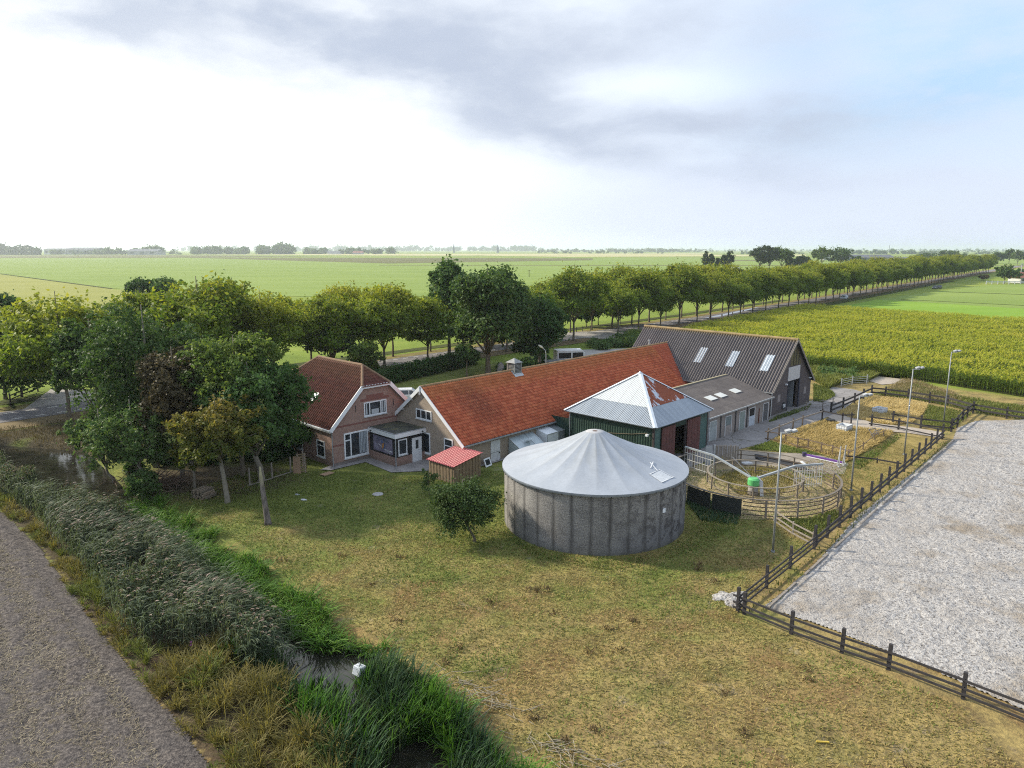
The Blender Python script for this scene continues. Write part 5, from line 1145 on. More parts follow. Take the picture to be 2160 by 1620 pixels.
    k.build("tape", plain("white_tape", (.56, .58, .61), .5), t)
    a = math.radians(-52); p = V((R + .02) * math.cos(a), (R + .02) * math.sin(a), 2.25); tx = V(-math.sin(a), math.cos(a), 0)
    MB().obox(p - tx * .12, tx * .24, V(0, 0, .27), V(math.cos(a), math.sin(a), 0) * .03).build("notice_plate", WHITE, t)
tank()

# ------------------------------------------------------------------ fences, posts, lamps
def fence(name, label, pts, ph, pw, rails, mat, rh=.13, rt=.05, cat="fence", group=None, jitter=.02, post_mat=None, seed=0, rail_over=.25):
    """timber fence: every post and every rail a part; rails = heights above ground"""
    r = random.Random(seed + len(pts)); t = thing(name, label, cat, pts[0], 0, group); o = V(*pts[0])
    for p in pts:
        q = V(*p) - o; lx, ly = r.uniform(-jitter, jitter), r.uniform(-jitter, jitter); h = ph * r.uniform(.95, 1.05)
        MB().bar(q + V(0, 0, -.2), q + V(lx, ly, h), pw, pw, (0.66, 0.75, 0)).build("post", post_mat or mat, t)
    for i in range(len(pts) - 1):
        a, b = V(*pts[i]) - o, V(*pts[i + 1]) - o; d = (b - a).normalized(); n = V(d.y, -d.x, 0) * (pw / 2 + rt / 2 + .003)
        e0 = rail_over if i == 0 else 0; e1 = rail_over if i == len(pts) - 2 else 0
        for z in rails:
            j = r.uniform(-.025, .025)
            MB().bar(a - d * e0 + n + V(0, 0, z + j), b + d * e1 + n + V(0, 0, z + r.uniform(-.025, .025)), rt, rh).build("rail", mat, t)
    return t
def lerpn(a, b, n): return [V(*a).lerp(V(*b), i / n) for i in range(n + 1)]
fc, fm, ft = G(1556, 1290), G(1717, 1158), G(1987, 926)
fence("paddock_fence", "near weathered stretch of the arena fence with three thin rails, from the corner post", [fc, fc.lerp(fm, .33), fc.lerp(fm, .64), fm], 1.35, .14, (.28, .58, .88), FENCEWOOD, .09)
fence("paddock_fence", "long black two-rail fence with tall posts along the left side of the arena", lerpn(fm, ft, 15), 1.5, .15, (.42, .80), FENCEWOOD, .16, .06, seed=4)
fence("paddock_fence", "black fence running to the lower right corner in front of the arena", [fc + V(.25, -.25, 0)] + [G(*p) for p in [(1668.5, 1337.5), (1775, 1378), (1874, 1412.5), (2031.6, 1473.7), (2215, 1548)]], 1.22, .15, (.22, .50, .86), FENCEWOOD, .10, .05, rail_over=.6, seed=2)
fence("paddock_fence", "black two-rail fence along the back of the far straw paddock", [G(*p) for p in [(1752.5, 872), (1778, 861.6), (1802, 851), (1821, 841.5), (1838, 834), (1867, 836.5), (1915, 842), (1960, 850), (1998, 855.5), (2052, 871), (2123, 883), (2230, 900)]], 1.3, .17, (.45, .95), FENCEWOOD, .19, .07, seed=6)
fence("paddock_fence", "black fence from the far paddock corner down to the arena gateway", [G(*p) for p in [(2052, 872), (2040, 880), (2030, 889), (2019, 902), (2006, 911)]], 1.3, .16, (.5, .95), FENCEWOOD, .16, .06, seed=7)
fence("paddock_fence", "black two-rail fence between the far paddock and the sandy track", [G(*p) for p in [(2006, 911), (1941.7, 903.5), (1883, 894)]], 1.35, .17, (.35, .98), FENCEWOOD, .14, .06, seed=8)
fence("paddock_fence", "dark single-rail fence on the near side of the sandy track", [G(*p) for p in [(1838, 899), (1894.7, 907), (1987, 927)]], 1.25, .16, (.28, .98), FENCEWOOD, .12, .06, seed=9)
fence("paddock_fence", "brown rail fence beside the yard along the near straw paddock", [G(*p) for p in [(1619, 929), (1643, 919), (1672, 907), (1692, 899), (1734, 885)]], 1.2, .11, (.95,), GREYWOOD, .13, .05, post_mat=plain("brown_post", (.10, .075, .055), .9), seed=10)
fence("paddock_fence", "dark low fence crossing in front of the gateway by the far paddock", [G(*p) for p in [(1734, 885), (1776, 894), (1795, 893)]], 1.2, .13, (.95,), FENCEWOOD, .13, .05, seed=11)
fence("paddock_fence", "thin brown fence in front of the near straw paddock", [G(*p) for p in [(1619, 929), (1656.5, 934.5), (1682, 944), (1704, 947.5), (1732, 955), (1755, 961), (1789, 971)]], 1.0, .10, (.18, .88), plain("brown_rail", (.145, .105, .075), .9), .09, .04, seed=12)
fence("paddock_fence", "thin fence along the right of the near straw paddock with a broken end", [G(*p) for p in [(1789, 971), (1820, 953), (1843, 933), (1863, 925)]], .9, .08, (.75,), MATS["brown_rail"], .05, .04, seed=13)
fence("paddock_fence", "black rail fence lying low across the grass to the arena fence", [G(1789, 971), G(1850, 978), G(1894, 986)], .5, .09, (.4,), FENCEWOOD, .12, .05, seed=14)
fence("paddock_fence", "thin fence joining the round pen to the arena fence", [G(1637, 1103), G(1672, 1128), G(1714, 1150)], .9, .09, (.12, .42, .8), GREYWOOD, .09, .04, seed=15)
fence("garden_fence", "rickety netting fence under the trees beside the farmhouse", [G(*p) for p in [(527, 1024), (574, 1010), (613, 997), (640, 986)]], 1.35, .10, (.08,), GREYWOOD, .08, .03, seed=16)
fence("garden_fence", "short dark fence by the side road at the far left", [G(*p) for p in [(22, 850), (48, 838), (80, 826)]], 1.1, .14, (.45, .9), FENCEWOOD, .13, .05, seed=17)
fence("garden_fence", "low dark fence of thin posts across the road beyond the lorry", [G(*p) for p in [(1190, 704), (1203, 702.5), (1216, 701), (1229, 699.5), (1245, 698)]], 1.2, .12, (.9,), FENCEWOOD, .06, .04, seed=18)
fence("field_gate", "grey metal field gate beside the maize track", [G(*p) for p in [(1774, 817), (1797, 812), (1828, 810)]], 1.3, .10, (.3, .55, .8, 1.05), STEEL, .05, .04, cat="gate", seed=19)
fence("field_gate", "bar gate standing open at the barn end of the track", [G(*p) for p in [(1700, 866), (1735, 862), (1756, 858)]], 1.1, .08, (.3, .6, .95), GREYWOOD, .05, .04, cat="gate", seed=20)
fence("garden_fence", "white fence at the far right end of the green field", [G(x, 599.5) for x in range(2080, 2240, 12)], 1.7, .4, (.7, 1.4), WHITE_DIRTY, .3, .1, seed=21)
kb = MB()
for i in range(9):
    a = fc.lerp(ft, i / 9 + .03) + V(.75, -.72, .03); b = fc.lerp(ft, (i + 1) / 9) + V(.75, -.72, .03); kb.bar(a, b, .12, .22)
tag(kb.build("arena_edging", GREYWOOD), "weathered grey edging boards along the left side of the sand arena", "edging")

def lamp(label, px, top, head=(1, 0)):
    b = G(*px); lo, hi = 2, 14
    for _ in range(40):
        m = (lo + hi) / 2; v = V(b.x, b.y, m - CAMH); k = v.y * math.cos(PITCH) - v.z * math.sin(PITCH); yy = 810 - FPX * (v.y * math.sin(PITCH) + v.z * math.cos(PITCH)) / k
        if yy > top: lo = m
        else: hi = m
    t = thing("floodlight_mast", label, "lamp post", b); h = lo
    MB().path([(0, 0, -.1), (0, 0, h * .5), (0, 0, h)], [.068, .056, .044], 10).build("mast", plain("galvanised_mast", (.27, .285, .29), .5, .3, var=.12), t, smooth=True)
    MB().box(-.09, .09, -.09, .09, -.05, .12).build("base", ZINC, t)
    MB().bar((0, 0, h - .04), (.55 * head[0], .2 * head[1] - .1, h - .02), .06, .06).build("arm", STEEL, t)
    for i, (dx, tilt) in enumerate(((.38, .12), (.72, .02))):
        k = MB(); c = V(dx * head[0], -.05 + .2 * head[1], h - .02); k.obox(c + V(-.15, -.17, .04), V(.3, 0, .09), V(0, .34, 0), V(-.04, 0, .10)); f = k.build("lamp_head", plain('lamp_grey', (.36, .37, .38), .5), t)
        q = MB(); q.obox(c + V(-.13, -.14, .025), V(.26, 0, .078), V(0, .28, 0), V(0, 0, -.012)); q.build("lens", GLASS, f)
    return t
lamp("tall floodlight mast standing on the lawn in front of the round pen", (1630, 1165), 912)
lamp("floodlight mast between the round pen and the near straw paddock", (1795, 1035), 835)
lamp("floodlight mast against the long arena fence, third from the front", (1907, 960), 778)
lamp("farthest floodlight mast by the far paddock and maize", (1990, 892), 742)
def street_lamp():
    b = G(1151, 812); t = thing("street_lamp", "old curved street lamp poking up behind the orange roof", "street lamp", b)
    MB().path([(0, 0, 0), (0, 0, 4.2), (-.12, 0, 4.75), (-.45, 0, 5.05)], [.07, .05, .04, .035], 8).build("pole", WHITE_DIRTY, t, smooth=True)
    MB().path([(-.40, 0, 5.02), (-.65, 0, 5.2), (-1.0, 0, 5.42)], [.09, .15, .08], 10).build("lamp_head", plain("lamp_cream", (.55, .54, .46), .5), t, smooth=True)
street_lamp()

# ------------------------------------------------------------------ horse walker with its two ring fences
WC = V(18.3, 51.9, 0)
def ring(r, a): return V(r * math.cos(math.radians(a)), r * math.sin(math.radians(a)), 0)
def arc(m, r, z, a0, a1, w, h, st=6):
    n = max(1, int((a1 - a0) / st)); 
    for i in range(n):
        p, q = ring(r, a0 + (a1 - a0) * i / n), ring(r, a0 + (a1 - a0) * (i + 1) / n); m.bar(p + V(0, 0, z), q + V(0, 0, z), w, h)
PENTOP = plain("weathered_top_rail", (.155, .132, .108), .9, var=.35, scale=4); PEN = plain("old_pen_timber", (.20, .17, .135), .9, var=.35, scale=5); PENRAIL = plain("pen_rail_brown", (.10, .075, .055), .8, var=.4)
def round_pens():
    t = thing("round_pen_fence", "outer ring fence of the horse walker with netting on its left side", "fence", WC); R = 6.2
    for a in range(0, 360, 20):
        if 84 < a < 112: continue
        MB().bar(ring(R, a) + V(0, 0, -.1), ring(R, a) + V(0, 0, 1.32), .11, .11).build("post", PEN, t)
    m = MB(); arc(m, R, 1.32, 118, 442, .15, .05, 7); m.build("top_rail", PENTOP, t)
    for z in (.18, .5, .78, 1.05):
        m = MB(); arc(m, R - .06, z, 246, 372, .05, .06, 7); m.build("rail", PENRAIL, t)
    for z in (.55, .95):
        m = MB(); arc(m, R - .06, z, 12, 82, .05, .06, 7); m.build("rail", PENRAIL, t)
    NET = plain("dark_windbreak_net", (.026, .030, .026), .9, var=.4, scale=1.5)
    for a0 in (126, 146, 166, 186, 206, 226):
        m = MB(); arc(m, R + .08, .66, a0 + .6, a0 + 19.4, .025, 1.2, 5); m.build("netting", NET, t)
    m = MB()
    for i in range(11):
        if i % 2 == 0: m.bar(ring(R, 100.5 - i * 1.8) + V(0, 0, .1), ring(R, 100.5 - i * 1.8) + V(0, 0, 1.75 - .01 * i), .15, .03)
        else: m.bar(ring(R + .05, 100.5 - i * 1.8) + V(0, 0, .1), ring(R + .05, 100.5 - i * 1.8) + V(0, 0, 1.72), .14, .03)
    m.build("board_gate", GREYWOOD, t)
    m = MB(); p = ring(R, 106); m.bar(p + V(0, 0, 0), p + V(0, 0, 1.75), .55, .04); m.bar(p + V(.5, 0.1, 0), p + V(.5, .1, 1.8), .16, .16); m.build("metal_gate", plain("sheet_gate", (.36, .38, .40), .5, .2), t)
    t2 = thing("round_pen_fence", "inner ring fence of the horse walker with a flat pale top rail", "fence", WC + V(.35, .5, 0)); r = 3.5
    for a in range(10, 370, 30): MB().bar(ring(r, a) + V(0, 0, -.1), ring(r, a) + V(0, 0, 1.08), .10, .10).build("post", PEN, t2)
    m = MB(); arc(m, r, 1.1, 0, 360, .15, .045, 6); m.build("top_rail", plain("bleached_top_rail", (.22, .19, .15), .85, var=.25, scale=3), t2)
    for z, a0, a1 in ((.32, 0, 360), (.7, 0, 110), (.7, 200, 360)):
        m = MB(); arc(m, r - .06, z, a0, a1, .04, .05, 7); m.build("rail", PEN if z < .5 else PENRAIL, t2)
round_pens()
def walker():
    t = thing("horse_walker", "horse walker with a green motor drum, long grey arms and hanging bar gates", "machine", WC + V(-.35, -1.35, 0))
    k = MB(); k.path([(0, 0, -.1), (0, 0, .75)], [.42, .36], 14); k.build("column", plain("dull_column", (.22, .20, .18), .7), t, smooth=True)
    k = MB(); k.path([(0, 0, .78), (0, 0, .83), (0, 0, 1.24), (0, 0, 1.34)], [.38, .43, .43, .31], 22); k.build("motor_drum", plain("bright_green_plastic", (.10, .42, .14), .5, var=.12), t, smooth=False)
    k = MB(); k.bar((.55, -.35, -.05), (.48, -.2, 1.15), .26, .06); k.bar((.5, -.2, 1.15), (.2, -.05, 1.5), .2, .05); k.build("control_board", plain("grey_board", (.50, .51, .52), .6), t)
    o = WC + V(-.35, -1.35, 0)
    for i, (p, q) in enumerate([(V(15.9, 54.0, 2.05), V(14.2, 56.3, 2.1)), (V(21.3, 51.4, 2.0), V(23.6, 51.9, 2.0))]):
        p, q = p - o, q - o; a = MB(); a.bar((p.x * .08, p.y * .08, 1.3), p, .15, .13); a.bar(p, q, .15, .13); a.build("arm", plain("grey_arm", (.33, .36, .38), .45, .3), t)
        g = MB(); d = (q - p); n = 11
        for j in range(n + 1):
            s = p + d * (j / n); g.bar(s, s + V(0, 0, -1.75), .035, .035)
        g.bar(p + V(0, 0, -.45), q + V(0, 0, -.45), .035, .035); g.bar(p + V(0, 0, -1.0), q + V(0, 0, -1.0), .035, .035); g.bar(p + V(0, 0, -1.55), q + V(0, 0, -1.55), .035, .035)
        g.build("bar_gate", plain("pale_gate_bars", (.48, .48, .46), .5, .2), t)
    a = MB(); a.bar((0, 0, 1.25), (-.9, 2.2, 1.5), .03, .03); a.bar((0, 0, 1.25), (-1.3, 1.2, 2.6), .025, .025); a.build("stay_rod", STEEL, t)
walker()

# ------------------------------------------------------------------ yard clutter
def tub(label, px, rz, name="water_tub", hgt=.62):
    t = thing(name, label, "tub", G(*px) + V(0, 0, .06), rz); W_ = plain("white_plastic", (.70, .73, .76), .45, var=.08)
    k = MB(); w, d, th = .62, .52, .04
    k.box(-w, w, -d, d, 0.04, .08); k.box(-w, w, -d, -d + th, .08, hgt); k.box(-w, w, d - th, d, .08, hgt); k.box(-w, -w + th, -d + th, d - th, .08, hgt); k.box(w - th, w, -d + th, d - th, .08, hgt); k.build("liner", W_, t)
    c = MB()
    for z in (.05, .3, hgt - .03):
        for sy in (-1, 1): c.bar((-w - .03, sy * (d + .03), z), (w + .03, sy * (d + .03), z), .016, .016)
        for sx in (-1, 1): c.bar((sx * (w + .03), -d - .03, z), (sx * (w + .03), d + .03, z), .016, .016)
    for i in range(6):
        x = -w + i * 2 * w / 5
        for sy in (-1, 1): c.bar((x, sy * (d + .03), 0), (x, sy * (d + .03), hgt), .014, .014)
    for i in range(5):
        y = -d + i * 2 * d / 4
        for sx in (-1, 1): c.bar((sx * (w + .03), y, 0), (sx * (w + .03), y, hgt), .014, .014)
    c.build("cage", STEEL, t)
    k = MB(); k.box(-w + th, w - th, -d + th, d - th, .08, .3); k.build("water", MATS.get("ditch_water") or bpy.data.materials["ditch_water"], t)
    return t
tub("open white caged water tub on the near straw paddock", (1780, 909), math.radians(40))
tub("open white caged water tub on the far straw paddock beside the maize", (1855, 872), math.radians(35))
def ibc():
    t = thing("container", "white plastic container half sunk among the reeds at the ditch", "container", G(756, 1432) + V(0, 0, .22), math.radians(62)); W_ = plain("white_plastic", (.70, .73, .76), .45)
    t.scale = (.46, .46, .46); o = MB().box(-.42, .42, -.42, .42, 0, .85).build("body", W_, t, bevel=.05); t.rotation_euler = (.12, .2, math.radians(62))
    MB().tube((0, 0, .85), (0, 0, .92), .12, n=14).build("lid", plain("grey_lid", (.32, .34, .36), .6), t)
    s = MB()
    for x in (-.2, .2): s.box(x - .025, x + .025, -.424, .424, .845, .858)
    s.build("strap", plain("dark_strap", (.12, .13, .15), .7), t)
ibc()
def horsebits():
    b = plain("black_pipe", (.03, .03, .033), .5)
    for i, (p, q) in enumerate([((1594, 968), (1690, 988)), ((1592, 964), (1688, 983)), ((1600, 973), (1700, 992)), ((1640, 980), (1708, 996))]):
        o = MB().tube(G(*p) + V(0, 0, .14 + .05 * (i == 1)), G(*q) + V(0, 0, .14 + .05 * (i == 1)), .11, n=10).build("pipe", b, None, smooth=False)
        tag(o, "black pole in the heap of long poles lying behind the round pen", "pole", "black poles heaped behind the round pen")
    t = thing("jump_pole", "purple and white jumping pole lying beside the round pen", "pole", G(1697, 963) + V(0, 0, .1)); d = G(1780, 981) - G(1697, 963); 
    MB().bar((0, 0, .10), d + V(0, 0, .1), .16, .14).build("purple_side", plain("purple_paint", (.13, .05, .26), .5), t); MB().bar(V(.08, -.1, .02), d + V(.08, -.1, .02), .14, .14).build("white_side", WHITE, t)
    MB().box(-.18, .12, -.12, .14, -.08, .3).build("end_cap", plain("dark_cap", (.05, .045, .09), .6), t)
    p = G(1776, 985); t = thing("jump_stand", "pair of grey metal jump stands upright at the end of the purple pole", "stand", p, math.radians(25))
    for dx in (-.35, .25):
        for s in (0, .22): MB().bar((dx + s * .4, s * 1.2, 0), (dx + s * 1.6, s * 1.2, 1.75), .06, .06).build("upright", STEEL, t)
        MB().bar((dx - .1, -.1, .04), (dx + .3, .5, .04), .08, .08).build("foot", STEEL, t)
    k = MB().box(-.45, .45, -.3, .3, 0, .05); k.build("x", WHITE); bpy.data.objects.remove(bpy.data.objects["x"])
    o = MB().prism([(-.5, -.28, .06), (.5, -.28, .06), (.5, .28, .06), (-.5, .28, .06)], (0, 0, .12)).build("crate", WHITE_DIRTY, None); o.location = G(1575, 980); o.rotation_euler = (0, .1, .5); tag(o, "small white box on the ground inside the round pen", "box")
    o = MB().bar(G(1690, 975) + V(0, 0, .07), G(1699, 982) + V(0, 0, .07), .2, .08).build("plank", WHITE_DIRTY, None); tag(o, "short white board lying beside the black poles", "board")
    k = MB(); n = 12
    k.path([(0, 0, 0), (0, 0, .38)], [.38, .45], 16); o = k.build("feed_tub", plain("black_rubber", (.022, .024, .028), .7), None); o.location = G(1752, 892); tag(o, "black rubber feed tub in the corner of the near straw paddock", "tub")
    t = thing("broken_trough", "tipped grey wooden rack with crossed legs at the edge of the near straw paddock", "rack", G(1844, 923), .6)
    for s in (-1, 1):
        MB().bar((s * .5, -.3, 0), (s * .5, .35, .85), .06, .06).build("leg", GREYWOOD, t); MB().bar((s * .5, .3, 0), (s * .5, -.35, .85), .06, .06).build("leg", GREYWOOD, t)
    for y, z in ((-.3, .8), (.3, .8), (0, .42)): MB().bar((-.65, y, z), (.65, y, z), .05, .08).build("slat", GREYWOOD, t)
horsebits()
def woodstore():
    t = thing("wood_store", "small board shed with a pinkish red tile-sheet lean-to roof", "shed", G(958, 1022), math.radians(47)); L, D = 2.85, 2.9
    zl, zr = 1.42, 1.92
    z = lambda x: zl + (zr - zl) * x / L
    k = MB(); k.prism([(.06, .06, -.1), (L - .06, .06, -.1), (L - .06, .06, z(L) - .06), (.06, .06, z(0) - .06)], (0, D - .12, 0)); k.build("core", plain("shed_dark", (.045, .035, .028), .9), t)
    m = MB(); n = 16
    for i in range(n):
        x = i * L / n; pr = .03 if i % 2 else 0
        m.box(x + .01, x + L / n * (1.0 if i % 2 else .92), -.02 - pr, .055, -.05, z(x) - .04)
    m.build("front_boards", SHEDWOOD, t); m = MB()
    for i in range(n):
        y = i * D / n; pr = .03 if i % 2 else 0
        m.box(-.02 - pr, .055, y + .01, y + D / n * (1.0 if i % 2 else .92), -.05, zl - .05)
    m.build("side_boards", SHEDWOOD, t); m = MB()
    for i in range(n):
        y = i * D / n; m.box(L - .055, L + .03, y + .01, y + D / n * .94, -.05, zr - .05)
    m.build("side_boards", SHEDWOOD, t)
    RS = plain("pink_red_tile_sheet", (.40, .095, .10), .5, var=.15, scale=1.5)
    d = V(-L - .3, 0, -(zr - zl)).normalized(); nrm = V(d.z, 0, -d.x); nrm = nrm if nrm.z > 0 else -nrm
    grid_roof("roof", RS, V(L + .15, -.18, zr + .05), (0, 1, 0), d, nrm, D + .36, L + .42, lambda u: .03 * np.sin(2 * np.pi * u / .25), lambda q: ((q / .34) % 1.0) * .035, .25 / 6, lambda S: sorted([x for k in range(int(S / .34) + 1) for x in (k * .34 + .001, min((k + 1) * .34, S) - .001)]), None, t)
woodstore()
def cold_frames():
    gl = plain("clouded_glazing", (.36, .42, .44), .25, var=.2, spec=.8); al = plain("aluminium", (.55, .57, .58), .4, .5, var=.1)
    for i, (x0, x1, zt, zb, dp, lab) in enumerate([(5.5, 8.6, 1.7, .9, 1.5, "low glazed lean-to frame with an open vent beside the white stable door"), (9.2, 12.3, 1.85, 1.55, 1.35, "tall white and grey lean-to cabinet against the stable wall near the green barn")]):
        o = frame_world(ST, (x0, -5.03, 0)); t = thing("lean_to_frame", lab, "greenhouse", o, math.radians(47.2)); L = x1 - x0
        if i == 0:
            k = MB(); k.prism([(0, 0, 0), (0, -dp, 0), (0, -dp, zb), (0, 0, zt)], (L, 0, 0)); k.build("glazing", gl, t)
            k = MB()
            for x in (0, L / 3, 2 * L / 3, L): k.bar((x, 0, zt + .02), (x, -dp, zb + .02), .05, .04); k.bar((x, -dp - .02, 0), (x, -dp - .02, zb), .05, .05)
            k.bar((0, -dp - .02, zb), (L, -dp - .02, zb), .05, .05); k.bar((-.02, 0, 0.5), (-.02, -dp, 0.5), .04, .04); k.build("glazing_bars", al, t)
            k = MB(); k.obox((1.2, -.8, zt - .30), (.75, 0, 0), (0, -.55, .12), (0, .01, .03)); k.build("vent_flap", plain("pale_pane", (.55, .62, .64), .2), t)
        else:
            k = MB(); k.prism([(0, 0, 0), (0, -dp, 0), (0, -dp, zb), (0, 0, zt)], (L * .5, 0, 0)); k.build("left_cabinet", plain("white_cabinet", (.66, .69, .72), .4, var=.08), t)
            k = MB(); k.prism([(L * .5 + .01, 0, 0), (L * .5 + .01, -dp, 0), (L * .5 + .01, -dp, zb), (L * .5 + .01, 0, zt)], (L * .5, 0, 0)); k.build("right_cabinet", plain("grey_glazed_cabinet", (.20, .22, .23), .35, var=.25), t)
            k = MB()
            for x in (0, L * .5, L): k.bar((x, -dp - .015, 0), (x, -dp - .015, zb), .06, .04)
            k.bar((0, -dp - .015, zb), (L, -dp - .015, zb), .05, .05); k.bar((-.02, 0, .6), (-.02, -dp, .6), .04, .04); k.build("edge_trim", al, t)
    o = frame_world(ST, (1.9, -5.75, 0)); t = thing("window_sash", "loose white window frame leaning on the stable wall by the white door", "window frame", o, math.radians(47.2 + 8))
    a, n = V(1, 0, 0), V(0, -.93, .36); up = V(0, .36, .93); f = MB()
    for u0, u1, z0, z1 in ((0, .85, 0, .12), (0, .85, .6, .72), (0, .12, .12, .6), (.73, .85, .12, .6)): f.obox(a * u0 + up * z0, a * (u1 - u0), up * (z1 - z0), n * .07)
    f.build("frame", WHITE, t); MB().obox(a * .12 + up * .12 + n * .01, a * .61, up * .48, n * .02).build("pane", GLASS, t)
cold_frames()
def garden_bits():
    # dead trunk
    b = G(566, 1106); t = thing("dead_trunk", "dead barkless tree stump tapering to a pale tip on the lawn", "tree stump", b)
    def deadmat():
        m, nt, bb = newmat("dead_wood"); o = objco(nt); z = sep(nt, o)[2]; n = noise(nt, vmul(nt, o, (1, 1, .3)), 5, 5, .7)
        c = ramp(nt, n, [(.35, (.06, .05, .045)), (.55, (.16, .135, .12)), (.7, (.26, .225, .195))]); c = mixc(nt, mrange(nt, z, 2.5, 3.4, 0, .7), c, (.34, .31, .17)); setc(nt, bb, 'Base Color', c); bb.inputs['Roughness'].default_value = .95; bump(nt, bb, n, .8, .05); return m
    MB().path([(0, 0, -.15), (-.03, 0, .25), (-.12, .05, 1.1), (-.24, .1, 2.2), (-.33, .15, 3.2), (-.37, .18, 3.95)], [.30, .22, .185, .16, .12, .03], 9).build("trunk", deadmat(), t, smooth=True)
    # log bundle
    b = G(427, 1050); t = thing("log_bundle", "bundle of stacked round sticks on the lawn under the trees", "log pile", b, math.radians(-22)); r = random.Random(4)
    ends = plain("cut_log", (.26, .20, .14), .9, var=.4, scale=8)
    for row in range(5):
        for i in range(9 - row // 2):
            x = -.62 + i * .15 + (row % 2) * .07 + r.uniform(-.02, .02); k = MB(); k.tube((x, -.35 + r.uniform(-.08, .08), .08 + row * .125), (x + r.uniform(-.05, .05), .75 + r.uniform(-.1, .1), .08 + row * .125), .066, n=8); k.build("log", ends if i % 2 else BARK, t)
    MB().tube((.55, .2, .3), (.95, -.15, .62), .035, n=6).build("log", ends, t)
    # brushwood heap
    b = G(345, 1030); t = thing("brush_heap", "heap of cut brushwood and bent branches at the edge of the grove", "branch pile", b); r = random.Random(8); k = MB()
    for i in range(150):
        a = r.uniform(0, 6.28); p = V(r.gauss(-.4, 1.3), r.gauss(.3, .8), r.uniform(0, .6)); d = V(math.cos(a), math.sin(a) * .8, r.uniform(-.1, .7)); L = r.uniform(.8, 2.4)
        k.path([p, p + d * L * .5 + V(r.uniform(-.2, .2), r.uniform(-.2, .2), r.uniform(0, .35)), p + d * L + V(0, 0, -.2)], [r.uniform(.02, .045), .022, .008], 4)
    k.build("branches", plain("dry_branch", (.155, .105, .075), .9, var=.5, scale=4), t)
    k = MB(); k.path([(-.7, -.5, .1), (-.2, -.7, .2), (.4, -.75, .08)], [.07, .06, .03], 6); k.build("peeled_branch", plain("peeled_wood", (.42, .35, .18), .8), t)
    # leaning rack, board, planks on the grass
    b = G(630, 999); t = thing("wooden_rack", "rough slatted wooden rack leaning by the corner of the farmhouse", "rack", b, math.radians(20)); 
    for x in (0, .55): MB().bar((x, 0, 0), (x, .55, 1.55), .09, .06).build("side_rail", GREYWOOD, t)
    for i in range(8): MB().bar((-.12, .03 + i * .068, .12 + i * .19), (.68, .03 + i * .068, .12 + i * .19), .07, .09).build("slat", SHEDWOOD, t)
    b = G(619, 999); o = MB().obox((0, 0, 0), (.62, -.1, 0), (-.12, .5, 1.3), (0, -.03, .02)).build("board", plain("raw_board", (.34, .22, .14), .8, var=.2), None); o.location = b; tag(o, "pale brown board leaning beside the slatted wooden rack", "board")
    o = MB().box(-.5, .5, -.32, .32, .02, .06).build("board", MATS["raw_board"], None); o.location = G(690, 1001) + V(0, 0, .04); o.rotation_euler = (0, 0, .95); tag(o, "brown board lying flat on the grass near the farmhouse corner", "board")
    for (x, y), lab, sz in [((641, 1055), "white scrap lying on the dark grass in front of the farmhouse", .22), ((627, 1044), "grey bowl-shaped scrap on the dark grass in front of the farmhouse", .18)]:
        k = MB(); k.path([(0, 0, 0), (0, 0, .06), (0, 0, .10)], [sz, sz * 1.2, sz * .7], 9); o = k.build("scrap", WHITE_DIRTY if sz > .2 else ZINC, None); o.location = G(x, y); o.rotation_euler = (.1, .15, 0); o.scale = (.9, .5, .8); tag(o, lab, "scrap")
    k = MB(); k.path([(0, 0, .03), (0, 0, .06)], [.42, .38], 14); o = k.build("manhole_cover", plain("cover_grey", (.34, .33, .33), .9), None); o.location = G(797, 1043); tag(o, "round pale cover lying in the lawn in front of the porch", "cover")
    # sand spill beside the corner post
    n = 26; rs = np.linspace(0, 1, 12); A, Rr = np.meshgrid(np.linspace(0, 2 * np.pi, n * 2 + 1)[:-1], rs); e = 1 + .22 * np.sin(A * 3 + 1) + .15 * np.sin(A * 5) + .1 * np.sin(A * 9)
    x, y = Rr * e * .95 * np.cos(A), Rr * e * .8 * np.sin(A); z = .13 * (1 - Rr ** 2) + .05 * vnoise(x, y, 6, 4) * (1 - Rr) + .015 - .05 * (Rr > .97)
    i, j = np.meshgrid(np.arange(n * 2), np.arange(len(rs) - 1)); q = (j * 2 * n + i).ravel(); q2 = (j * 2 * n + (i + 1) % (2 * n)).ravel()
    o = arr_mesh("sand_heap", np.stack([x, y, z], -1).reshape(-1, 3), np.stack([q, q2, q2 + 2 * n, q + 2 * n], 1).ravel(), np.full(len(q), 4), SAND, None, smooth=True); o.location = G(1542, 1262); o.rotation_euler = (0, 0, .4); tag(o, "small white sand heap beside the fence corner post", "sand heap")
    k = MB(); k.path([(0, 0, -.2), (0, 0, .35), (.03, 0, 1.0), (.02, 0, 1.5), (0, 0, 1.72)], [.62, .60, .52, .38, .12], 10); o = k.build("standing_stone", plain("grey_stone", (.30, .29, .27), .9, var=.3, scale=2, bmp=.5), None, smooth=True); o.location = G(1056, 789); tag(o, "rounded grey standing stone beyond the stable roof", "stone")
    # dry stalk litter in the foreground
    for (x, y), n, lab in [((985, 1455), 46, "litter of pale cut stalks along the ditch bank, upper heap"), ((1035, 1490), 22, "short pale branches with dark clods on the ditch bank, middle heap"), ((1190, 1590), 60, "scattered pale stalks near the bottom edge of the lawn")]:
        r = random.Random(x); k = MB(); b = G(x, y)
        for i in range(n):
            a = r.gauss(-.6, .8); p = V(r.gauss(0, 1.0), r.gauss(0, .35), .04 + r.uniform(0, .10)); p.y -= p.x * .55; L = r.uniform(.25, 1.0); k.path([p, p + V(math.cos(a), math.sin(a), r.uniform(-.05, .12)) * L], [.016, .010], 4)
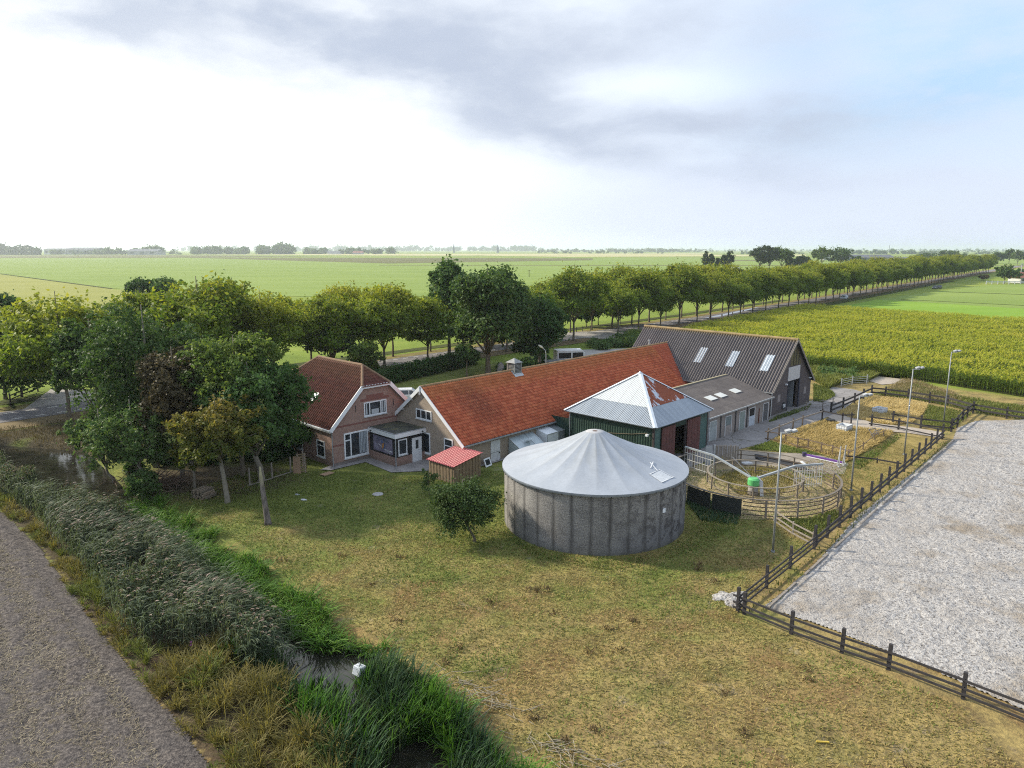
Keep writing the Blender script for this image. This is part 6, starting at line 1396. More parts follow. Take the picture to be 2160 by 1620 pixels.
        o = k.build("stalk_litter", plain("pale_stalk", (.27, .235, .17), .9, var=.4, scale=6), None); o.location = b; tag(o, lab, "branch pile")
    o = MB().bar((0, 0, .06), (.45, -.05, .06), .06, .05).build("stick", plain("yellow_stick", (.48, .34, .05), .6), None); o.location = G(1722, 1567); tag(o, "short yellow stick lying on the lawn near the bottom edge", "stick")
garden_bits()

# ------------------------------------------------------------------ vehicles
TYRE = plain("tyre", (.018, .018, .019), .8); HUB = plain("hub", (.30, .31, .32), .4, .6)
def car(label, loc, rz, paint, L=4.4, Wd=1.8, H=1.55, name="car", cat="car"):
    t = thing(name, label, cat, loc, rz); hl = L / 2; P = plain(*paint)
    prof = [(-hl, .35), (-hl + .03, .78), (-hl + .12, .92), (hl - 1.15, .95), (hl - .15, .78), (hl, .62), (hl - .02, .32), (hl - .5, .24), (-hl + .4, .24)]
    bm_ = MB(); bm_.prism([(x, -Wd / 2, z) for x, z in prof], (0, Wd, 0)); bm_.build("body", P, t, bevel=.05)
    cb = [(-hl + .14, .90), (-hl + .5, H - .06), (-hl + .75, H), (hl - 2.0, H), (hl - 1.1, .92)]; k = MB(); a = Wd / 2 - .06; b = Wd / 2 - .24; n = len(cb)
    vs = [(x, -(a if z < 1 else b), z) for x, z in cb] + [(x, (a if z < 1 else b), z) for x, z in cb]
    k.add(vs, [tuple(range(n)), tuple(range(2 * n - 1, n - 1, -1))] + [((i + 1) % n, i, n + i, n + (i + 1) % n) for i in range(n)]); k.build("cabin", P, t)
    g = MB()
    for s in (-1, 1):
        f = lambda z: s * (a + (b - a) * (z - .92) / (H - .92) + .006)
        for x0, x1, x2, x3 in ((-hl + .42, -hl + .66, -.22, -.22), (-.12, -.12, hl - 2.05, hl - 1.35)):
            q = [(x0 if x0 < -.2 else x0, f(.98), .98), (x3, f(.98), .98), (x2, f(H - .1), H - .1), (x1, f(H - .1), H - .1)]; g.poly(q if s < 0 else q[::-1])
    g.poly([(hl - 1.17, -a + .12, .97), (hl - 1.17, a - .12, .97), (hl - 1.93, b - .06, H - .05), (hl - 1.93, -b + .06, H - .05)])
    g.poly([(-hl + .15, a - .12, .98), (-hl + .15, -a + .12, .98), (-hl + .46, -b + .06, H - .1), (-hl + .46, b - .06, H - .1)]); g.build("windows", GLASS, t)
    for sx in (-1, 1):
        for s in (-1, 1):
            x = sx * (hl - .85); w_ = MB(); w_.tube((x, s * (Wd / 2 - .2), .33), (x, s * (Wd / 2 + .01), .33), .33, n=18); wh = w_.build("wheel", TYRE, t); MB().tube((x, s * (Wd / 2), .33), (x, s * (Wd / 2 + .02), .33), .19, n=14).build("rim", HUB, wh)
    for s in (-1, 1):
        MB().box(hl - .12, hl + .005, s * .62 - .17, s * .62 + .17, .62, .76).build("headlight", plain("lamp_glass", (.7, .72, .72), .15, spec=.9), t)
        MB().box(-hl - .005, -hl + .1, s * .66 - .12, s * .66 + .12, .7, .95).build("tail_light", plain("red_lens", (.35, .02, .02), .3), t)
        MB().box(hl - 1.75, hl - 1.6, s * (Wd / 2 + .08) - .1, s * (Wd / 2 + .08) + .1, .95, 1.08).build("mirror", P, t)
    return t
car("white hatchback parked between the farmhouse roof and the stable gable", G(866, 846), math.radians(8), ("white_car_paint", (.72, .73, .74), .3, 0, .04))
car("pale silver car driving along the avenue road", G(1780, 631), math.radians(230), ("silver_car_paint", (.60, .65, .70), .3, .2, .05))
car("left one of two dark cars with bright lights far down the avenue", G(1972, 609.5), math.radians(230), ("dark_car_paint", (.05, .055, .06), .3, .2, .05))
car("right one of two dark cars with bright lights far down the avenue", G(1981, 608.7), math.radians(230), ("dark_car_paint", (.05, .055, .06), .3, .2, .05))
car("dark car half hidden behind trunks on the meadow beyond the avenue", G(915, 715), math.radians(10), ("dark_car_paint", (.05, .055, .06), .3, .2, .05))
def lorry():
    t = thing("horse_lorry", "white horse lorry with black windows parked behind the stable", "lorry", G(1200, 777), math.radians(12)); W_ = plain("lorry_white", (.62, .63, .63), .4, var=.08); B_ = plain("lorry_black", (.02, .021, .024), .3)
    MB().prism([(-2.2, -1.15, .55), (2.0, -1.15, .55), (2.25, -1.15, 1.2), (2.2, -1.15, 2.5), (1.75, -1.15, 2.95), (-2.2, -1.15, 2.95)], (0, 2.3, 0)).build("body", W_, t, bevel=.07)
    k = MB(); k.box(-1.95, -.02, -1.165, -1.151, 1.75, 2.6); k.box(.22, 1.9, -1.165, -1.151, 1.65, 2.6); k.build("side_window", B_, t)
    k = MB(); k.prism([(2.27, -1.0, .7), (2.285, -1.0, 1.2), (2.225, -1.0, 2.45), (2.2, -1.0, 2.45), (2.24, -1.0, .7)], (0, 2.0, 0)); k.build("windscreen", B_, t)
    MB().box(1.3, 1.8, -.6, .6, 2.955, 3.0).build("roof_hatch", WHITE, t)
    for x in (-1.4, 1.4):
        for s in (-1, 1):
            w_ = MB(); w_.tube((x, s * .85, .42), (x, s * 1.16, .42), .42, n=18); wh = w_.build("wheel", TYRE, t); MB().tube((x, s * 1.15, .42), (x, s * 1.18, .42), .22, n=12).build("rim", HUB, wh)
    t = thing("trailer", "black flat-sided trailer standing in front of the white lorry", "trailer", G(1178, 786), math.radians(10))
    MB().box(-2.0, 1.55, -1.0, 1.0, .5, .62).build("bed", B_, t)
    k = MB(); k.box(-2.0, 1.55, -1.02, -.97, .62, 1.75); k.box(-2.0, 1.55, .97, 1.02, .62, 1.75); k.box(1.5, 1.55, -.97, .97, .62, 1.75); k.box(-2.0, -1.95, -.97, .97, .62, 1.75); k.build("sides", plain("trailer_black", (.025, .024, .026), .5), t)
    k = MB(); k.box(-2.05, 1.6, -1.07, 1.07, 1.75, 1.82); k.build("cover", plain("trailer_cover", (.17, .18, .19), .6), t)
    k = MB(); k.box(-1.9, 1.45, -1.035, -1.021, 1.15, 1.2); k.build("side_strip", WHITE_DIRTY, t)
    for s in (-1, 1): MB().tube((0, s * .8, .33), (0, s * 1.0, .33), .33, n=16).build("wheel", TYRE, t)
lorry()

# ------------------------------------------------------------------ far buildings
def block(name, label, cat, x0, x1, top, base, dep, wall, roof, pitch=.35, nwin=0):
    a, b = G(x0, base), G(x1, base); m = a.y / FPX; h = (base - top) * m; L = abs(b.x - a.x); t = thing(name, label, cat, a); e = h * (1 - pitch)
    MB().box(0, L, 0, dep, -1, e).build("wall", wall, t)
    MB().prism([(-1, -1, e), (-1, dep + 1, e), (-1, dep / 2, h)], (L + 2, 0, 0)).build("roof", roof, t)
    for i in range(nwin):
        MB().box(L * (i + .3) / nwin, L * (i + .7) / nwin, -.3, -.02, e * .35, e * .75).build("window", GLASS, t)
    return t
FG = plain("far_grey_wall", (.30, .30, .31), .9, scale=.1); FR = plain("far_dark_roof", (.10, .105, .13), .8, scale=.1); FW = plain("far_pale_wall", (.50, .50, .50), .9, scale=.1); FT = plain("far_red_roof", (.22, .08, .06), .9, scale=.1)
block("shed", "long low blue-grey shed behind the avenue with a row of rooflights", "shed", 1788, 1888, 537.5, 551, 40, plain("blue_grey_wall", (.16, .17, .22), .8, scale=.1), FR, .45, 7)
block("shed", "dark low shed right of the long blue-grey shed", "shed", 1892, 1945, 543, 552, 30, FR, FR, .4)
block("barn", "small white building between the two tall trees beyond the avenue", "building", 1738, 1752, 537, 549, 15, FW, FG, .3)
block("factory", "long pale industrial building left of centre of the far skyline", "factory", 93, 140, 523.5, 537, 60, FW, FG, .2, 4)
block("factory", "grey industrial block in the middle of the far left buildings", "factory", 142, 205, 522.5, 537, 60, FG, FR, .3, 4)
block("factory", "flat dark roofed works at the right end of the far left buildings", "factory", 268, 332, 525.5, 537.5, 60, FG, FR, .4, 3)
block("barn", "distant farm with a pale wall in front of the horizon trees, left of centre", "barn", 690, 716, 530, 536.5, 30, FW, FR, .5)
block("barn", "distant farm barn at the right of the horizon tree clump", "barn", 744, 764, 530, 536.5, 30, FG, FT, .5)
block("tent", "small white field shelter beyond the avenue near the poplars", "shelter", 1548, 1558, 564, 570, 5, WHITE, WHITE, .5)
block("house", "red-roofed house at the right edge beyond the green field", "house", 2152, 2190, 575, 597, 10, FW, FT, .5, 3)
for x, top, lab in [(957.5, 514, "slender church spire on the hazy horizon"), (1050, 516, "blunt church tower with a short spire on the hazy horizon")]:
    b = G(x, 533.2); m = b.y / FPX; h = (533.2 - top) * m; t = thing("church", lab, "church", b); w = 4.2 if x < 1000 else 6
    MB().box(-w, w, -w, w, 0, h * .52).build("tower", FR, t); MB().add([(-w, -w, h * .52), (w, -w, h * .52), (w, w, h * .52), (-w, w, h * .52), (0, 0, h)], [(0, 1, 4), (1, 2, 4), (2, 3, 4), (3, 0, 4), (3, 2, 1, 0)]).build("spire", FR, t)
b = G(1875, 533); t = thing("mast", "faint thin tower on the horizon above the long grey shed", "tower", b); MB().tube((0, 0, 0), (0, 0, 42), 2.4, 1.1, 8).build("tower_shaft", FG, t); MB().tube((0, 0, 30), (0, 0, 33), 3.5, 3.5, 8).build("platform", FG, t)
b = G(2151, 596); t = thing("utility_pole", "pale pole standing beside the far avenue end at the right edge", "pole", b); MB().path([(0, 0, 0), (0, 0, 10.5)], [.28, .2], 8).build("pole", STEEL, t); MB().bar((-.8, 0, 9.9), (.8, 0, 9.9), .2, .2).build("crossarm", STEEL, t)
b = G(1116, 584); t = thing("utility_pole", "tiny dark post standing alone in the pasture beyond the trees", "pole", b); MB().path([(0, 0, 0), (0, 0, 4.5)], [.25, .2], 6).build("pole", BARK, t); MB().bar((-1, 0, 4), (1, 0, 4), .25, .25).build("crossarm", BARK, t)

# ------------------------------------------------------------------ reeds, sedge, weeds, grass
def grassmat(name, stops, trans=.3, nscale=.35): return leafmat(name, stops, trans, None, nscale, .6)
BAND = [p for p in DITCH if -96 < p[0] < 10] + [p for p in PLOW[::-1] if p[0] > -100]
def band(n, seed):
    x, y = scatter(n, [(-75, 53)] + [p for p in DITCH if p[0] > -72] + [(9, 8), (-4, 14)] + PLOW[::-1][1:-1], seed)
    d, side, par = pldist(x, y, DITCH); hw = np.interp(par, np.arange(len(DHW)), DHW); e, _, _ = pldist(x, y, PLOW); return x, y, d, hw, e
def ground_z(x, y): return ditch_depth(x, y)[0]
openw = lambda x, y: ((x + 8.0) ** 2 / 2.3 ** 2 + (y - 29.0) ** 2 / 1.05 ** 2 < 1) | ((x + 3.4) ** 2 / 1.2 ** 2 + (y - 22.0) ** 2 / 2.2 ** 2 < 1)
REED = grassmat("reed_leaves", [(.05, (.042, .066, .038)), (.4, (.092, .125, .076)), (.7, (.155, .18, .118)), (.97, (.31, .30, .21))], .3, .45)
PLUME = grassmat("reed_plumes", [(.1, (.10, .07, .06)), (.6, (.17, .125, .105)), (.97, (.26, .21, .18))], .2)
WEED = grassmat("dry_weeds", [(.1, (.085, .082, .026)), (.4, (.175, .152, .048)), (.7, (.28, .235, .085)), (.97, (.43, .37, .19))], .35, .5)
OLIVE = grassmat("olive_weeds", [(.1, (.07, .095, .024)), (.5, (.145, .175, .042)), (.97, (.27, .27, .085))], .3)
SEDGE = grassmat("bank_sedge", [(.1, (.026, .075, .014)), (.45, (.070, .165, .026)), (.75, (.125, .24, .036)), (.97, (.22, .33, .08))], .3)
CAT = grassmat("bulrush_leaves", [(.1, (.028, .062, .032)), (.5, (.058, .105, .048)), (.97, (.14, .18, .095))], .25)
x, y, d, hw, e = band(44000, 11)
dens = vnoise(x, y, .45, 21)
m = (((d > np.where((y < 47) & (y > 30.2), .25, hw * .95)) & (e > .5 + .9 * vnoise(x, y, .4, 3))) & ((y > 29.3) | (e > 3.2) & (y > 27.6) & (d > 1.5))) & (dens > .12) & ~openw(x, y) & ((x > -31) | (d > hw + 1.3 + 1.2 * vnoise(x, y, .5, 91)))
x, y = x[m], y[m]; r = np.random.default_rng(2); n = len(x); hh = 1.9 * (.78 + .45 * vnoise(x, y, .3, 6)) * r.uniform(.8, 1.1, n); gz = np.maximum(ground_z(x, y), -.6); wind = -.5 + (vnoise(x, y, .22, 31) - .5) * 1.8
P = []; HD = []; HH = []
for k in range(5):
    f = r.uniform(.25, .92, n); P.append(np.stack([x + r.normal(0, .07, n), y + r.normal(0, .07, n), gz + hh * f], 1)); HD.append(wind); HH.append(r.uniform(.36, .72, n))
reeds = blades("reeds", np.concatenate(P), np.concatenate(HD), np.concatenate(HH), np.full(n * 5, .055), r.uniform(.8, 1.5, n * 5), REED, .9, seed=3, yaw_j=.55); tag(reeds, "bed of wind-combed grey-green reeds along the ditch", "reeds", kind="stuff")
st = blades("reed_stems", np.stack([x, y, gz], 1), wind, hh, np.full(n, .03), np.full(n, .16), REED, .2, seed=4); tag(st, "upright stems of the reed bed along the ditch", "reeds", kind="stuff")
pm = r.random(n) < .34 * (vnoise(x, y, .3, 41) > .42)
tag(blades("reed_plumes", np.stack([x, y, gz + hh * .95], 1)[pm], wind[pm], np.full(pm.sum(), .24), np.full(pm.sum(), .09), np.full(pm.sum(), 1.3), PLUME, .8, seed=5, yaw_j=.3), "purplish drooping plumes over the reed bed", "reeds", kind="stuff")
# ochre weeds along the field edge and across the lower bank
x, y, d, hw, e = band(9000, 12)
m = ((e < .6 + 1.0 * vnoise(x, y, .4, 3)) | ((y < 29.8) & (d > 2.3 + .9 * vnoise(x, y, .6, 9)))) & ~openw(x, y)
x, y, e = x[m], y[m], e[m]; n = len(x); gz = ground_z(x, y); hh = np.clip(.4 + e * .42, .35, 1.15) * r.uniform(.55, 1.25, n) * (.6 + .8 * vnoise(x, y, .75, 77)); oc = vnoise(x, y, .5, 14) + r.normal(0, .16, n) < .56
NB = 44
for msk, mt, nm, lab in ((oc, WEED, "dry_weeds", "ochre dry weeds along the edge of the bare field"), (~oc, OLIVE, "green_weeds", "olive green weeds mixed along the edge of the bare field")):
    c0 = np.stack([x, y, gz], 1)[msk]; k = len(c0); c = np.repeat(c0, NB, 0); h_ = np.repeat(hh[msk], NB); a_ = r.uniform(0, 6.28, k * NB); rad = np.abs(r.normal(0, .10, k * NB)); f = r.uniform(0, .75, k * NB) * (r.random(k * NB) < .6)
    c = c + np.stack([np.cos(a_) * (rad + f * h_ * .25), np.sin(a_) * (rad + f * h_ * .25), f * h_], 1)
    tag(blades(nm, c, a_, h_ * (1 - f) * r.uniform(.5, 1.05, k * NB), np.full(k * NB, .034), r.uniform(.2, 1.3, k * NB), mt, .6, seed=6), lab, "weeds", kind="stuff")
k = 260; s = r.integers(0, n, k); q = np.stack([x, y, gz + hh * .9], 1)[s]; q = q[(np.hypot(q[:, 0] + 14.4, q[:, 1] - 29.8) < 1.0)]
if len(q): tag(blades("thistle_flowers", q, 0, np.full(len(q), .12), np.full(len(q), .14), np.full(len(q), .3), plain("pink_petals", (.55, .22, .50), .7), .2, seed=7), "small pink flowers in the ochre weeds", "flowers", kind="stuff")
# bright sedge on the lawn bank, bulrushes round the lower water
lx = offset(DITCH, .35); hi_ = offset(DITCH, 2.75)
x, y = scatter(26000, [p for p in hi_ if -30 < p[0] < 8] + [p for p in lx if -30 < p[0] < 8][::-1], 13); d, side, par = pldist(x, y, DITCH); e = vnoise(x, y, .8, 51)
m = (d < 1.5 + e * 1.2) & ~openw(x, y) & (x > -28); x, y = x[m], y[m]; n = len(x); gz = np.maximum(ground_z(x, y), -.6)
tag(blades("sedge", np.concatenate([np.stack([x, y, gz], 1)] * 2), r.uniform(-2.2, .6, 2 * n), r.uniform(.6, 1.25, 2 * n) * np.tile(.7 + .5 * vnoise(x, y, .6, 53), 2), np.full(2 * n, .045), r.uniform(.5, 1.2, 2 * n), SEDGE, .8, seed=8, yaw_j=1.0), "bright green arching sedge along the lawn side of the ditch", "sedge", kind="stuff")
x, y, d, hw, e = band(110000, 15); m = (y < 29) & (d < 3.2) & (d > .25) & ~openw(x, y); x1, y1 = x[m], y[m]
x2, y2 = scatter(12000, [(-7.2, 28.5), (-5.0, 28.3), (.6, 20.6), (3, 17), (0, 17.5), (-3.9, 23.2)], 16); m = ~openw(x2, y2); x1 = np.concatenate([x1, x2[m]]); y1 = np.concatenate([y1, y2[m]])
n = len(x1); gz = np.maximum(ground_z(x1, y1), -.6); tone = vnoise(x1, y1, .9, 61) + r.normal(0, .1, n) > .5
for msk, mt, nm, lab in ((tone, CAT, "bulrushes", "tall blue-green bulrush leaves round the lower ditch water"), (~tone, SEDGE, "rushes", "tall bright green rush leaves round the lower ditch water")):
    q = np.stack([x1, y1, gz], 1)[msk]; k = len(q); tag(blades(nm, q, r.uniform(-2.5, 1, k), r.uniform(.9, 1.7, k) * np.where((q[:, 1] > 25.9) & (q[:, 1] < 28.4) & (q[:, 0] < -6.4), .42, 1), np.full(k, .065), r.uniform(.15, .75, k), mt, .3, seed=9), lab, "rushes", kind="stuff")
# rough brown bank between the left water arm and the road
x, y = scatter(26000, [(-100, 51), (-70, 58.5), (-49, 66.2), (-37.5, 63.0), (-33, 60.5), (-38, 76), (-47, 74), (-54.5, 69.2), (-95, 27 + 3)], 17); m = pldist(x, y, DITCH)[0] > np.interp(pldist(x, y, DITCH)[2], np.arange(len(DHW)), DHW) + .2; x, y = x[m], y[m]; n = len(x)
BANK = grassmat("bank_grass", [(.1, (.05, .045, .025)), (.5, (.105, .085, .045)), (.97, (.18, .145, .08))], .25)
tag(blades("bank_grass", np.stack([x, y, ground_z(x, y)], 1), r.uniform(0, 6.28, n), r.uniform(.2, .5, n), np.full(n, .05), r.uniform(.2, .8, n), BANK, .4, seed=10), "rough brown grass on the bank below the dashed road", "grass", kind="stuff")
# short turf on the lawn
TURF = grassmat("lawn_blades", [(.08, (.095, .105, .03)), (.35, (.19, .17, .054)), (.6, (.29, .23, .087)), (.85, (.38, .30, .12)), (.98, (.47, .38, .18))], .2, .28)
LG = grassmat("green_lawn_blades", [(.1, (.055, .085, .02)), (.5, (.125, .17, .036)), (.95, (.215, .25, .065))], .25)
lawn_poly = [(-26, 48.5), (-17, 41.8), (-9.5, 33.6), (-5.4, 29.8), (2.2, 21), (18, 21), (18, 25.5), (11.3, 33), (38, 62.8), (36, 66), (24, 58), (14, 56), (12, 53.5), (-2, 56.5), (-8, 55), (-15, 56.3), (-22, 56)]
x, y = scatter(150000, lawn_poly, 18); m = np.hypot(x - 5.52, y - 45.86) > 6.1; x, y = x[m], y[m]; n = len(x); gsel = vnoise(x, y, .33, 71) * .7 + np.clip((y - 26) / 32, 0, 1) * .55 - np.clip((x - 12) / 10, 0, 1) * .35 + r.normal(0, .12, n) > .58
for msk, mt, nm, lab, h0, h1 in ((~gsel, TURF, "dry_turf", "short straw-coloured grazed grass of the lawn", .04, .12), (gsel, LG, "green_turf", "short green grass patches of the lawn", .05, .15)):
    q = np.stack([x, y, np.zeros(n)], 1)[msk]; k = len(q); tag(blades(nm, q, r.uniform(0, 6.28, k), r.uniform(h0, h1, k), r.uniform(.03, .06, k), r.uniform(.4, 1.5, k), mt, .4, seed=12), lab, "grass", kind="stuff")
x, y = scatter(240, lawn_poly, 19); m = (vnoise(x, y, .3, 81) > .52) & (np.hypot(x - 5.5, y - 45.9) > 6.8) & (y < 40); x, y = x[m], y[m]; n = len(x); k = 22
q = np.repeat(np.stack([x, y, np.zeros(n)], 1), k, 0) + r.normal(0, .16, (n * k, 3)) * [1, 1, 0]
tag(blades("dock_clumps", q, r.uniform(0, 6.28, n * k), r.uniform(.08, .26, n * k), np.full(n * k, .06), r.uniform(.5, 1.4, n * k), grassmat("withered_docks", [(.1, (.085, .06, .032)), (.6, (.165, .115, .055)), (.97, (.24, .18, .09))]), .5, seed=13), "low withered brown weeds scattered over the foreground lawn", "weeds", kind="stuff")
# straw bits on the bare field
x, y = scatter(80000, [(-34, 44), (-28.8, 39.6), (-23.6, 34), (-19.1, 29.5), (-15.6, 26), (-11, 20.5), (-25, 18), (-50, 30)], 20); n = len(x)
tag(blades("straw_stubble", np.stack([x, y, np.full(n, .11)], 1), r.uniform(0, 6.28, n), r.uniform(.03, .10, n), np.full(n, .022), r.uniform(1.2, 3.5, n), grassmat("straw_bits", [(.1, (.13, .105, .075)), (.6, (.24, .20, .135)), (.97, (.38, .33, .225))], .1), .2, seed=14), "pale straw bits lying over the bare field", "straw", kind="stuff")
# golden paddocks
GOLD = fieldmat("golden_straw", (.27, .21, .075), (.50, .37, .15), .25, (1, 1, 1), 1.4)
GB = grassmat("golden_blades", [(.1, (.22, .165, .055)), (.5, (.42, .31, .12)), (.97, (.62, .50, .25))], .25)
PENF = sheet('pen_floor', [WC + ring(6.5 + .3 * math.sin(a * .11), a) for a in range(0, 360, 6)], .035, fieldmat('trodden_pen_soil', (.20, .155, .085), (.42, .335, .195), .3, (1, 1, 1), 1.8))
sheet('pen_yard', [G(*p) for p in [(1500, 955), (1570, 950), (1640, 955), (1720, 958), (1790, 978), (1780, 1000), (1700, 1000), (1600, 985)]], .03, plain('trodden_dirt', (.25, .215, .175), .95, var=.35, scale=1))
PAD1 = [G(*p) for p in [(1630, 931), (1690, 903), (1738, 889), (1800, 903), (1885, 912), (1868, 928), (1820, 956), (1786, 975), (1700, 948)]]; PAD2 = [G(*p) for p in [(1762, 873), (1840, 837), (1915, 845), (1955, 854), (1948, 872), (1925, 892), (1880, 897), (1800, 884)]]
for i, (pd, sd_) in enumerate(((PAD1, 31), (PAD2, 32))):
    sheet("straw_paddock", pd, .045, GOLD); x, y = scatter(14000, pd, sd_); n = len(x)
    tag(blades("straw_grass", np.stack([x, y, np.full(n, .04)], 1), r.uniform(-.6, 1.2, n), r.uniform(.12, .42, n), np.full(n, .05), r.uniform(.5, 1.5, n), GB, .6, seed=15 + i), ["golden dry grass of the near straw paddock", "golden dry grass of the far straw paddock"][i], "grass", kind="stuff")
def patch(nm, lab, px, n, h, mat, seed, w=.055, lean=(.2, .9)):
    pl = [G(*p) for p in px]; x, y = scatter(n, pl, seed); n = len(x); hs = .6 + .8 * vnoise(x, y, .5, seed)
    tag(blades(nm, np.stack([x, y, np.maximum(ground_z(x, y), -.4)], 1), r.uniform(0, 6.28, n), r.uniform(h * .5, h, n) * hs, np.full(n, w), r.uniform(lean[0], lean[1], n), mat, .5, seed=seed), lab, "grass", kind="stuff")
patch("rough_grass", "green grass corner of the far straw paddock", [(1955, 853), (2050, 873), (2006, 910), (1940, 900), (1950, 875)], 5000, .26, OLIVE, 41)
patch("rough_grass", "green rough grass behind the back paddock fence", [(1840, 833), (1930, 812), (2000, 835), (2230, 868), (2230, 898), (2052, 870), (1960, 849)], 9000, .4, OLIVE, 42, .07)
patch("seeding_grass", "pinkish seeding grass along the maize edge", [(1870, 822), (1905, 800), (1960, 812), (2040, 842), (2010, 852), (1930, 840)], 4500, .5, grassmat("pink_grass", [(.1, (.17, .15, .07)), (.6, (.33, .26, .15)), (.97, (.50, .41, .28))]), 43, .05)
patch("rough_weeds", "tangle of green weeds between barn and maize track", [(1712, 800), (1712, 772), (1790, 780), (1860, 790), (1830, 806), (1770, 812), (1745, 822)], 14000, 1.1, OLIVE, 44, .09)
patch("rough_weeds", "rusty and green weeds against the barn end wall", [(1716, 848), (1716, 812), (1750, 822), (1762, 836), (1735, 850)], 3000, .4, OLIVE, 45, .08)
patch("rough_grass", "green grass strip along the foot of the barn wall", [(1620, 893), (1640, 877), (1664, 871), (1672, 866), (1690, 862), (1712, 853), (1705, 864), (1660, 880)], 3500, .35, LG, 46)
patch("rough_grass", "green tufts along the foot of the tank", [(1062, 1130), (1130, 1160), (1260, 1186), (1400, 1165), (1500, 1085), (1560, 1110), (1460, 1165), (1300, 1205), (1130, 1180)], 4500, .13, LG, 47)
patch("rough_grass", "green verge between the arena fence and the sand", [(1565, 1293), (1717, 1166), (1880, 1022), (1990, 932), (2010, 934), (1900, 1026), (1740, 1172), (1625, 1290)], 8000, .26, OLIVE, 48)
patch("rough_grass", "green grass around the foot of the round pen", [(1650, 1092), (1700, 1096), (1760, 1076), (1775, 1085), (1720, 1140), (1650, 1108)], 1800, .25, OLIVE, 49)
patch("rough_grass", "green grass between the pen and the near straw paddock", [(1575, 948), (1625, 932), (1700, 950), (1740, 962), (1690, 958), (1600, 950)], 2500, .24, LG, 50)
patch("rough_grass", "green strip on the right of the near straw paddock", [(1795, 985), (1830, 958), (1895, 915), (1905, 920), (1850, 965), (1815, 992)], 2200, .3, LG, 51)
patch("rough_weeds", "dark weeds between the tank and the netted pen fence", [(1446, 1060), (1462, 1040), (1560, 1090), (1555, 1108), (1480, 1100)], 1600, .3, CAT, 52)
patch("rough_weeds", "brown and green weeds inside the inner ring of the horse walker", [(1510, 1010), (1560, 990), (1640, 985), (1690, 1010), (1650, 1045), (1560, 1045)], 3000, .3, WEED, 53)
patch("rough_grass", "grass round the feet of the roadside trees", [(1345, 712), (1500, 683), (1640, 660), (1640, 664), (1505, 690), (1360, 722)], 6000, .5, BANK, 54, .12)
# undergrowth by the lorry
def scrub(nm, lab, px, n, h, mat, seed, leaf=.3):
    pl = [G(*p) for p in px]; x, y = scatter(16, pl, seed); L = [(a, b_, h * .45, h * .8, h * .8, h * .6) for a, b_ in zip(x, y)]
    tag(leaf_cloud(L, n, leaf, seed, 22, .3, -.5, .22, mat, nm), lab, "bushes", kind="stuff")
scrub("undergrowth", "dark bramble scrub on the bank behind the lorry", [(1240, 745), (1345, 728), (1340, 712), (1290, 722), (1235, 735)], 9000, 1.5, ALDER, 5)
scrub("undergrowth", "bright green scrub against the end of the grey barn roof", [(1318, 735), (1350, 728), (1350, 712), (1322, 718)], 5000, 1.8, LIMEL, 6)
scrub("undergrowth", "dark scrub under the big trees behind the stable", [(1060, 800), (1160, 780), (1150, 760), (1060, 780)], 8000, 1.2, DARKLEAF, 7)
scrub("undergrowth", "brown-green scrub beside the track at the maize corner", [(1720, 800), (1800, 805), (1800, 785), (1720, 780)], 6000, 1.0, ALDER, 8)
scrub("undergrowth", "low scrub under the trees of the grove", [(180, 985), (320, 1050), (420, 1000), (640, 960), (560, 930), (250, 960)], 9000, .9, DARKLEAF, 9)

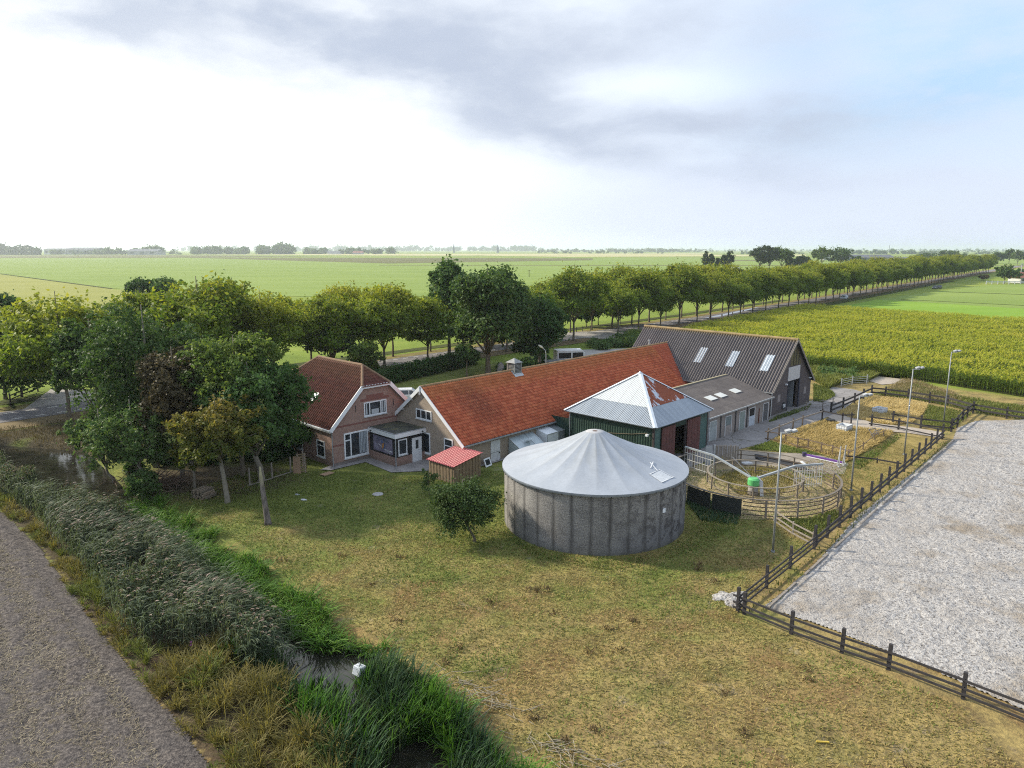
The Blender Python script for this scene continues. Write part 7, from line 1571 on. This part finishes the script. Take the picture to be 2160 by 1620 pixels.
# ------------------------------------------------------------------ maize
def maize():
    poly = [(30, 138), (43, 160.5), (88, 213.5), (122, 169), (175, 112), (110, 40), (84, 65), (63.4, 86.2), (57.5, 96.3), (50.5, 103.0), (45.4, 107), (36, 118)]
    soil = fieldmat("maize_floor", (.035, .045, .015), (.07, .075, .022), .3); sheet("maize_floor", poly, .05, soil)
    x, y = scatter(60000, poly, 61); ex = (x / (y * math.cos(PITCH) + 3)) ; m = ex < .80; x, y = x[m], y[m]; n = min(len(x), 27000); x, y = x[:n], y[:n]
    hh = 2.35 * (.86 + .22 * vnoise(x, y, .25, 7)) * r.uniform(.92, 1.06, n); P = []; H = []; W_ = []; LN = []; mt = []
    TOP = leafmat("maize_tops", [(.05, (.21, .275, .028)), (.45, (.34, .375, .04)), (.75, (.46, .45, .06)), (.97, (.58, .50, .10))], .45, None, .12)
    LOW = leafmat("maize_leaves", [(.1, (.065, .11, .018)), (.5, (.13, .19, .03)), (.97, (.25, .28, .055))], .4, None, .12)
    for k in range(5):
        f = r.uniform(.25, .72, n); P.append(np.stack([x, y, hh * f], 1)); H.append(r.uniform(.4, .65, n))
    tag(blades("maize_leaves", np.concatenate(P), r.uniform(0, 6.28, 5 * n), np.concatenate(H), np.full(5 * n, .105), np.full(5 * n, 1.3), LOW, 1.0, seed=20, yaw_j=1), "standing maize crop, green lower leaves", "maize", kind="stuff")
    P = []; H = []
    for k in range(4): f = r.uniform(.72, .92, n); P.append(np.stack([x, y, hh * f], 1)); H.append(r.uniform(.3, .5, n))
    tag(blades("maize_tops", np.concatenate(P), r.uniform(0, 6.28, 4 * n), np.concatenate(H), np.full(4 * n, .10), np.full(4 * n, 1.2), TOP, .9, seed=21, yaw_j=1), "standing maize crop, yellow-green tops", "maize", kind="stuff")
    # denser stalks on the two near edges
    edge = [(36, 118), (45.4, 107), (50.5, 103.0), (57.5, 96.3), (63.4, 86.2), (84, 65), (100, 50)]; pts = []
    for o_ in (0, .5, 1.0, 1.5): pts += [(a, b_) for a, b_, h in along(offset(edge, o_), .28)]
    q = np.array(pts) + r.normal(0, .08, (len(pts), 2)); n = len(q); hh = 2.35 * r.uniform(.88, 1.08, n)
    stalk = blades("maize_stalks", np.stack([q[:, 0], q[:, 1], np.zeros(n)], 1), r.uniform(0, 6.28, n), hh, np.full(n, .06), np.full(n, .05), LOW, .1, seed=22); tag(stalk, "upright maize stalks along the crop edge", "maize", kind="stuff")
    P = np.concatenate([np.stack([q[:, 0], q[:, 1], hh * f_], 1) for f_ in (.15, .28, .4, .52, .64, .76)]); k = len(P)
    tag(blades("maize_edge_leaves", P, r.uniform(0, 6.28, k), r.uniform(.35, .6, k), np.full(k, .10), np.full(k, 1.2), LOW, 1.1, seed=23), "drooping green leaves along the maize crop edge", "maize", kind="stuff")
maize()

# ------------------------------------------------------------------ air
def haze():
    o = MB().box(-16500, 16500, -400, 16500, -2.2, 56).build("haze", None); m = bpy.data.materials.new("haze_air"); m.use_nodes = True; nt = m.node_tree; nt.nodes.clear()
    v = nd(nt, 'ShaderNodeVolumePrincipled', {'Color': (.84, .91, 1.0, 1), 'Density': HAZE_DENSITY, 'Anisotropy': .35}); nd(nt, 'ShaderNodeOutputMaterial', {'Volume': v.outputs[0]})
    o.data.materials.append(m); tag(o, "thin pale haze over the far fields", "haze", kind="stuff")
HAZE_DENSITY = 0.00012
haze()
